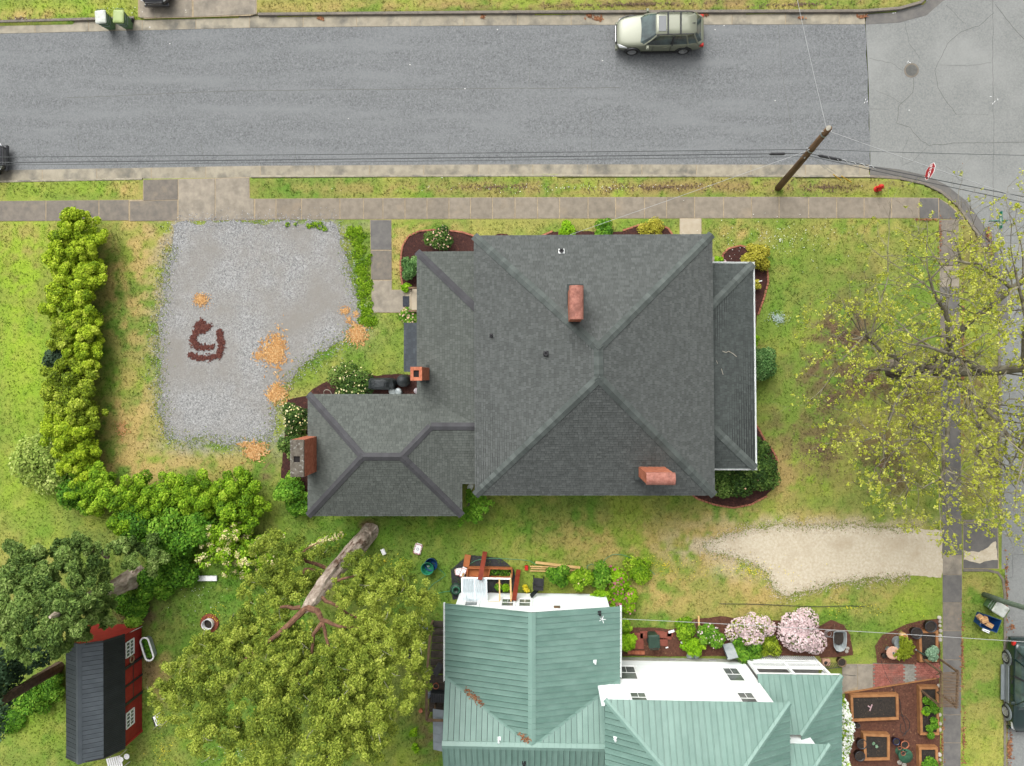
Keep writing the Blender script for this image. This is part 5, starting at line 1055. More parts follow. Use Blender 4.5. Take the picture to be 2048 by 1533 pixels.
# shrubs round the green-roofed house
WG = 'plants along the clapboard house'
for a in ((1118, 1152, 22, 1.1, 1700, .1, L_bush, 'round green bush beside the black chair', None, 0, 0), (1160, 1158, 24, 1.1, 1800, .1, L_hedge, 'round green bush with a pale bloom against white siding', F_cream, 12, .09), (1204, 1150, 26, 1.0, 1700, .09, L_bush, 'dusky green bush left of the magenta blooms', None, 0, 0), (1240, 1165, 30, 1.0, 2000, .09, L_lime, 'bright lime bush with magenta blooms', F_mag, 70, .15),
          (1280, 1145, 28, .7, 1500, .09, L_hedge, 'loose lime bush spreading onto the lawn', None, 0, 0), (1245, 1205, 28, 1.0, 1900, .09, L_lime, 'lime bush with pink sprays below the gable corner', F_mag, 60, .14), (1200, 1195, 20, .9, 1000, .09, L_lime, 'lime leaves hanging over the roof corner', None, 0, 0), (1252, 1280, 18, 1.2, 1500, .09, L_lime, 'bright lime bush tucked between gutter and bins', None, 0, 0), (1250, 1250, 15, 1.0, 900, .09, L_hedge, 'narrow lime shrub along the white roof gutter', None, 0, 0),
          (1375, 1260, 22, .9, 1300, .09, L_hedge, 'green plant right of the dark green cart', None, 0, 0), (1388, 1292, 20, .9, 1300, .09, L_lime, 'bright lime shrub hanging over the foundation', None, 0, 0), (1422, 1272, 26, 1.0, 1900, .09, L_bush, 'green shrub with blush blooms beside the grey lid', F_pink, 60, .1),
          (1497, 1300, 30, 1.0, 2400, .09, L_bush, 'green bush growing over the white porch lattice', None, 0, 0), (1540, 1290, 22, .9, 1300, .09, L_hedgey, 'olive green shrub between the two pink azaleas', None, 0, 0)):
    px, py, r, h, n, s, m, lb, fl, fn, fs = a; shrub('garden_bush', px, py, r, h, n, s, m, lb, 'bush', 8, WG, flowers=(fl, fn, fs) if fl else None)
shrub('azalea', 1500, 1258, 44, 1.3, 1800, .09, L_hedgey, 'pale pink azalea with greener centre above the porch', 'azalea', 12, 'pink azaleas', flowers=(F_pink, 2300, .1), ry=32)
shrub('azalea', 1596, 1272, 46, 1.4, 1300, .09, L_cam, 'dense pink azalea smothered in bloom beside the wheelbarrow', 'azalea', 14, 'pink azaleas', flowers=(F_pink, 4200, .105), ry=42)
t = thing('viburnum', 'tall white-flowered bush along the front porch eave', 'bush', tuple(P(1690, 1460, 0))); cl = []
for y in range(1412, 1560, 13):
    q = P(1686+random.uniform(-6, 8), y, 1.5); cl.append((q.x, q.y, 1.3+random.uniform(-.2, .3), .42, .6, .5))
foliage('foliage', cl, 4200, .1, L_hedge, t); foliage('flower', cl, 1900, .11, F_white, t, shell=(.9, 1.1), up=.5)
# ---------------------------------------------- trees
def trunk_rings(mb, pts, rs, n=12, flute=.14, seed=0):
    rings = []; r_ = random.Random(seed); ph_ = [r_.uniform(0, 6.28) for _ in range(4)]
    for i, p in enumerate(pts):
        d = (pts[min(i+1, len(pts)-1)]-pts[max(i-1, 0)]).normalized(); a = d.cross(Vector((0.3, 1, .1))).normalized(); b = a.cross(d)
        rings.append([p+(a*math.cos(t)+b*math.sin(t))*rs[i]*(1+flute*math.sin(3*t+ph_[0]+i*.2)+flute*.6*math.sin(5*t+ph_[1]-i*.3)+r_.uniform(-.05, .05)) for t in [6.2832*k/n for k in range(n)]])
    mb.loft(rings)
def limb(mb, pts, r0, r1, k=3, n=8, wob=.04):
    p = interp([Vector(q) for q in pts], k); m_ = len(p)-1
    for i in range(1, m_): p[i] = p[i]+Vector((random.uniform(-1, 1), random.uniform(-1, 1), random.uniform(-1, 1)))*wob
    mb.tube(p, [r0+(r1-r0)*i/m_ for i in range(m_+1)], n); return p
# leaning cedar
b0 = P(738, 1066, 0); cd_ = thing('cedar_tree', 'big leaning cedar with pale shaggy trunk and lime-tipped foliage', 'tree', tuple(b0))
tp = interp([b0+Vector((.1, .15, -.1)), P(728, 1078, .6), P(700, 1108, 2.6), P(672, 1138, 4.4), P(645, 1172, 6.2), P(622, 1205, 7.8), P(612, 1218, 8.4)], 4); nn = len(tp)
mb = MB(); trunk_rings(mb, tp, [float(np.interp(i/(nn-1), [0, .06, .3, .65, 1], [.56, .46, .5, .37, .22])) for i in range(nn)], 14, .13, 3); mb.build('trunk', M_bark, cd_)
lb = MB(); limbs = [([(612, 1216, 8.3), (575, 1252, 8.6), (545, 1280, 8.7), (500, 1312, 8.6), (440, 1360, 8.4)], .16, .04), ([(612, 1216, 8.3), (636, 1222, 8.8), (645, 1245, 8.8), (628, 1270, 8.9), (620, 1330, 8.8), (600, 1400, 8.8)], .16, .04), ([(642, 1240, 8.8), (680, 1252, 8.7), (740, 1262, 8.4)], .11, .03),
         ([(645, 1245, 8.8), (655, 1290, 8.9), (662, 1330, 8.8), (690, 1420, 8.8)], .09, .03), ([(650, 1136, 4.6), (612, 1122, 5.2), (598, 1112, 5.6)], .11, .07), ([(645, 1152, 5.2), (615, 1140, 5.6), (605, 1146, 5.8)], .16, .12), ([(660, 1165, 5.6), (700, 1155, 5.9), (712, 1150, 6)], .09, .03), ([(560, 1215, 8.6), (600, 1215, 8.2)], .06, .12),
         ([(640, 1195, 7.2), (660, 1205, 7.4), (700, 1230, 7.4), (780, 1260, 7.6)], .11, .03), ([(598, 1112, 5.6), (612, 1098, 5.9), (640, 1085, 6)], .06, .02)]
for px, a, b in limbs: limb(lb, [P(*q) for q in px], a, b)
lb.build('limb', M_redbark, cd_)
CL = [(520, 1120, 6, 36), (560, 1110, 6.2, 32), (600, 1135, 6.6, 28), (540, 1160, 6.8, 38), (500, 1190, 7, 34), (570, 1190, 7.4, 40), (530, 1225, 8, 38), (570, 1165, 7, 30), (700, 1140, 6.2, 26), (740, 1160, 6.6, 40), (790, 1165, 6.8, 38), (830, 1190, 6.8, 30), (700, 1190, 7.4, 34), (760, 1205, 7.6, 44), (815, 1230, 7.6, 42), (690, 1225, 8.2, 36), (740, 1250, 8.8, 40),
      (790, 1275, 8.6, 46), (830, 1275, 7.6, 26), (700, 1275, 9.4, 34), (750, 1310, 9.4, 44), (800, 1330, 9, 46), (835, 1370, 8, 26), (440, 1290, 8.6, 40), (400, 1310, 8.6, 40), (370, 1345, 8.4, 38), (330, 1370, 8.2, 36), (310, 1400, 8, 28), (480, 1310, 9.2, 42), (430, 1350, 9.4, 46), (380, 1400, 9, 46), (340, 1430, 8.6, 40), (530, 1340, 9.8, 44), (480, 1380, 10, 50), (430, 1430, 9.6, 50),
      (580, 1300, 9.8, 36), (600, 1350, 10.4, 42), (650, 1330, 10.2, 34), (560, 1390, 10.6, 46), (620, 1410, 10.8, 46), (690, 1360, 10.2, 42), (740, 1370, 10, 46), (780, 1400, 9.6, 44), (680, 1420, 10.8, 48), (740, 1440, 10.4, 46), (500, 1440, 10.4, 50), (570, 1460, 11, 52), (640, 1480, 11.2, 52), (700, 1490, 10.8, 46), (420, 1490, 9.6, 46), (480, 1510, 10.2, 52), (560, 1530, 11, 54), (640, 1550, 11.2, 52), (380, 1470, 9, 36), (740, 1510, 10, 36), (470, 1250, 8.2, 26), (700, 1128, 5.2, 18), (612, 1160, 6.4, 24), (668, 1185, 7., 20), (640, 1108, 4.6, 16), (560, 1300, 9.4, 34), (600, 1270, 9.2, 22), (520, 1285, 9., 30), (680, 1300, 9.6, 34), (460, 1325, 9.2, 36), (650, 1370, 10.2, 36), (720, 1330, 9.8, 36), (545, 1250, 8.6, 24), (590, 1320, 9.6, 34), (640, 1440, 10.8, 40), (560, 1350, 10.2, 40), (650, 1500, 10.6, 40), (520, 1580, 10.6, 60), (610, 1600, 10.8, 60)]
cl = []
for x, y, z, r in CL:
    q = P(x, y, z); rr = r/pxm(z); tb = random.uniform(.25, .62)
    if y < 1150: tb -= .1
    for _ in range(15):
        a = random.uniform(0, 6.28); t = math.sqrt(random.random())*.95*rr; s_ = rr*random.uniform(.16, .36); cl.append((q.x+math.cos(a)*t, q.y+math.sin(a)*t, z-.35+random.uniform(-.55, .5)*(1-.3*t/rr)-.35*(t/rr)**2, s_, s_*random.uniform(.5, .9), tb+random.gauss(0, .13)))
cl += [(q[0], q[1], q[2]-1.1, q[3]*1.5, q[4], q[5]-.05) for q in random.sample(cl, 260)]
foliage('crown', cl, 235000, .055, L_cedar, cd_, shell=(.25, 1.15), elong=2.0, out=.5)
mb = MB()
for _ in range(130):
    q = random.choice(cl); a = random.uniform(0, 6.28); p = Vector((q[0], q[1], q[2]+q[4]*.6)); e = p+Vector((math.cos(a), math.sin(a), .3))*random.uniform(.25, .6); mb.tube([p, p.lerp(e, .5)+Vector((random.uniform(-.06, .06), random.uniform(-.06, .06), .03)), e], [.014, .01, .004], 4)
mb.build('dead_twig', M_twig, cd_, kind='stuff')
# conifer by the shed
b1 = P(268, 1160, 0); jt = thing('conifer_tree', 'dark green drooping conifer over the red shed with split stump-like trunk', 'tree', tuple(b1))
mb = MB(); tp = interp([b1+Vector((.2, .1, -.1)), P(258, 1164, .7), P(225, 1180, 2.4), P(165, 1205, 5), P(120, 1225, 7.5), P(100, 1235, 9)], 3); trunk_rings(mb, tp, [.75, .68, .6, .55, .5, .46, .42, .38, .34, .3, .26, .22, .18, .14, .1, .06][:len(tp)]+[.05]*max(0, len(tp)-16), 12, .2, 5)
limb(mb, [P(215, 1115, 2.6), P(200, 1100, 3.2), P(186, 1098, 3.4), P(186, 1106, 3.4)], .14, .06); mb.build('trunk', M_bark, jt)
CL = [(30, 1120, 5, 40), (75, 1115, 5, 40), (120, 1095, 4.6, 36), (160, 1085, 4.2, 30), (195, 1115, 4, 26), (235, 1095, 3.4, 30), (280, 1100, 3, 34), (305, 1130, 2.8, 30), (250, 1125, 3.6, 26), (20, 1165, 6, 44), (70, 1160, 6.4, 46), (120, 1145, 6, 44), (165, 1140, 5.4, 36), (205, 1150, 4.6, 24), (10, 1215, 7, 48), (60, 1210, 7.6, 50), (110, 1200, 7.4, 48), (160, 1190, 6.4, 40), (200, 1195, 5.4, 30), (20, 1265, 7.4, 46), (70, 1260, 8.2, 50), (120, 1245, 8, 46), (165, 1235, 6.6, 38), (200, 1235, 5.2, 26), (30, 1305, 7, 34), (80, 1295, 7.4, 34), (115, 1290, 6.8, 30), (145, 1265, 6, 30), (-40, 1180, 6, 60), (-40, 1260, 7, 60), (215, 1210, 4.4, 18), (125, 1300, 6, 14)]
cl = []
for x, y, z, r in CL:
    q = P(x, y, z); rr = r/pxm(z); tb = random.uniform(.32, .62)
    for _ in range(9):
        a = random.uniform(0, 6.28); t = random.uniform(.1, .9)*rr; s_ = rr*random.uniform(.24, .4); cl.append((q.x+math.cos(a)*t, q.y+math.sin(a)*t, z-.2+random.uniform(-.35, .2), s_, s_*.6, tb+random.gauss(0, .13)))
foliage('crown', cl, 85000, .085, L_juni, jt, shell=(.2, 1.1), elong=2.6, out=.25)
b2 = P(118, 1334, 0); dt = thing('shade_tree', 'leaning dark-leaved tree trunk rising beside the red shed', 'tree', tuple(b2))
mb = MB(); trunk_rings(mb, interp([b2, P(75, 1358, 2.4), P(20, 1392, 5), P(-60, 1440, 8)], 4), [.34, .32, .31, .3, .29, .28, .27, .26, .25, .22, .2, .18, .15], 10, .1, 8); mb.build('trunk', mat('brown_bark', ph(92, 74, 62), ph(120, 98, 82), 5, .95, .6, 12), dt)
foliage('crown', [(*P(x, y, z), r/pxm(z), .5, random.uniform(.2, .6)) for x, y, z, r in ((10, 1330, 4, 36), (50, 1320, 3.5, 30), (85, 1310, 3, 24), (20, 1360, 4, 26), (5, 1400, 4.4, 24), (-40, 1360, 6, 60), (-60, 1440, 8, 80))], 7500, .13, leafcol('dark_glossy_leaf', [(30, 50, 30), (48, 74, 46), (72, 98, 68), (96, 124, 92)]), dt)
for px, py, r, h, lb in ((60, 1400, 34, .9, 'low ivy mound below the leaning dark-leaved trunk'), (100, 1375, 26, .7, 'ground ivy beside the shed and leaning trunk'), (20, 1440, 30, .5, 'thin ivy patch at lawn edge near the shed')): shrub('ivy', px, py, r, h, 1900, .1, L_bush, lb, 'ivy', 8, 'ivy mounds by the shed', stem=False)
# maple in first leaf
b3 = P(1788, 738, 0); mt = thing('maple_tree', 'big street-side maple in sparse yellow-green first leaf', 'tree', tuple(b3)); R_ = random.Random(11)
def tz(px, py, z): return P(px, py, z)
tmb = MB(); trunk_rings(tmb, interp([b3+Vector((0, 0, -.1)), tz(1800, 738, .7), tz(1850, 738, 3), tz(1895, 742, 4.8)], 4), [.62, .55, .5, .47, .45, .44, .43, .42, .41, .4, .39, .38, .36], 12, .08, 2); tmb.build('trunk', M_mbark, mt)
bmb = MB(); tips = []
def grow(p, d, L, r, lvl):
    if lvl == 0 or r < .0035: tips.append(p); return
    n = 3; pts = [p]; q = p
    for i in range(n):
        d = (d+Vector((R_.gauss(0, .16), R_.gauss(0, .16), R_.gauss(.03, .12)))).normalized(); q = q+d*L/n; pts.append(q)
    bmb.tube(pts, [r*(1-.45*i/n) for i in range(n+1)], 6 if r > .04 else 4, cap=False)
    if lvl <= 2: tips.extend(pts[1:])
    for i in range(R_.choice((2, 3, 3)) if lvl > 1 else 2):
        s = pts[R_.choice((2, 3, 3))]; a = Vector((R_.gauss(0, 1), R_.gauss(0, 1), R_.gauss(.15, .7))).normalized()
        grow(s, (d*.75+a*.75).normalized(), L*R_.uniform(.55, .8), r*R_.uniform(.42, .6), lvl-1)
main = [([(1895, 742, 4.8), (1960, 742, 6.6), (2048, 738, 8.6), (2130, 720, 11)], .32, .12), ([(1850, 736, 3.2), (1890, 700, 5), (1930, 655, 6.2), (2022, 577, 8), (2090, 520, 9.6)], .2, .08), ([(1880, 742, 4.4), (1915, 765, 5.4), (1938, 784, 6), (1990, 840, 7.4), (2060, 930, 9)], .2, .07), ([(1850, 736, 3.4), (1800, 720, 5), (1760, 700, 6.2), (1730, 670, 7)], .15, .05),
        ([(1870, 742, 4), (1820, 770, 5.4), (1790, 810, 6.4), (1770, 860, 7.2)], .15, .05), ([(1895, 742, 4.8), (1900, 690, 7), (1890, 620, 8.6), (1860, 560, 9.4)], .15, .05), ([(1905, 745, 5), (1900, 820, 7), (1890, 900, 8.4), (1880, 960, 9)], .14, .05), ([(1960, 742, 6.6), (1930, 720, 9), (1880, 700, 10.8), (1830, 690, 11.6)], .14, .04), ([(2022, 577, 8), (1960, 530, 9), (1900, 520, 9.6)], .1, .03), ([(1938, 784, 6), (1960, 860, 7.6), (1950, 930, 9)], .12, .04), ([(2048, 738, 8.6), (2050, 640, 10.4), (2030, 540, 11.4)], .12, .04), ([(2048, 738, 8.6), (2060, 840, 10), (2040, 950, 11)], .12, .04), ([(1850, 736, 3.4), (1790, 740, 5.6), (1730, 742, 7)], .13, .04), ([(1900, 820, 7), (1840, 870, 7.8), (1790, 900, 8)], .08, .03)]
spine = []
for px, r0, r1 in main:
    pts = limb(bmb, [P(*q) for q in px], r0, r1, 3, 8, .08); spine += pts[2:]
    for i, q in enumerate(pts):
        if i > 2 and i % 2: grow(q, Vector((R_.gauss(0, 1), R_.gauss(0, 1), R_.gauss(.25, .5))).normalized(), R_.uniform(1.0, 1.8), .045, 3)
    grow(pts[-1], (pts[-1]-pts[-2]).normalized(), 1.6, r1*.7, 3)
cen = Vector((b3.x, b3.y, 0))
for k in range(105):      # boughs spread evenly through the crown
    rad = 7.6*math.sqrt((k+.5)/105); a = k*2.39996; zt_ = 6.2+5.0*math.sqrt(max(0, 1-(rad/8.2)**2))*R_.uniform(.45, 1.1)
    e = cen+Vector((math.cos(a)*rad, math.sin(a)*rad, zt_)); near = sorted(spine, key=lambda q: (q-e).length+max(0, q.z-e.z)*1.5)[R_.choice((0, 0, 1, 2))]
    m_ = near.lerp(e, .5)+Vector((R_.gauss(0, .25), R_.gauss(0, .25), R_.gauss(.15, .2))); pts = limb(bmb, [near, m_, e], .04, .013, 3, 5, .06)
    for q in pts[2:]: grow(q, ((e-near).normalized()*.4+Vector((R_.gauss(0, 1), R_.gauss(0, 1), R_.gauss(.2, .5)))).normalized(), R_.uniform(.7, 1.3), .012, 3)
    grow(e, (e-near).normalized(), 1.2, .014, 3)
bmb.build('branch', mat('maple_twig', ph(100, 92, 74), ph(164, 158, 138), 2.2, .9), mt)
def proj(v):
    d = CR.transposed() @ (v-Vector((0, 0, CAM_H))); return 1024+FPX*d.x/-d.z, 766.5-FPX*d.y/-d.z
vox = {}
for q in tips:
    if (Vector((q.x, q.y, 0))-cen).length < 8.8: vox.setdefault((round(q.x/.28), round(q.y/.28), round(q.z/.5)), q)
use = []
for q in vox.values():      # thinner towards the north-west side of the crown
    x_, y_ = proj(q)
    if (x_ < 1900 and y_ < 600 and R_.random() < .65) or (y_ < 470 and R_.random() < .6): continue
    use.append(q)
R_.shuffle(use); use = use[:6500]
foliage('crown', [(q.x, q.y, q.z, R_.uniform(.07, .14), .08, R_.uniform(.2, .8)) for q in use], 8*len(use), .072, L_maple, mt, shell=(.1, 1.1), elong=1.2, out=.3)
print('maple tips', len(tips), len(use), 'twig faces', len(bmb.f))
# wild flowers in the back lawn and weeds
flecks('buttercups', [(430, 1230, 30, 30, .12), (520, 1440, 60, 50, .12), (330, 1500, 40, 30, .12), (1590, 1240, 90, 10, .1), (1700, 1215, 80, 16, .1), (1500, 1140, 120, 30, .1), (1330, 1130, 80, 30, .1), (770, 1120, 60, 30, .1), (500, 1480, 40, 40, .12)], 900, .05, F_yel, 'yellow buttercups scattered through the back lawns', 'flowers', elong=1)
flecks('clover', [(40, 38, 60, 8, .06), (240, 20, 120, 14, .06), (1560, 480, 200, 60, .05), (1150, 375, 500, 12, .05), (400, 1190, 60, 40, .1), (480, 1500, 80, 40, .1)], 420, .045, F_white, 'white clover specks scattered through lawns and verges', 'flowers', elong=1)
cl = []
for _ in range(70):
    y = random.uniform(452, 648); x = random.gauss(float(np.interp(y, [450, 520, 600, 650], [706, 722, 730, 740])), 7); q = P(x, y, .05); cl.append((q.x, q.y, .03, random.uniform(.12, .3), .06, random.uniform(.3, .65)))
for x, y, r in ((640, 452, 9), (628, 450, 7), (618, 452, 6), (650, 460, 5), (575, 450, 5), (590, 449, 4)): q = P(x, y, .05); cl.append((q.x, q.y, .04, r/34, .07, .45))
w = foliage('weeds', cl, 5200, .06, L_hedge, None, origin=tuple(P(700, 500, 0)), elong=2.2, out=.3)
tag(w, 'taller green weeds along the gravel edge by the path', 'weeds', kind='stuff')
# ================================================= VEHICLES
def car(name, label, loc, rz, paint, L=4.95, Wd=1.9, H=1.72, trim=None, group=None, rails=True, side_clad=None, sedan=False, bars=True, flare=None):
    """local frame: nose towards -X, left side towards -Y (door side seen from -Y)"""
    t = thing(name, label, 'car', loc, rz, group, local=True); k = L/4.95; hb = 1.06 if not sedan else .92; W2 = Wd/2
    st = [(0, .58, .70), (.06, .70, .76), (.18, .80, .84), (.45, .90, .92), (.95, .95, .99), (1.4, .96, hb), (2.0, .97, hb+.02), (3.2, .98, hb+.03), (4.2, .97, hb+.05), (4.62, .93, hb+.04), (4.84, .86, hb-.02), (4.95, .74, .80)]
    if sedan: st[7:] = [(3.2, .98, hb+.03), (4.0, .97, hb+.06), (4.6, .92, hb+.03), (4.84, .84, hb-.05), (4.95, .72, .7)]
    rings = []
    for x, w, z in st:
        x = (x-4.95/2)*k; w *= W2; ring = []
        half = [(w*.90, .24), (w*.985, .36), (w, .56), (w*.995, z-.26), (w*.975, z-.12), (w*.93, z-.03), (w*.80, z+.0), (w*.45, z+.03)]
        for y, zz in half: ring.append(Vector((x, -y, zz)))
        ring.append(Vector((x, 0, z+.04)))
        for y, zz in reversed(half): ring.append(Vector((x, y, zz)))
        rings.append(ring)
    b = MB().loft(rings).build('body', paint, t, smooth=True)
    m = b.modifiers.new('s', 'SUBSURF'); m.levels = m.render_levels = 1
    # glass house
    g0 = [(1.32, .70), (1.55, .84), (2.2, .885), (4.0, .87), (4.55, .80), (4.76, .66)]; g1 = [(2.08, .52), (2.16, .60), (2.4, .655), (3.8, .65), (4.22, .60), (4.36, .48)]
    if sedan: g1 = [(2.15, .50), (2.25, .58), (2.5, .62), (3.3, .62), (3.6, .56), (3.7, .46)]; g0 = [(1.42, .70), (1.6, .84), (2.2, .885), (3.6, .86), (4.2, .78), (4.4, .62)]
    f = lambda pts, z: [Vector(((x-2.475)*k, -y*Wd/1.9*.98, z)) for x, y in pts]+[Vector(((x-2.475)*k, y*Wd/1.9*.98, z)) for x, y in reversed(pts)]
    zb, zt = hb-.02, H-.07
    mid = [a.lerp(c, .55)+Vector((0, math.copysign(.03, a.y), 0)) for a, c in zip(f(g0, zb), f(g1, zt))]
    for q in mid: q.z = zb+(zt-zb)*.55
    gl = MB().loft([f(g0, zb), mid, f(g1, zt)]).build('window_glass', CAR_GLASS, t, smooth=False)
    # roof skin
    rr = f(g1, zt-.01); r2 = [Vector((q.x*.97+.03, q.y*.90, H-.02)) for q in rr]; r3 = [Vector((q.x*.7+.1, q.y*.5, H)) for q in rr]
    rf = MB().loft([[q+Vector((0, math.copysign(.012, q.y), -.04)) for q in rr], [q+Vector((0, math.copysign(.012, q.y), .0)) for q in rr], r2, r3]).build('roof', paint, t, smooth=True)
    # pillars
    for s in (-1, 1):
        P0, P1 = f(g0, zb), f(g1, zt); n = len(P0)
        for i in ((1, 3, 4) if s < 0 else (n-2, n-4, n-5)):
            pm = mid[i]; board(MB(), P0[i]+Vector((0, s*.012, 0)), pm+Vector((0, s*.014, 0)), .07, .05).build('pillar', paint, t); board(MB(), pm+Vector((0, s*.014, 0)), P1[i]+Vector((0, s*.014, 0)), .07, .05).build('pillar', paint, t)
        i0 = 2 if s < 0 else n-3; xm = (3.1-2.475)*k; board(MB(), (xm, s*.905*Wd/1.9, zb), (xm-.02, s*.69*Wd/1.9, zt), .08, .05).build('pillar', M_black, t)
        # mirrors, handles, sills
        MB().bbox(((1.72-2.475)*k, s*(W2+.09), hb+.06), (.16, .22, .15), .05).build('wing_mirror', paint, t)
        for xh in (2.75, 3.75): MB().box(((xh-2.475)*k, s*(W2-.012), hb-.16), (.2, .04, .035)).build('door_handle', paint if not side_clad else M_black, t)
        for xd in (2.05, 3.05, 3.95): MB().box(((xd-2.475)*k, s*(W2-.012), .68), (.012, .03, .66)).build('door_seam', M_black, t)
        MB().box(((2.5-2.475)*k, s*(W2-.035), .30), (2.1*k, .09, .12)).build('sill', side_clad or trim or M_black, t)
        if side_clad:
            MB().bbox(((2.5-2.475)*k, s*(W2+.0), .56), (2.0*k, .06, .26), .02).build('side_cladding', side_clad, t)
            MB().bbox(((2.5-2.475)*k, s*(W2+.10), .33), (1.9*k, .2, .06), .02).build('running_board', side_clad, t)
        # wheels
        for xw in (.93, 3.86):
            Mx = Matrix.Rotation(math.pi/2*(-s), 3, 'X'); c = Vector(((xw-2.475)*k, s*(W2-.12), .36))
            # wheel arch
            ar = MB()
            for a, bb in zip(np.linspace(.1, math.pi-.1, 13), np.linspace(.1, math.pi-.1, 13)[1:]): board(ar, (c.x+math.cos(a)*.43, s*(W2-.03), .36+math.sin(a)*.43), (c.x+math.cos(bb)*.43, s*(W2-.03), .36+math.sin(bb)*.43), .11, .07, Vector((0, 1, 0)))
            ar.build('wheel_arch', side_clad or M_black, t)
            MB().lathe((c.x, s*(W2-.10), .36), [(.40, 0), (.0, .0)], 20, Mx).build('arch_void', M_dark, t)
            w = MB().lathe(c, [(.22, -.1), (.31, -.1), (.36, -.07), (.365, 0.02), (.355, .09), (.33, .115), (.26, .12), (.235, .10)], 24, Mx).build('wheel', M_tire, t, smooth=True)
            r = MB(); r.lathe(c, [(.245, .108), (.235, .115), (.215, .108), (.205, .07), (0.0, .06)], 24, Mx)
            for a in range(6):
                q = 6.283*a/6; d = Vector((math.cos(q), math.sin(q), 0)); r.box(c+Mx@(d*.12+Vector((0, 0, .098))), (.2, .06, .024), M=Mx@Matrix.Rotation(q, 3, 'Z'))
            r.lathe(c, [(.06, .118), (.0, .122)], 12, Mx); r.build('rim', trim or M_alu, w)
        # lights
        h_ = MB(); h_.add([((x-2.475)*k, s*y*W2, z) for x, y, z in ((.07, .60, .66), (.20, .83, .70), (.62, .955, .80), (.60, .93, .90), (.24, .80, .83), (.10, .62, .75))], [(0, 1, 2, 3, 4, 5) if s < 0 else (5, 4, 3, 2, 1, 0)])
        hv = [v+Vector((-.02, s*.03, .025)) for v in h_.v]; h_.v = hv; h_.build('headlight', LAMP, t)
        tl = MB().bbox(((4.80-2.475)*k, s*.84*W2, hb-.2), (.2, .18*W2, .18), .04).build('tail_light', M_red, t)
    MB().bbox(((.02-2.475)*k, 0, .62), (.1, 1.05, .24), .03).build('grille', M_black, t)
    for z in (.56, .62, .68): MB().box(((-.035-2.475)*k, 0, z), (.02, .9, .012)).build('grille_bar', M_chrome, t)
    MB().bbox(((.06-2.475)*k, 0, .36), (.16, 1.62*W2, .2), .04).build('bumper', trim or paint, t); MB().bbox(((4.93-2.475)*k, 0, .44), (.14, 1.6*W2, .22), .04).build('bumper', trim or paint, t)
    if rails:
        for s in (-1, 1):
            MB().tube([((2.15-2.475)*k, s*.60, H-.05), ((2.3-2.475)*k, s*.62, H+.03), ((4.05-2.475)*k, s*.61, H+.03), ((4.2-2.475)*k, s*.59, H-.05)], .028, 6).build('roof_rail', M_black, t)
        if bars:
            for x in (2.75, 3.45): MB().bbox(((x-2.475)*k, 0, H+.06), (.08, 1.26, .03), .008).build('cross_bar', M_blackc, t)
    if not sedan: MB().bbox(((2.45-2.475)*k, 0, H-.012), (.42, .86, .05), .01).build('sunroof', CAR_GLASS2, t)
    MB().add([((4.1-2.475)*k, -.02, H-.01), ((4.1-2.475)*k, .02, H-.01), ((4.26-2.475)*k, .025, H-.01), ((4.26-2.475)*k, -.025, H-.01), ((4.25-2.475)*k, 0, H+.06)], [(0, 1, 4), (1, 2, 4), (2, 3, 4), (3, 0, 4)]).build('antenna_fin', M_black, t)
    for s in (-.3, .35): board(MB(), ((1.42-2.475)*k, s, hb+.03), ((1.52-2.475)*k, s+.42, hb+.10), .03, .02).build('wiper', M_black, t)
    return t
CAR_GLASS = mat('car_glass', ph(34, 44, 44), ph(92, 112, 110), 1.1, .05, spec=.9); CAR_GLASS2 = mat('sunroof_glass', ph(74, 82, 88), None, 3, .08, spec=.8); LAMP = mat('headlight_lens', (.7, .72, .72), (.5, .52, .52), 12, .1, spec=.8)
PA_sage = mat('sage_car_paint', ph(142, 146, 126), ph(148, 152, 132), .5, .38, metal=.2, coat=.5); PA_black = mat('black_car_paint', (.012, .014, .018), (.02, .02, .024), 1, .25, coat=1); PA_green = mat('dark_green_car_paint', ph(14, 40, 38), ph(20, 50, 46), 1, .28, coat=1); CLAD = mat('grey_cladding', ph(128, 136, 138), ph(140, 148, 150), 3, .5)
p = P(1321, 64, .8); car('sport_utility_car', 'sage green metallic estate car with roof bars parked by the kerb', (p.x, p.y+.06, ZR), R(0), PA_sage, 4.95, 1.92, 1.70)
p = P(310, 12, .6); car('parked_car', 'black car nosing out of the driveway across the road', (p.x, p.y+2.45, .02), R(90), PA_black, 4.7, 1.82, 1.45, rails=False, sedan=True)
p = P(6, 313, .6); car('parked_car', 'black car parked on the road beside the lower kerb', (p.x-2.35, p.y, ZR), R(180), PA_black, 4.7, 1.86, 1.5, rails=False, sedan=True)
p = P(2016, 1370, .5); car('offroad_car', 'dark green four-wheel drive with grey side cladding on the side street', (p.x+.95, p.y+.0, ZR), R(90), PA_green, 5.2, 1.9, 1.8, side_clad=CLAD, bars=False, rails=False)
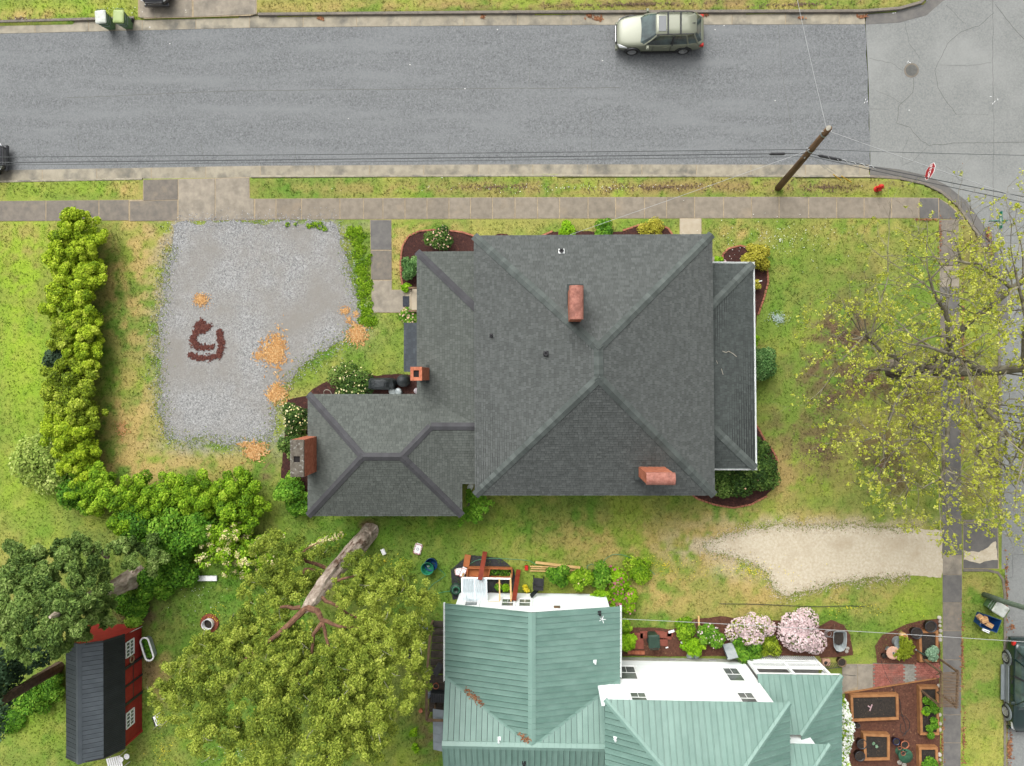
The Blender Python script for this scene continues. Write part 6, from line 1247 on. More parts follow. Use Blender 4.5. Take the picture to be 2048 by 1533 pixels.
# ================================================= STREET FURNITURE
def cart(loc, rz, body, lid, label, band=True, group='wheeled rubbish carts'):
    t = thing('wheeled_bin', label, 'bin', loc, rz, group, local=True)
    rings = [[Vector((a*w, b*d+o, z)) for a, b in ((-1, -.9), (-.9, -1), (.9, -1), (1, -.9), (1, .9), (.9, 1), (-.9, 1), (-1, .9))] for w, d, o, z in ((.22, .24, .02, .03), (.25, .28, .01, .35), (.29, .33, 0, .95), (.31, .36, -.005, 1.0), (.31, .36, -.005, 1.04))]
    MB().loft(rings).build('body', body, t)
    l = [[Vector((a*w, b*d-.01, z)) for a, b in ((-1, -.85), (-.85, -1), (.85, -1), (1, -.85), (1, .85), (.85, 1), (-.85, 1), (-1, .85))] for w, d, z in ((.325, .385, 1.045), (.325, .385, 1.08), (.28, .34, 1.12), (.2, .26, 1.135))]
    MB().loft(l).build('lid', lid, t); MB().tube([(-.25, .40, 1.0), (-.25, .46, 1.03), (.25, .46, 1.03), (.25, .40, 1.0)], .02, 6).build('handle', body, t)
    if band:
        for z, w in ((.86, .30), (.62, .275)): MB().tube([(-w-.01, .2, z+.05), (-w-.01, -.2, z), (-w+.06, -w-.06, z), (w-.06, -w-.06, z), (w+.01, -.2, z), (w+.01, .2, z+.05)], .014, 5).build('reflective_band', M_galv, t)
    for s in (-1, 1): MB().lathe((s*.24, .27, .13), [(.0, -.03), (.13, -.03), (.13, .03), (.0, .03)], 14, Matrix.Rotation(math.pi/2, 3, 'Y')).build('wheel', M_tire, t)
    return t
def at(px, py, z=0.): q = P(px, py, z); return (q.x, q.y, z)
cart(at(224, 53, ZR), R(4), M_cart, M_cartlid, 'wheeled bin with white-faded lid in the gutter across the road'); cart(at(259, 52, ZR), R(-3), M_cart, M_cartlid2, 'wheeled bin with sage green lid in the gutter across the road')
cart(at(1976, 1207), R(-122), M_cart, M_cartlid, 'wheeled bin with pale lid beside the treated pole'); cart(at(1302, 1270), R(183), M_cartdk, M_cartdk, 'dark green wheeled bin standing against the clapboard house', band=False)
# blue recycling crate and cartons
q = at(1964, 1238); t = thing('recycling_bin', 'blue recycling bin heaped with cardboard on the verge', 'bin', q, R(-20), local=True)
MB().loft([[Vector((a*w, b*d, z)) for a, b in ((-1, -1), (1, -1), (1, 1), (-1, 1))] for w, d, z in ((.42, .30, .02), (.48, .36, .72), (.5, .38, .72), (.5, .38, .76), (.46, .34, .76), (.40, .28, .1))]).build('body', M_blue, t)
MB().tube([(-.5, .2, .72), (-.53, .0, .74), (-.5, -.25, .72)], .02, 6).build('handle', M_galv, t)
for i, (px, py, z, s, rz, lb) in enumerate(((1968, 1240, .86, (.36, .3, .22), .3, 'flattest brown carton on top of the blue bin'), (1978, 1250, .82, (.4, .26, .18), -.5, 'long brown carton jutting from the blue bin'), (1960, 1235, .80, (.26, .24, .26), .6, 'small brown carton tucked at the blue bin handle'), (1972, 1262, .74, (.36, .14, .14), -.4, 'white paper packaging at the rim of the blue bin'))):
    q = at(px, py, z); t = thing('carton', lb, 'carton', q, rz, 'cartons in the blue bin', local=True); MB().bbox((0, 0, 0), s, .012).build('box', M_card if i < 3 else M_signw, t); MB().box((0, 0, s[2]/2+.004), (s[0]*.95, .05, .004)).build('tape', M_pine if i < 3 else M_galv, t)
# utility poles
b = P(1557, 377); tp_ = P(1658, 257, 8.3); up = thing('utility_pole', 'leaning brown wooden utility pole on the verge', 'pole', tuple(b))
MB().tube([b-Vector((0, 0, .3)), b.lerp(tp_, .5), tp_], [.19, .165, .14], 14).build('shaft', M_pole, up, smooth=True)
MB().lathe(tp_, [(.14, 0), (.0, .015)], 14).build('pole_top', M_twig, up)
for f, an in ((.96, 0), (.72, .4), (.66, 2.), (.62, 1.)):
    q = b.lerp(tp_, f); MB().tube([q-Vector((math.cos(an)*.24, math.sin(an)*.24, 0)), q+Vector((math.cos(an)*.24, math.sin(an)*.24, 0))], .025, 6).build('bolt', M_alu, up)
for f in (.93, .7): q = b.lerp(tp_, f); MB().lathe(q, [(.175, -.06), (.175, .06)], 14).build('band', M_galv, up)
b5 = P(1968, 1190); t5 = P(2075, 1220, 4.4)+Vector((-.2, 0, 3.5)); vp = thing('utility_pole', 'greenish treated pole beside the pale-lidded bin', 'pole', tuple(b5)); MB().tube([b5-Vector((0, 0, .2)), P(2010, 1204, 1.8), P(2062, 1220, 3.8), t5], [.15, .145, .14, .13], 12).build('shaft', M_polew, vp, smooth=True)
def wire(a, c, sag, lb, r=.016, m=M_wire, n=26):
    a, c = Vector(a), Vector(c); pts = [a.lerp(c, i/n)-Vector((0, 0, sag*4*(i/n)*(1-i/n))) for i in range(n+1)]
    o = MB().tube(pts, r, 5).build('overhead_wire', m, origin=tuple(a)); tag(o, lb, 'wire', 'overhead wires'); return o
pA = b.lerp(tp_, .64); pB = b.lerp(tp_, .7); pC = b.lerp(tp_, .97)
wire(P(-500, 318, 6.2), pB, .12, 'upper dark telephone wire running along the road to the brown pole'); wire(P(-500, 330, 5.6), pA, .12, 'thicker dark telephone cable below the upper one along the road', .022); wire(P(-500, 334, 5.4), pA+Vector((-.1, -.1, -.2)), .15, 'lowest dark telephone wire along the road', .012)
wire(pC, P(2260, 470, 7.2), .1, 'pale wire from the pole top towards the side street', .014, M_wirew); wire(pA, P(2300, 440, 5.6), .2, 'black cable from mid pole across the corner', .02); wire(pA+Vector((0, 0, -.3)), P(2300, 455, 5.2), .2, 'lower black cable from mid pole across the corner', .016); wire(pB, P(2300, 315, 6.2), .15, 'thin dark wire crossing the pale street', .012)
wire(pC, P(1570, -120, 8.6), .1, 'pale wire from the pole top straight over the road', .01, M_wirew); wire(pB, P(1140, 470, 4.6), .1, 'pale service drop from the pole to the grey house eave', .01, M_wirew); wire(pC, P(1500, 340, 7.4), .05, 'short pale tie wire near the pole top', .008, M_wirew) if False else None
wire(P(1240, 1238, 3.6), P(2060, 1285, 6.0), .15, 'white service wire from the sea green roof to the side street', .013, M_wirew)
q0 = b.lerp(tp_, .62); c1_ = pA.lerp(P(2300, 440, 5.6), .06); mb = MB(); e = (P(2300, 455, 5.2)-pA).normalized(); mb.tube([pA+e*.9+e*(i*.1)+Vector((0, math.cos(i*1.4)*.06, math.sin(i*1.4)*.06)) for i in range(26)], .016, 5); o = mb.build('cable_wrap', M_wirew, origin=tuple(pA)); tag(o, 'white spiral wrap on the cable beside the brown pole', 'cable')
wl = (P(-500, 330, 5.6)-pA).normalized(); wr = (P(2300, 440, 5.6)-pA).normalized()
for s, e_, lb in ((pA+wl*1.9-Vector((0, 0, .06)), pA+wl*1.1-Vector((0, 0, .04)), 'black splice case hanging on the cable left of the brown pole'), (pA+wr*.5-Vector((0, 0, .02)), pA+wr*1.7-Vector((0, 0, .05)), 'black cable sleeve right of the brown pole')):
    o = MB().tube([s, s.lerp(e_, .1), s.lerp(e_, .9), e_], [.03, .075, .075, .03], 8).build('splice_case', M_black, origin=tuple(s)); tag(o, lb, 'cable')
# guys with yellow guards
for px, py, lb in ((1683, 362, 'guy wire with yellow guard nearer the brown pole'), (1704, 366, 'guy wire with yellow guard nearer the red hydrant')):
    g_ = P(px, py); t = thing('guy_wire', lb, 'guy wire', tuple(g_), group='guy wires'); d = (q0-g_); MB().tube([g_, q0], .008, 5).build('strand', M_wirew, t); MB().tube([g_+d*.02, g_+d*.26], .03, 8).build('guard', M_yellow, t)
# hydrant
g_ = P(1753, 379); t = thing('fire_hydrant', 'red fire hydrant on the verge by the stop sign', 'hydrant', tuple(g_)); c = (g_.x, g_.y, 0)
MB().lathe(c, [(.17, 0), (.17, .05), (.12, .06), (.115, .45), (.15, .47), (.15, .52), (.13, .54), (.12, .62), (.07, .70), (.0, .72)], 18).build('barrel', M_red, t, smooth=True)
MB().lathe((c[0], c[1], .72), [(.04, -.02), (.04, .06), (.0, .06)], 6).build('operating_nut', M_red, t); MB().lathe(c, [(.16, .0), (.16, .03), (.12, .06)], 18).build('white_ring', M_signw, t)
for v in ((1, 0), (-1, 0), (0, -1)):
    Mx = Vector((v[0], v[1], 0)).to_track_quat('Z', 'Y').to_matrix(); MB().lathe((c[0], c[1], .40), [(.075 if v[1] == 0 else .095, .08), (.075 if v[1] == 0 else .095, .19), (.05, .21), (.0, .21)], 12, Mx).build('outlet', M_red, t)
# stop sign
g_ = P(1817, 369); t = thing('stop_sign', 'red octagonal stop sign on a steel post at the corner', 'sign', tuple(g_)); top = P(1862, 343, 2.42); MB().tube([g_, Vector((top.x, top.y, 2.75))], .03, 6).build('post', M_alu, t)
def octo(r, x): return [Vector((x, math.cos(math.pi/8+k*math.pi/4)*r, math.sin(math.pi/8+k*math.pi/4)*r)) for k in range(8)]
sgn = Vector((-1, 0, 0)); sc = Vector((top.x-.045, top.y, 2.40)); yaw = Matrix.Rotation(R(-14), 3, 'Z')
for nm, r, x, m in (('sign_border', .47, 0, M_signw), ('sign_face', .435, -.006, M_signred)): MB().loft([[sc+yaw@(q+Vector((.008, 0, 0))) for q in octo(r, x)], [sc+yaw@q for q in octo(r, x)]]).build(nm, m, t)
def lettering(txt, size, loc, Mrot, m, parent, name='lettering'):
    cu = bpy.data.curves.new('txt', 'FONT'); cu.body = txt; cu.size = size; cu.align_x = 'CENTER'; cu.align_y = 'CENTER'; cu.extrude = .002; cu.offset = size*.025
    o = bpy.data.objects.new('txt', cu); COL.objects.link(o); bpy.context.view_layer.update(); me = bpy.data.meshes.new_from_object(o.evaluated_get(bpy.context.evaluated_depsgraph_get())); bpy.data.objects.remove(o)
    me.transform(Matrix.Translation(Vector(loc)-ORG[parent]) @ Mrot.to_4x4()); me.materials.clear(); me.materials.append(m); q = link(bpy.data.objects.new(name, me)); q.parent = parent; return q
Mf = Matrix(((0, 0, -1), (-1, 0, 0), (0, 1, 0)))   # text x -> -Y, text y -> +Z, normal -> -X
lettering('STOP', .30, sc+yaw@Vector((-.016, 0, 0)), yaw @ Mf, M_signw, t)
# street name sign
g_ = P(1976, 449); t = thing('street_sign', 'green street name blades on a thin post at the corner', 'sign', tuple(g_)); tp2 = P(2001, 441, 2.75); MB().tube([g_, Vector((tp2.x, tp2.y, 2.5))], .028, 6).build('post', M_alu, t)
MB().bbox((tp2.x, tp2.y, 2.78), (.025, .92, .22), .003).build('name_blade', M_signg, t); MB().bbox((tp2.x, tp2.y, 2.56), (.92, .025, .2), .003).build('name_blade', M_signg, t)
lettering('E VISTA', .17, (tp2.x-.016, tp2.y+.0, 2.78), Mf, M_signw, t)
# ================================================= YARD THINGS
def lathe_thing(name, label, cat, px, py, z, prof, m, n=18, group=None, part='body'):
    q = P(px, py, z); t = thing(name, label, cat, (q.x, q.y, z), group=group); MB().lathe((q.x, q.y, z), prof, n).build(part, m, t, smooth=True); return t, q
POT = lambda r, h: [(0, .0), (r*.7, 0), (r*.95, h*.85), (r*1.05, h*.86), (r*1.05, h), (r*.92, h), (r*.88, h*.86), (0, h*.84)]
def pot(label, px, py, r, h, m, z=.03, soil=M_soil, group=None, plant=None):
    t, q = lathe_thing('flower_pot', label, 'pot', px, py, z, POT(r, h), m, group=group); MB().lathe((q.x, q.y, z), [(r*.9, h*.87), (0, h*.9)], 16).build('soil', soil, t)
    if plant: foliage('plant', [(q.x, q.y, z+h+.1, r*1.1, .2, .5)], plant[0], plant[1], plant[2], t)
    return t
# covered grill, lidded pots
q = P(770, 768, .0); t = thing('covered_grill', 'barbecue grill under a slumped black cover against addition', 'grill', (q.x-.1, q.y, 0)); rings = []
for w, d, z in ((.84, .36, .05), (.82, .35, .5), (.78, .33, .85), (.6, .30, .95), (.42, .26, 1.15), (.3, .15, 1.2)):
    rings.append([Vector((q.x-.1+math.copysign(abs(math.cos(a))**.5, math.cos(a))*w*(1+random.uniform(-.09, .09)), q.y+math.copysign(abs(math.sin(a))**.5, math.sin(a))*d*(1+random.uniform(-.06, .06)), z+random.uniform(-.02, .02))) for a in [6.283*k/22 for k in range(22)]])
MB().loft(rings).build('cover', M_blackc, t); q2 = P(806, 762, .5); MB().lathe((q2.x, q2.y, 0), [(.36, .05), (.36, .6), (.3, .85), (.1, .95), (0, .96)], 14).build('side_burner_cover', M_blackc, t, smooth=True)
for x, lb in ((788, 'white lidded tub at the wing eave nearer the shrub'), (800, 'white lidded tub at the wing eave nearer the chimney')): lathe_thing('tub', lb, 'tub', x, 783, 0, [(0, 0), (.17, 0), (.19, .5), (.2, .52), (.2, .56), (.14, .58), (.06, .6), (0, .6)], M_galv, group='white lidded tubs')
q = P(834, 782, .2); o = MB().lathe((q.x, q.y, 0), [(0, 0), (.16, 0), (.18, .3), (.1, .42), (0, .44)], 10).build('bucket', mat('mixed_ceramic', ph(150, 140, 150), ph(214, 204, 206), 9, .5), origin=(q.x, q.y, 0)); tag(o, 'small mottled pot in the nook under the chimney', 'pot')
q = P(655, 787, .3); o = MB().tube([(q.x+math.cos(a)*.22, q.y+math.sin(a)*.22, .3+.15*math.sin(a)) for a in np.linspace(0, 6.283, 20)], .02, 5).build('hoop', M_twig, origin=(q.x, q.y, .2)); tag(o, 'pale wire hoop at the wing eave in the mulch', 'hoop')
q = P(941, 974, .6); o = MB().lathe((q.x, q.y, 0), [(0, 0), (.15, 0), (.17, .9), (.12, 1.0), (0, 1.02)], 12).build('gas_cylinder', M_signw, origin=(q.x, q.y, 0), smooth=True); tag(o, 'white cylinder in the notch between wing and main roof', 'cylinder')
q = P(1520, 562, .5); o = MB().tube([P(1510, 565, .4), P(1524, 562, .7)], .03, 6).build('downspout', M_white, origin=tuple(P(1510, 565, .4))); tag(o, 'white downspout end sticking out over the porch corner mulch', 'downspout')
q = P(1448, 524, .1); o = MB().lathe((q.x, q.y, 0), [(0, .0), (.12, 0), (.14, .12), (.1, .12), (0, .1)], 12).build('dish', F_pink, origin=(q.x, q.y, 0)); tag(o, 'small pink dish at the end of the curved brick edging', 'dish')
# ---- things on the grass behind the sea green house
def bag(px, py, sx, sy, rz, lb, z=.06, mz=.12):
    q = P(px, py, z); t = thing('feed_bag', lb, 'bag', (q.x, q.y, 0.02), rz, 'red and white bags', local=True); rings = []
    for w, h in ((.82, 0), (1, .4), (1, .7), (.8, 1)): rings.append([Vector((math.copysign(abs(math.cos(a))**.4, math.cos(a))*sx/2*w*random.uniform(.95, 1.04), math.copysign(abs(math.sin(a))**.4, math.sin(a))*sy/2*w*random.uniform(.95, 1.04), mz*h)) for a in [6.283*k/20 for k in range(20)]])
    MB().loft(rings).build('sack', M_signw, t)
    for s in (-1, 1):
        mb = MB()
        for i in range(5): mb.box((-sx*.36+i*sx*.18, s*sy*.42, mz+.006), (sx*.1, sy*.09, .006))
        mb.build('red_check', M_signred, t)
        mb = MB()
        for i in range(5): mb.box((s*sx*.41, -sy*.3+i*sy*.15, mz+.007), (sx*.1, sy*.08, .006))
        mb.build('red_check', M_signred, t)
    MB().lathe((0, 0, mz+.004), [(sx*.17, 0), (sx*.17, .006), (sx*.12, .006), (sx*.12, .002)], 14).build('emblem', M_blue, t)
bag(836, 1098, .46, .66, R(-17), 'red-edged white bag lying flat on the open grass'); bag(918, 1144, .5, .4, R(10), 'red-edged white bag at the corner of the black fabric', .1); bag(926, 1146, .34, .6, R(-24), 'crumpled red-edged white bag beside the cold frame', .3, .3)
q = P(767, 1104, .05); o = MB().bbox((q.x, q.y, .08), (.22, .36, .14), .02, R(25)).build('white_box', M_signw, origin=(q.x, q.y, 0)); tag(o, 'small white box on the grass near the cedar trunk', 'box')
BIN = lambda r, h: [(0, .02), (r*.85, .0), (r*.98, h-.03), (r*1.05, h), (r*.97, h), (r*.9, h*.7), (r*.8, .04), (0, .04)]
t, q = lathe_thing('round_tub', 'blue round tub under the green tub on the grass', 'tub', 864, 1126, 0, BIN(.36, .45), M_blue, 22, 'round tubs'); t, q = lathe_thing('round_tub', 'green round tub stacked in front of the blue tub', 'tub', 857, 1134, .28, BIN(.36, .45), M_gbin, 22, 'round tubs'); MB().bbox((q.x, q.y+.05, .36), (.14, .1, .05), .01).build('trowel', M_galv, t)
sheet('weed_fabric', PP([(902, 1140), (936, 1110), (1000, 1116), (1016, 1128), (1028, 1140), (1036, 1180), (905, 1200)]), .02, M_black, kind=None); tag(bpy.data.objects['weed_fabric'], 'black weed fabric laid round the cold frame', 'fabric')
def plank(px0, py0, z0, px1, py1, z1, w, th, m, lb, cat='board', name='board', group=None):
    a, c = P(px0, py0, z0), P(px1, py1, z1); o = board(MB(), a, c, w, th).build(name, m, origin=tuple(a)); tag(o, lb, cat, group); return o
plank(970, 1104, .25, 960, 1160, 1.5, .26, .05, M_rustw, 'red-brown board propped across the cold frame'); plank(1037, 1140, .1, 1028, 1201, 1.9, .26, .05, M_rustw, 'red-brown board leaning on the white siding'); plank(936, 1110, .12, 932, 1134, .12, .36, .05, M_orangew, 'short orange board lying above the red-edged bags')
plank(1071, 1125, .18, 1161, 1136, .14, .14, .09, M_pine, 'thick new timber lying askew on the lumber pile'); plank(1060, 1133, .08, 1150, 1136, .08, .07, .05, M_pine, 'thin new timber with a red end in the lumber pile', group='thin new timbers'); plank(1062, 1137, .06, 1152, 1141, .06, .07, .05, M_pine, 'thin new timber in the middle of the lumber pile', group='thin new timbers'); plank(1060, 1142, .06, 1140, 1144, .06, .06, .05, M_pine, 'thin new timber closest to the bushes in the pile', group='thin new timbers')
q = P(1053, 1136, .1); o = MB().bbox((q.x, q.y, .12), (.2, .26, .2), .02).build('red_crate', M_red, origin=(q.x, q.y, 0)); tag(o, 'small red box at the end of the lumber pile', 'box')
# cold frame and open lid of corrugated sheets
q = P(975, 1145); t = thing('cold_frame', 'wooden cold frame bed behind the sheeted frame', 'planter', tuple(q))
for (a, c) in (((936, 1135), (1024, 1137)), ((934, 1154), (1024, 1154)), ((936, 1135), (934, 1154)), ((980, 1136), (977, 1154)), ((1024, 1137), (1024, 1154))): board(MB(), P(*a, .25), P(*c, .25), .06, .4).build('side_board', M_orangew, t)
MB().prism([(p.x, p.y) for p in PP([(936, 1136), (979, 1137), (977, 1153), (935, 1153)])], .02, .16).build('clay_tray', M_orangew, t); MB().prism([(p.x, p.y) for p in PP([(981, 1137), (1023, 1138), (1023, 1153), (979, 1153)])], .02, .14).build('soil', M_soil, t); q = P(1002, 1146, .2); foliage('seedling', [(q.x+dx, q.y, .2, .3, .1, .4) for dx in (-.4, 0, .4)], 260, .08, L_bush, t)
fz = 1.15; t = thing('sheeted_frame', 'timber frame half roofed with clear corrugated sheets against white siding', 'frame', tuple(P(970, 1180)))
cn = [P(924, 1156, fz), P(1021, 1158, fz), P(1022, 1205, fz+.55), P(925, 1204, fz+.55)]
for a, c, m in ((0, 1, M_white), (1, 2, M_pine), (2, 3, M_pine), (3, 0, M_white)): board(MB(), cn[a], cn[c], .09, .06).build('frame_bar', m, t)
for f in (.26, .5, .77):
    a, c = cn[0].lerp(cn[1], f), cn[3].lerp(cn[2], f); board(MB(), a, c, .07, .05).build('frame_bar', M_white if f < .6 else M_pine, t)
for a in cn: MB().box((a.x, a.y, a.z/2-.03), (.08, .08, a.z-.06)).build('leg', M_pine, t)
M_poly = mat('clear_corrugated_sheet', (.62, .72, .76), (.72, .8, .84), 2, .2, alpha=.55)
for i, (f0, f1) in enumerate(((.0, .13), (.13, .26), (.26, .39), (.39, .52))):
    mb = MB(); n = 8; V = []
    for j in range(n+1):
        f = f0+(f1-f0)*j/n; a, c = cn[0].lerp(cn[1], f), cn[3].lerp(cn[2], f); dz = Vector((0, 0, .045+(.03 if j % 2 else 0))); V += [a+dz, c+dz]
    mb.add(V, [(2*j, 2*j+2, 2*j+3, 2*j+1) for j in range(n)]); mb.build('corrugated_sheet', M_poly, t)
pot('terracotta planter with leaves under the open half of frame', 998, 1170, .2, .3, M_terra, .02, plant=(160, .1, L_bush)); pot('leafy black pot under the pine bars of the frame', 1012, 1172, .2, .3, M_black, .02, plant=(160, .1, L_lime)); pot('pink clay pot under the corrugated sheets', 962, 1168, .22, .3, M_pinkst, .02)
t, q = lathe_thing('hose_reel', 'dark green coiled hose mound beside the black fabric', 'hose', 913, 1178, .0, [(0, .06), (.1, .06), (.12, .3), (.3, .26), (.38, .1), (.36, .0)], M_cartdk, 22)
for i in range(5): MB().tube([(q.x+math.cos(a)*(.16+i*.045), q.y+math.sin(a)*(.16+i*.045), .33-i*.045) for a in np.linspace(0, 6.283, 26)], .022, 5).build('coil', M_hose if i % 2 else M_cartdk, t)
def hose(px, lb, r=.016, m=M_hose, z=.05):
    W_ = interp(PP(px, z), 4); 
    for i in range(1, len(W_)-1): W_[i] = (W_[i-1]+W_[i]*2+W_[i+1])/4
    o = MB().tube(W_, r, 5).build('garden_hose', m, origin=tuple(W_[0])); tag(o, lb, 'hose', 'garden hoses')
hose([(905, 1182), (890, 1184), (870, 1188), (858, 1192), (856, 1180), (866, 1168), (880, 1160), (892, 1150), (880, 1140), (870, 1130)], 'green hose looping from the coil mound over the grass'); hose([(858, 1192), (856, 1205), (862, 1216), (860, 1224)], 'green hose end trailing down beside the stairs')
hose([(938, 1130), (950, 1122), (962, 1119), (985, 1117), (1010, 1118), (1040, 1120), (1060, 1122), (1072, 1130)], 'green hose running from the orange board to the lumber pile'); hose([(1174, 1140), (1174, 1132), (1184, 1128), (1196, 1134), (1204, 1132), (1210, 1118), (1226, 1109), (1246, 1110), (1266, 1118), (1290, 1130), (1310, 1150)], 'green hose curving across the lawn past lime bushes')
hose([(1440, 1208), (1520, 1209), (1580, 1212), (1640, 1214), (1700, 1212), (1730, 1214)], 'dark straight hose lying on lawn above the azaleas', .018, M_hosed)
# black chair
q = P(1077, 1160, .4); t = thing('garden_chair', 'black moulded chair tipped forward on the grass', 'chair', (q.x, q.y, 0), R(176), local=True)
MB().bbox((0, .1, .55), (.62, .46, .06), .02).build('seat', M_black, t)
for i in range(3): MB().bbox((0, .34+.03*i, .68+.16*i), (.6, .05, .11), .01).build('back_slat', M_black, t)
for sx_ in (-.28, .28):
    for sy_ in (-.1, .3): MB().tube([(sx_, sy_, .55), (sx_*1.1, sy_*1.1, 0)], .03, 6).build('leg', M_black, t)
    MB().tube([(sx_, -.1, .72), (sx_, .36, .74)], .03, 6).build('arm', M_black, t)
plank(1066, 1196, .05, 1050, 1166, .5, .16, .05, M_blackc, 'dark grey scoop handle lying below the black chair') if False else None
o = MB(); a, c = P(1078, 1176, .3), P(1062, 1193, 1.2); board(o, a, c, .22, .07); o = o.build('chute', M_blackc, origin=tuple(a)); tag(o, 'dark plastic chute leaning from chair to white siding', 'chute')
q = P(1051, 1178, .1); shrub('potted_bloom', 1051, 1178, 8, .4, 160, .08, F_yel, 'small pale yellow bloom at the foot of the siding', 'flower', 4, stem=False)
# stairs clutter
q = P(876, 1338, zl); o = MB().bbox((q.x, q.y, zl+.08), (.36, .74, .08), .01, R(-32)).build('seed_tray', M_black, origin=(q.x, q.y, zl)); tag(o, 'black seed tray lying on the deck landing', 'tray')
pot('round tan pot on the deck landing', 873, 1369, .16, .26, M_terra, zl+.03); q = P(880, 1388, zl); t = thing('deck_box', 'black ribbed storage chest at the deck end', 'chest', (q.x, q.y, zl+.03)); MB().bbox((q.x, q.y, zl+.3), (.9, .5, .52), .03).build('body', M_blackc, t)
for i in range(9): MB().box((q.x-.4+i*.1, q.y, zl+.575), (.04, .46, .03)).build('lid_rib', M_black, t)
q = P(859, 1385, zl); o = MB().lathe((q.x, q.y, zl), [(0, 0), (.12, .02), (.17, .3), (.12, .55), (.05, .7), (0, .7)], 10).build('wrapped_bundle', mat('blue_tarp', ph(60, 84, 112), ph(170, 176, 182), 6, .6), origin=(q.x, q.y, zl)); tag(o, 'blue and white wrapped bundle by the deck rail', 'bundle')
sheet('grey_tarp', PP([(836, 1244), (848, 1238), (857, 1250), (856, 1258), (840, 1256)]), .25, mat('tarp_grey', ph(136, 146, 160), ph(156, 164, 176), 3, .6), kind=None); tag(bpy.data.objects['grey_tarp'], 'blue-grey tarp corner beside the stairs', 'tarp')
q = P(826, 1318, .5); rings = [[Vector((q.x+math.cos(a)*r*random.uniform(.85, 1.15), q.y+math.sin(a)*r*1.5*random.uniform(.85, 1.15), z)) for a in [6.283*k/14 for k in range(14)]] for r, z in ((.42, .02), (.4, .4), (.3, .7), (.12, .8))]; o = MB().loft(rings).build('covered_mower', M_blackc, origin=(q.x, q.y, 0)); tag(o, 'thing wrapped in black plastic beside the stairs', 'cover')
q = P(842, 1420, .05); o = MB().lathe((q.x, q.y, 0), [(0, 0), (.09, 0), (.12, .2), (.12, .22), (0, .2)], 10).build('orange_pot', M_terra, origin=(q.x, q.y, 0)); tag(o, 'small orange pot alone on the grass below the stairs', 'pot')
for x, y, lb in ((828, 1468, 'small lime seedling near the lean-to'), (830, 1497, 'larger lime seedling near the lean-to')): shrub('seedling', x, y, 9, .35, 160, .1, L_lime, lb, 'seedling', 4, stem=False)
# ---- left yard
q = P(420, 1246); t = thing('fire_pit', 'fire pit with white steel ring on a round red brick pad', 'fire pit', tuple(q)); mb = MB()
for ring, n in ((.28, 11), (.40, 14), (.50, 18)):
    for k in range(n): a = 6.283*k/n+ring; mb.bbox((q.x+math.cos(a)*ring, q.y+math.sin(a)*ring, .06), (.11, .18 if ring > .3 else .15, .08), .01, a)
mb.build('brick', mat('red_pad_brick', ph(132, 66, 48), ph(158, 86, 64), 5, .9, .2, 30, isl=.14), t); MB().lathe((q.x, q.y, .1), [(.29, 0), (.31, .3), (.33, .3), (.31, 0)], 24).build('steel_ring', M_signw, t); MB().lathe((q.x, q.y, .12), [(.28, 0), (.1, .05), (0, .08)], 18).build('ash', M_soil, t)
q = P(298, 1296, .2); t = thing('oval_trough', 'white rimmed oval trough full of weeds beside the shed', 'trough', (q.x, q.y, 0), R(18), local=True)
ov = [(math.cos(a)*.26, math.copysign(.44, math.sin(a))*(abs(math.sin(a))>.01)+math.sin(a)*.26) for a in np.linspace(0.001, 6.283, 33)]
MB().tube([(x, y, .42) for x, y in ov], .05, 8, False).build('rim', M_signw, t); MB().loft([[Vector((x*.95, y*.95, .02)) for x, y in ov[:-1]], [Vector((x, y, .42)) for x, y in ov[:-1]]], cap=False).build('wall', M_galv, t); MB().add([(x*.95, y*.95, .26) for x, y in ov[:-1]], [tuple(range(32))]).build('soil', M_soil, t); foliage('weeds', [(0, y, .32, .2, .12, .5) for y in (-.4, -.1, .2, .5)], 420, .09, L_bush, t)
plank(394, 1157, .1, 434, 1157, .1, .3, .1, M_signw, 'white plank lying at the foot of the cream-flowered shrub')
# pale two-wheeled trolley and garden set near the shed
q = P(316, 1440, .3); t = thing('white_cooler', 'white cool box on its side by the shed', 'cool box', (q.x, q.y, 0), R(20), local=True); MB().bbox((0, 0, .25), (.3, .6, .44), .04).build('body', M_signw, t); MB().bbox((-.19, 0, .25), (.08, .6, .4), .02).build('lid', M_blackc, t)
q = P(236, 1522, .4); t = thing('white_table', 'white slatted garden table at the shed corner', 'table', (q.x, q.y, 0), R(15), local=True)
for i in range(7): MB().bbox((-.4+i*.13, 0, .7), (.1, .8, .03), .006).build('slat', M_signw, t)
for a in (-.36, .36):
    for c in (-.34, .34): MB().tube([(a, c, .68), (a*1.1, c*1.1, 0)], .025, 6).build('leg', M_signw, t)
for x, y, lb in ((244, 1517, 'white round bowl on the slatted table nearer the shed'), (256, 1511, 'white round bowl on the slatted table edge away from shed')): lathe_thing('bowl', lb, 'bowl', x, y, .72, [(0, 0), (.08, 0), (.17, .14), (.15, .14), (.06, .03), (0, .03)], M_signw, group='white bowls')
q = P(272, 1258, 1.2); plank(246, 1272, 1.85, 285, 1253, .1, .03, .03, M_signw, 'thin white pole leaning at the shed corner', 'pole', 'pole')
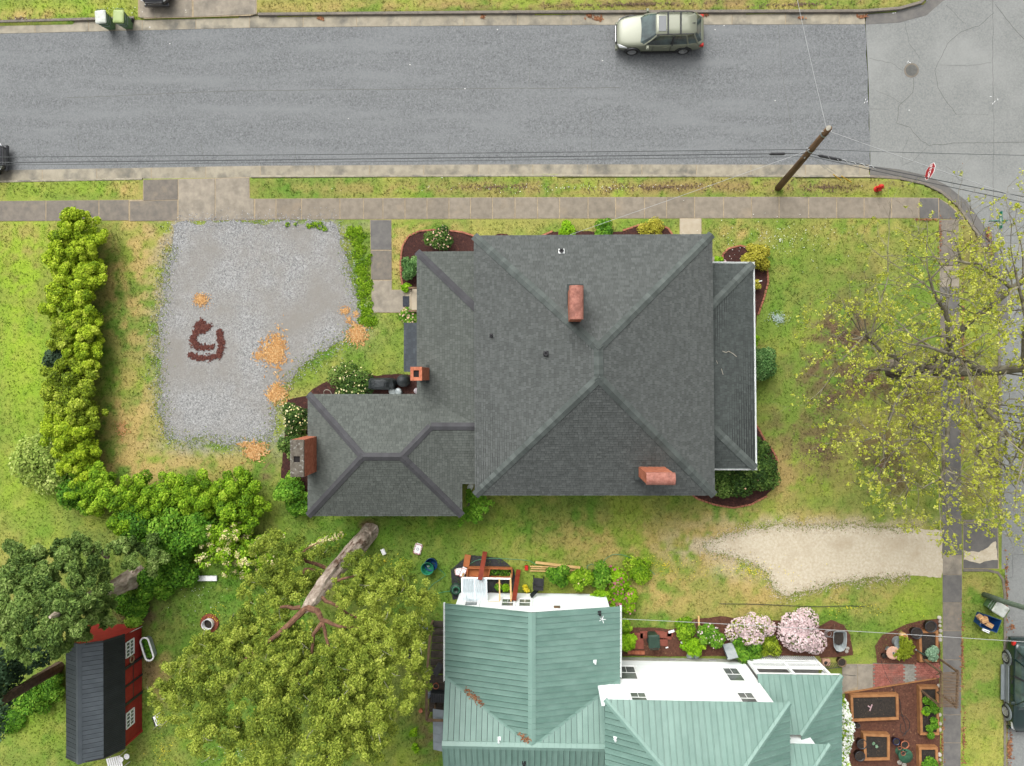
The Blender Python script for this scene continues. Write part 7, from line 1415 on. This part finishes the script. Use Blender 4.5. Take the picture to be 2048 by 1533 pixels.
# ---- bed beside the clapboard house
for i, (x, y, r) in enumerate(((1277, 1274, 9), (1288, 1270, 8), (1318, 1270, 9), (1326, 1284, 9), (1335, 1272, 8), (1278, 1290, 9), (1340, 1268, 6))):
    q = P(x, y, .05); o = MB().bbox((q.x, q.y, .06), (r/17, r/19, .06), .012, random.uniform(-.1, .1)).build('red_paver', mat('red_clay_paver', ph(140, 74, 60), ph(164, 96, 80), 4, .9, .2, 30) if 'red_clay_paver' not in MATS else MATS['red_clay_paver'], origin=(q.x, q.y, 0)); tag(o, 'red clay paver laid in the bed round the dark green bin', 'paver', 'red pavers by the dark bin')
q = P(1272, 1306, .1); t = thing('brick_row', 'short row of old bricks along the clapboard foundation', 'bricks', (q.x, q.y, 0))
for i in range(5): MB().bbox((q.x-.4+i*.2, q.y+.02, .09), (.19, .2, .14), .01).build('brick', M_brick, t)
q = P(1462, 1303, .6); t = thing('leaning_board', 'flat grey board leaning over the bed to the wall', 'board', (q.x, q.y, 0)); a, c = P(1454, 1288, .35), P(1466, 1318, 1.1); board(MB(), a, c, .62, .06).build('panel', M_galv, t); board(MB(), a+Vector((-.3, 0, -.05)), c+Vector((-.3, 0, -.05)), .05, .1).build('side_strip', M_blackc, t)
for x, y, lb in ((1380, 1312, 'clear plastic bag by the foundation under lime leaves'), (1392, 1312, 'second clear plastic bag by the foundation')):
    q = P(x, y, .1); rings = [[Vector((q.x+math.cos(a)*r*random.uniform(.8, 1.2), q.y+math.sin(a)*r*random.uniform(.8, 1.2), z)) for a in [6.283*k/10 for k in range(10)]] for r, z in ((.16, .02), (.2, .12), (.1, .22))]; o = MB().loft(rings).build('plastic_bag', M_galv, origin=(q.x, q.y, 0)); tag(o, lb, 'bag', 'plastic bags')
for x, y, s, lb in ((1367, 1285, .2, 'torn white scrap in the bed right of the dark bin'), (1343, 1264, .22, 'white scrap on the red pavers'), (1334, 1296, .1, 'tiny white cup in the bed')): q = P(x, y, .12); o = MB().bbox((q.x, q.y, .1), (s*1.6, s*.6, .05), .01, .3).build('scrap', M_signw, origin=(q.x, q.y, 0)); tag(o, lb, 'scrap')
plank(1397, 1232, .1, 1400, 1290, .3, .1, .05, M_pine, 'yellowed stake standing between shrubs of the bed', 'stake', 'stake'); plank(1386, 1242, .1, 1396, 1292, .15, .22, .06, M_wood, 'grey-brown edging timber between shrubs of the bed', 'timber', 'timber')
# wheelbarrow tub
q = P(1678, 1281, .4); t = thing('wheelbarrow', 'pale blue steel wheelbarrow tray with soil in it', 'wheelbarrow', (q.x, q.y, 0), R(0), local=True)
sh_ = [(-.34, .5), (-.22, .56), (.22, .56), (.34, .5), (.36, .1), (.33, -.3), (.2, -.52), (0, -.58), (-.2, -.52), (-.33, -.3), (-.36, .1)]
MB().loft([[Vector((x*.6, y*.6, .2)) for x, y in sh_], [Vector((x*.96, y*.96, .54)) for x, y in sh_], [Vector((x*1.06, y*1.04, .55)) for x, y in sh_], [Vector((x*1.06, y*1.04, .52)) for x, y in sh_]]+[], cap=False).build('tray', M_galv, t)
MB().add([(x*.78, y*.7+.12, .36) for x, y in sh_], [tuple(range(11))]).build('soil', M_soil, t); MB().add([(x*.6, y*.6, .2) for x, y in sh_], [tuple(range(11))]).build('tray_floor', M_galv, t)
MB().lathe((0, -.62, .17), [(0, -.04), (.17, -.04), (.17, .04), (0, .04)], 14, Matrix.Rotation(math.pi/2, 3, 'Y')).build('wheel', M_tire, t)
for s in (-1, 1): MB().tube([(s*.1, -.62, .17), (s*.26, .2, .3), (s*.3, .95, .5)], .02, 6).build('handle', M_wood, t)
q = P(1656, 1268, .1); t = thing('wire_coil', 'thin grey wire coils in the mulch beside the wheelbarrow', 'wire', (q.x, q.y, 0))
for i in range(3): MB().tube([(q.x+math.cos(a)*(.2+.04*i)+.1*i, q.y+math.sin(a)*.2, .08+.02*i) for a in np.linspace(0, 6.283, 22)], .012, 5).build('coil', M_alu, t)
for x, y, lb in ((1695, 1297, 'pale stone below the wheelbarrow, upper one'), (1693, 1303, 'pale stone below the wheelbarrow, lower one')): q = P(x, y, .05); o = MB().lathe((q.x, q.y, 0), [(.1, 0), (.11, .08), (.05, .13), (0, .13)], 8).build('stone', M_stone, origin=(q.x, q.y, 0)); tag(o, lb, 'stone')
pot('tan pot on the slab corner beside the iron grate', 1678, 1320, .24, .42, M_wood, .02); t = thing('stone_block', 'square tan block with a hole beside the porch rail', 'block', tuple(P(1650, 1323))); q = P(1650, 1323); MB().bbox((q.x, q.y, .12), (.44, .36, .22), .02).build('block', M_pinkst, t); MB().lathe((q.x-.05, q.y, .23), [(.1, .006), (0, .006)], 12).build('hole', M_dark, t)
t = thing('iron_grate', 'black iron gate panel lying by the porch steps', 'gate', tuple(P(1665, 1335))); a, c, d_ = P(1640, 1340, .3), P(1686, 1334, .3), P(1668, 1318, .3)
for i in range(10): f = i/9; MB().tube([a.lerp(c, f), a.lerp(c, f)+Vector((.35, .5, .0))*(1-f*.8)], .014, 5).build('bar', M_black, t)
MB().tube([a, c], .02, 5).build('frame_bar', M_black, t); MB().tube([P(1684, 1350, 1.), P(1712, 1352, .9)], .015, 5).build('hand_rail', M_black, t)
# ---- front garden
q0_ = PP([(1684, 1328), (1745, 1328), (1745, 1376), (1684, 1388)]); sl0 = sheet('path', q0_, .02, M_joint)
for a, c in ((1684, 1714), (1715, 1744)): slab(PP([(a, 1329), (c, 1329), (c, 1374), (a, 1384)]), -.05, .04, M_conc, sl0, b=.006)
bp = sheet('brick_path', PP([(1745, 1326), (1878, 1326), (1882, 1356), (1745, 1377)]), .022, M_concd); ppoly = [(p.x, p.y) for p in PP([(1746, 1327), (1878, 1327), (1878, 1356), (1746, 1376)])]; mb = MB(); mg = MB(); x0 = min(p[0] for p in ppoly); x1 = max(p[0] for p in ppoly); y0 = min(p[1] for p in ppoly); y1 = max(p[1] for p in ppoly); gx_a, gx_b = P(1808, 1350).x, P(1830, 1350).x
row = 0; y = y0
while y < y1:
    x = x0-(.11 if row % 2 else 0)
    while x < x1:
        cx, cy = x+.1, y+.05
        if inpoly(np.array([cx]), np.array([cy]), ppoly)[0]: (mg if gx_a < cx < gx_b else mb).bbox((cx, cy, .03+random.uniform(-.006, .008)), (.2, .098, .05), .008, random.uniform(-.03, .03))
        x += .212
    y += .108; row += 1
mb.build('paving_brick', M_pathbrick, bp, kind='stuff'); mg.build('grey_paver', M_greystone, bp, kind='stuff')
plank(1690, 1386, .06, 1872, 1357, .06, .06, .1, M_cedar, 'long thin timber edging along the brick path', 'edging', 'timber_edging')
def raised(px, h, lb, w=.14):
    W_ = PP(px, h); c = sum(W_, Vector())/4; t = thing('raised_bed', lb, 'planter', (c.x, c.y, 0), group='timber raised beds')
    ins = [p.lerp(c, .0) for p in W_]
    for i in range(4):
        a, b = W_[i], W_[(i+1) % 4]; d = (b-a).normalized(); n_ = Vector((-d.y, d.x, 0)); 
        if (c-a).dot(n_) < 0: n_ = -n_
        a2, b2 = (a+d*w, b-d*w) if i % 2 else (a, b)
        MB().prism([(q.x, q.y) for q in (a2, b2, b2+n_*w, a2+n_*w)], .03, h-(.003 if i % 2 else 0), .01).build('side_board', M_cedar, t)
    MB().prism([(q.x, q.y) for q in [p+(c-p).normalized()*w*1.1 for p in W_]], .03, h-.08).build('soil', M_soil, t); return t, c
raised([(1701, 1391), (1797, 1389), (1798, 1440), (1703, 1444)], .35, 'wide raised bed of bare soil in the front garden'); raised([(1838, 1262), (1877, 1262), (1877, 1324), (1840, 1325)], .35, 'raised bed holding the grey-green shrub by the pavement'); t, c = raised([(1839, 1374), (1877, 1374), (1879, 1471), (1841, 1471)], .35, 'long raised bed with leafy greens by the pavement'); raised([(1727, 1468), (1780, 1470), (1780, 1521), (1729, 1522)], .4, 'square raised bed with a few seedlings beside black pots'); t2, c2x = raised([(1838, 1495), (1876, 1495), (1878, 1580), (1840, 1580)], .35, 'raised bed with one round green plant by the pavement')
def plants(px, r, z, n, s, m, name, lb, cat='plant'):
    q = P(px[0][0], px[0][1], z); t = thing(name, lb, cat, (q.x, q.y, z-.1)); foliage('foliage', [(*P(x, y, z).xy, z+.08, r, r*.7, .5) for x, y in px], n, s, m, t, minz=z-.1); return t
plants([(1860, 1305), (1866, 1300), (1864, 1312)], .28, .5, 900, .08, L_blue, 'sage_bush', 'grey-green rosette shrub in the raised bed by the pavement', 'shrub'); plants([(1852, 1400), (1864, 1405), (1868, 1418), (1852, 1420)], .24, .45, 900, .08, L_bush, 'kale_plant', 'fresh green crop in the upper half of the long bed'); plants([(1866, 1440), (1868, 1450), (1858, 1456), (1860, 1470)], .2, .42, 700, .08, L_bush, 'kale_plant', 'fresh green crop in the lower half of the long bed'); plants([(1850, 1423)], .2, .45, 260, .08, L_lime, 'lettuce', 'lime green lettuce in the long raised bed'); plants([(1858, 1522), (1864, 1528), (1852, 1530)], .3, .45, 800, .08, L_bush, 'herb_plant', 'round green herb in the raised bed below the long one')
plants([(1746, 1486), (1752, 1492)], .08, .42, 60, .06, L_blue, 'seedling', 'tiny grey-green seedling in the square raised bed', 'seedling')
q = P(1742, 1416, .32); t = thing('plant_label', 'small white three-armed ornament lying on bare soil', 'ornament', (q.x, q.y, .28))
for a in (1.2, -1.9, 2.6): MB().bbox((q.x+math.cos(a)*.1, q.y+math.sin(a)*.1, .31), (.2, .06, .02), .005, a).build('arm', F_pink, t)
# scalloped table, urns, pots
q = P(1786, 1306, .5); t = thing('scalloped_table', 'pink scalloped stone table with a hole in its middle', 'table', (q.x, q.y, 0)); n = 36
rg = lambda r, z, s: [Vector((q.x+math.cos(6.283*k/n)*r*(1+s*math.cos(18*6.283*k/n)), q.y+math.sin(6.283*k/n)*r*(1+s*math.cos(18*6.283*k/n)), z)) for k in range(n)]
MB().loft([rg(.12, .03, 0), rg(.14, .4, 0), rg(.36, .46, .03), rg(.37, .52, .03), rg(.3, .54, 0), rg(.07, .535, 0)]).build('top', M_pinkst, t); MB().lathe((q.x, q.y, .535), [(.07, 0), (.07, .03), (.045, .03), (.04, .0), (0, .0)], 14).build('socket', M_alu, t)
pot('small black nursery pot by the scalloped table', 1765, 1309, .13, .24, M_soil); t, q = lathe_thing('watering_can', 'galvanised can beside the scalloped table', 'can', 1775, 1297, .03, [(0, 0), (.13, 0), (.13, .3), (.1, .33), (0, .32)], M_galv); MB().tube([(q.x-.1, q.y, .1), (q.x-.26, q.y+.06, .34)], .025, 6).build('spout', M_galv, t)
t, q = lathe_thing('log_stool', 'round sawn log stool in the garden mulch', 'stool', 1802, 1269, .03, [(0, 0), (.19, 0), (.19, .38), (.17, .4), (0, .4)], M_pine); MB().lathe((q.x, q.y, .431), [(.13, 0), (.11, .004), (0, .004)], 14).build('grain_disc', M_cedar, t)
pot('big black nursery pot near the edging stones', 1854, 1249, .32, .42, M_black); pot('big black nursery pot near the log stool', 1826, 1262, .32, .42, M_black); q = P(1797, 1285, .2); t = thing('steel_tub', 'round steel tub with a lime shrub hanging over it', 'tub', (q.x, q.y, 0)); MB().lathe((q.x, q.y, .03), [(0, 0), (.3, 0), (.34, .4), (.31, .4), (.28, .3), (0, .28)], 20).build('tub', M_galv, t)
cl = []
for i in range(9): a = -2.4+i*.5; cl += [(*(P(1806, 1298, .6)+Vector((math.cos(a)*f, math.sin(a)*f, 0))).xy, .6-.2*f, .14, .1, .5) for f in (.15, .35, .55)]
foliage('plant', cl, 900, .09, leafcol('cypress_lime', [(98, 112, 20), (128, 142, 30), (154, 166, 54)]), t, elong=2.4)
q = P(1846, 1290, .6); t = thing('bottle_stake', 'dark bottle ornament leaning on the raised bed', 'ornament', (q.x, q.y, .3)); MB().tube([P(1832, 1300, .5), P(1838, 1304, .55), P(1848, 1310, .5)], [.02, .03, .06], 8).build('bottle', M_cartdk, t); MB().lathe(tuple(P(1832, 1300, .5)), [(.04, -.03), (.04, .03), (0, .03)], 8).build('cap', M_galv, t)
for x, y, r, h, m, lb in ((1718, 1482, .28, .4, M_black, 'black pot against the white-flowered bush, upper of two'), (1714, 1506, .28, .4, M_black, 'black pot against the white-flowered bush, lower of two'), (1787, 1478, .2, .34, M_navy, 'glazed navy pot above the green round table'), (1803, 1483, .22, .4, M_terra, 'terracotta pot beside the green round table'), (1712, 1448, .14, .25, M_black, 'small black pot at the wide raised bed corner')): pot(lb, x, y, r, h, m)
t, q = lathe_thing('round_table', 'green round garden table with clay pots on it', 'table', 1801, 1502, .03, [(.3, 0), (.06, .04), (.05, .5), (.4, .52), (.4, .56), (0, .57)], mat('green_patina', ph(46, 92, 66), ph(70, 116, 88), 5, .6), 24)
for x, y, r, lb in ((1797, 1494, .1, 'small clay pot on the green table'), (1804, 1505, .12, 'clay saucer stack on the green table'), (1810, 1502, .08, 'tiny green pot on the green table')): pot(lb, x, y, r, .14, M_terra if r > .09 else M_gbin, .6)
for x, y, lb in ((1799, 1525, 'white rock at the garden bottom by the green table'), (1808, 1530, 'smaller white rock by the green table')): q = P(x, y, .05); o = MB().lathe((q.x, q.y, 0), [(.12, 0), (.14, .08), (.06, .16), (0, .16)], 8).build('rock', M_stone, origin=(q.x, q.y, 0)); tag(o, lb, 'rock')
hose([(1762, 1322), (1768, 1340), (1776, 1358), (1784, 1372), (1790, 1388), (1800, 1400), (1802, 1424), (1806, 1436), (1812, 1452), (1812, 1468), (1806, 1472)], 'dark hose snaking over brick path into garden mulch', .016, M_hosed); hose([(1800, 1430), (1812, 1434), (1820, 1446), (1818, 1460), (1808, 1468), (1800, 1462), (1802, 1448)], 'dark hose coil on mulch beside the wide raised bed', .016, M_hosed)
for i, (x, y) in enumerate(((1879, 1236), (1880, 1244), (1880, 1252), (1881, 1262), (1880, 1272), (1880, 1280), (1878, 1372), (1879, 1430), (1880, 1448), (1879, 1510), (1880, 1520), (1879, 1460))):
    q = P(x, y, .05); r = random.uniform(.09, .14); o = MB().lathe((q.x, q.y, 0), [(r, 0), (r*1.05, .06), (r*.6, .12), (0, .12)], 7).build('edging_stone', M_stone, origin=(q.x, q.y, 0)); tag(o, 'whitish rounded stone set along the pavement edge of garden', 'stone', 'stones edging the front garden')
# garden arch over the pavement
q = P(1884, 1370); t = thing('garden_arbor', 'weathered timber arbour with thin slats over the garden entrance', 'arbour', tuple(q)); az = 2.15
A_ = [P(1884, 1347, az), P(1917, 1345, az), P(1914, 1415, az), P(1881, 1413, az)]
for i in range(24):
    f = i/23; a, c = A_[0].lerp(A_[3], f), A_[1].lerp(A_[2], f); board(MB(), a+Vector((-.08, 0, 0)), c+Vector((.08, 0, 0)), .035, .04).build('slat', M_wood, t)
for a, c in ((0, 3), (1, 2)): board(MB(), A_[a]+Vector((0, .1, -.07)), A_[c]+Vector((0, -.1, -.07)), .07, .09).build('beam', M_wood, t)
for a in A_:
    MB().box((a.x, a.y, az/2-.06), (.09, .09, az-.12)).build('post', M_wood, t)
for a, s in ((A_[0], 1), (A_[1], 1), (A_[2], -1)): board(MB(), a+Vector((0, .0, -.12)), a+Vector((0, -s*.3, -.5)), .05, .05).build('brace', M_wood, t)
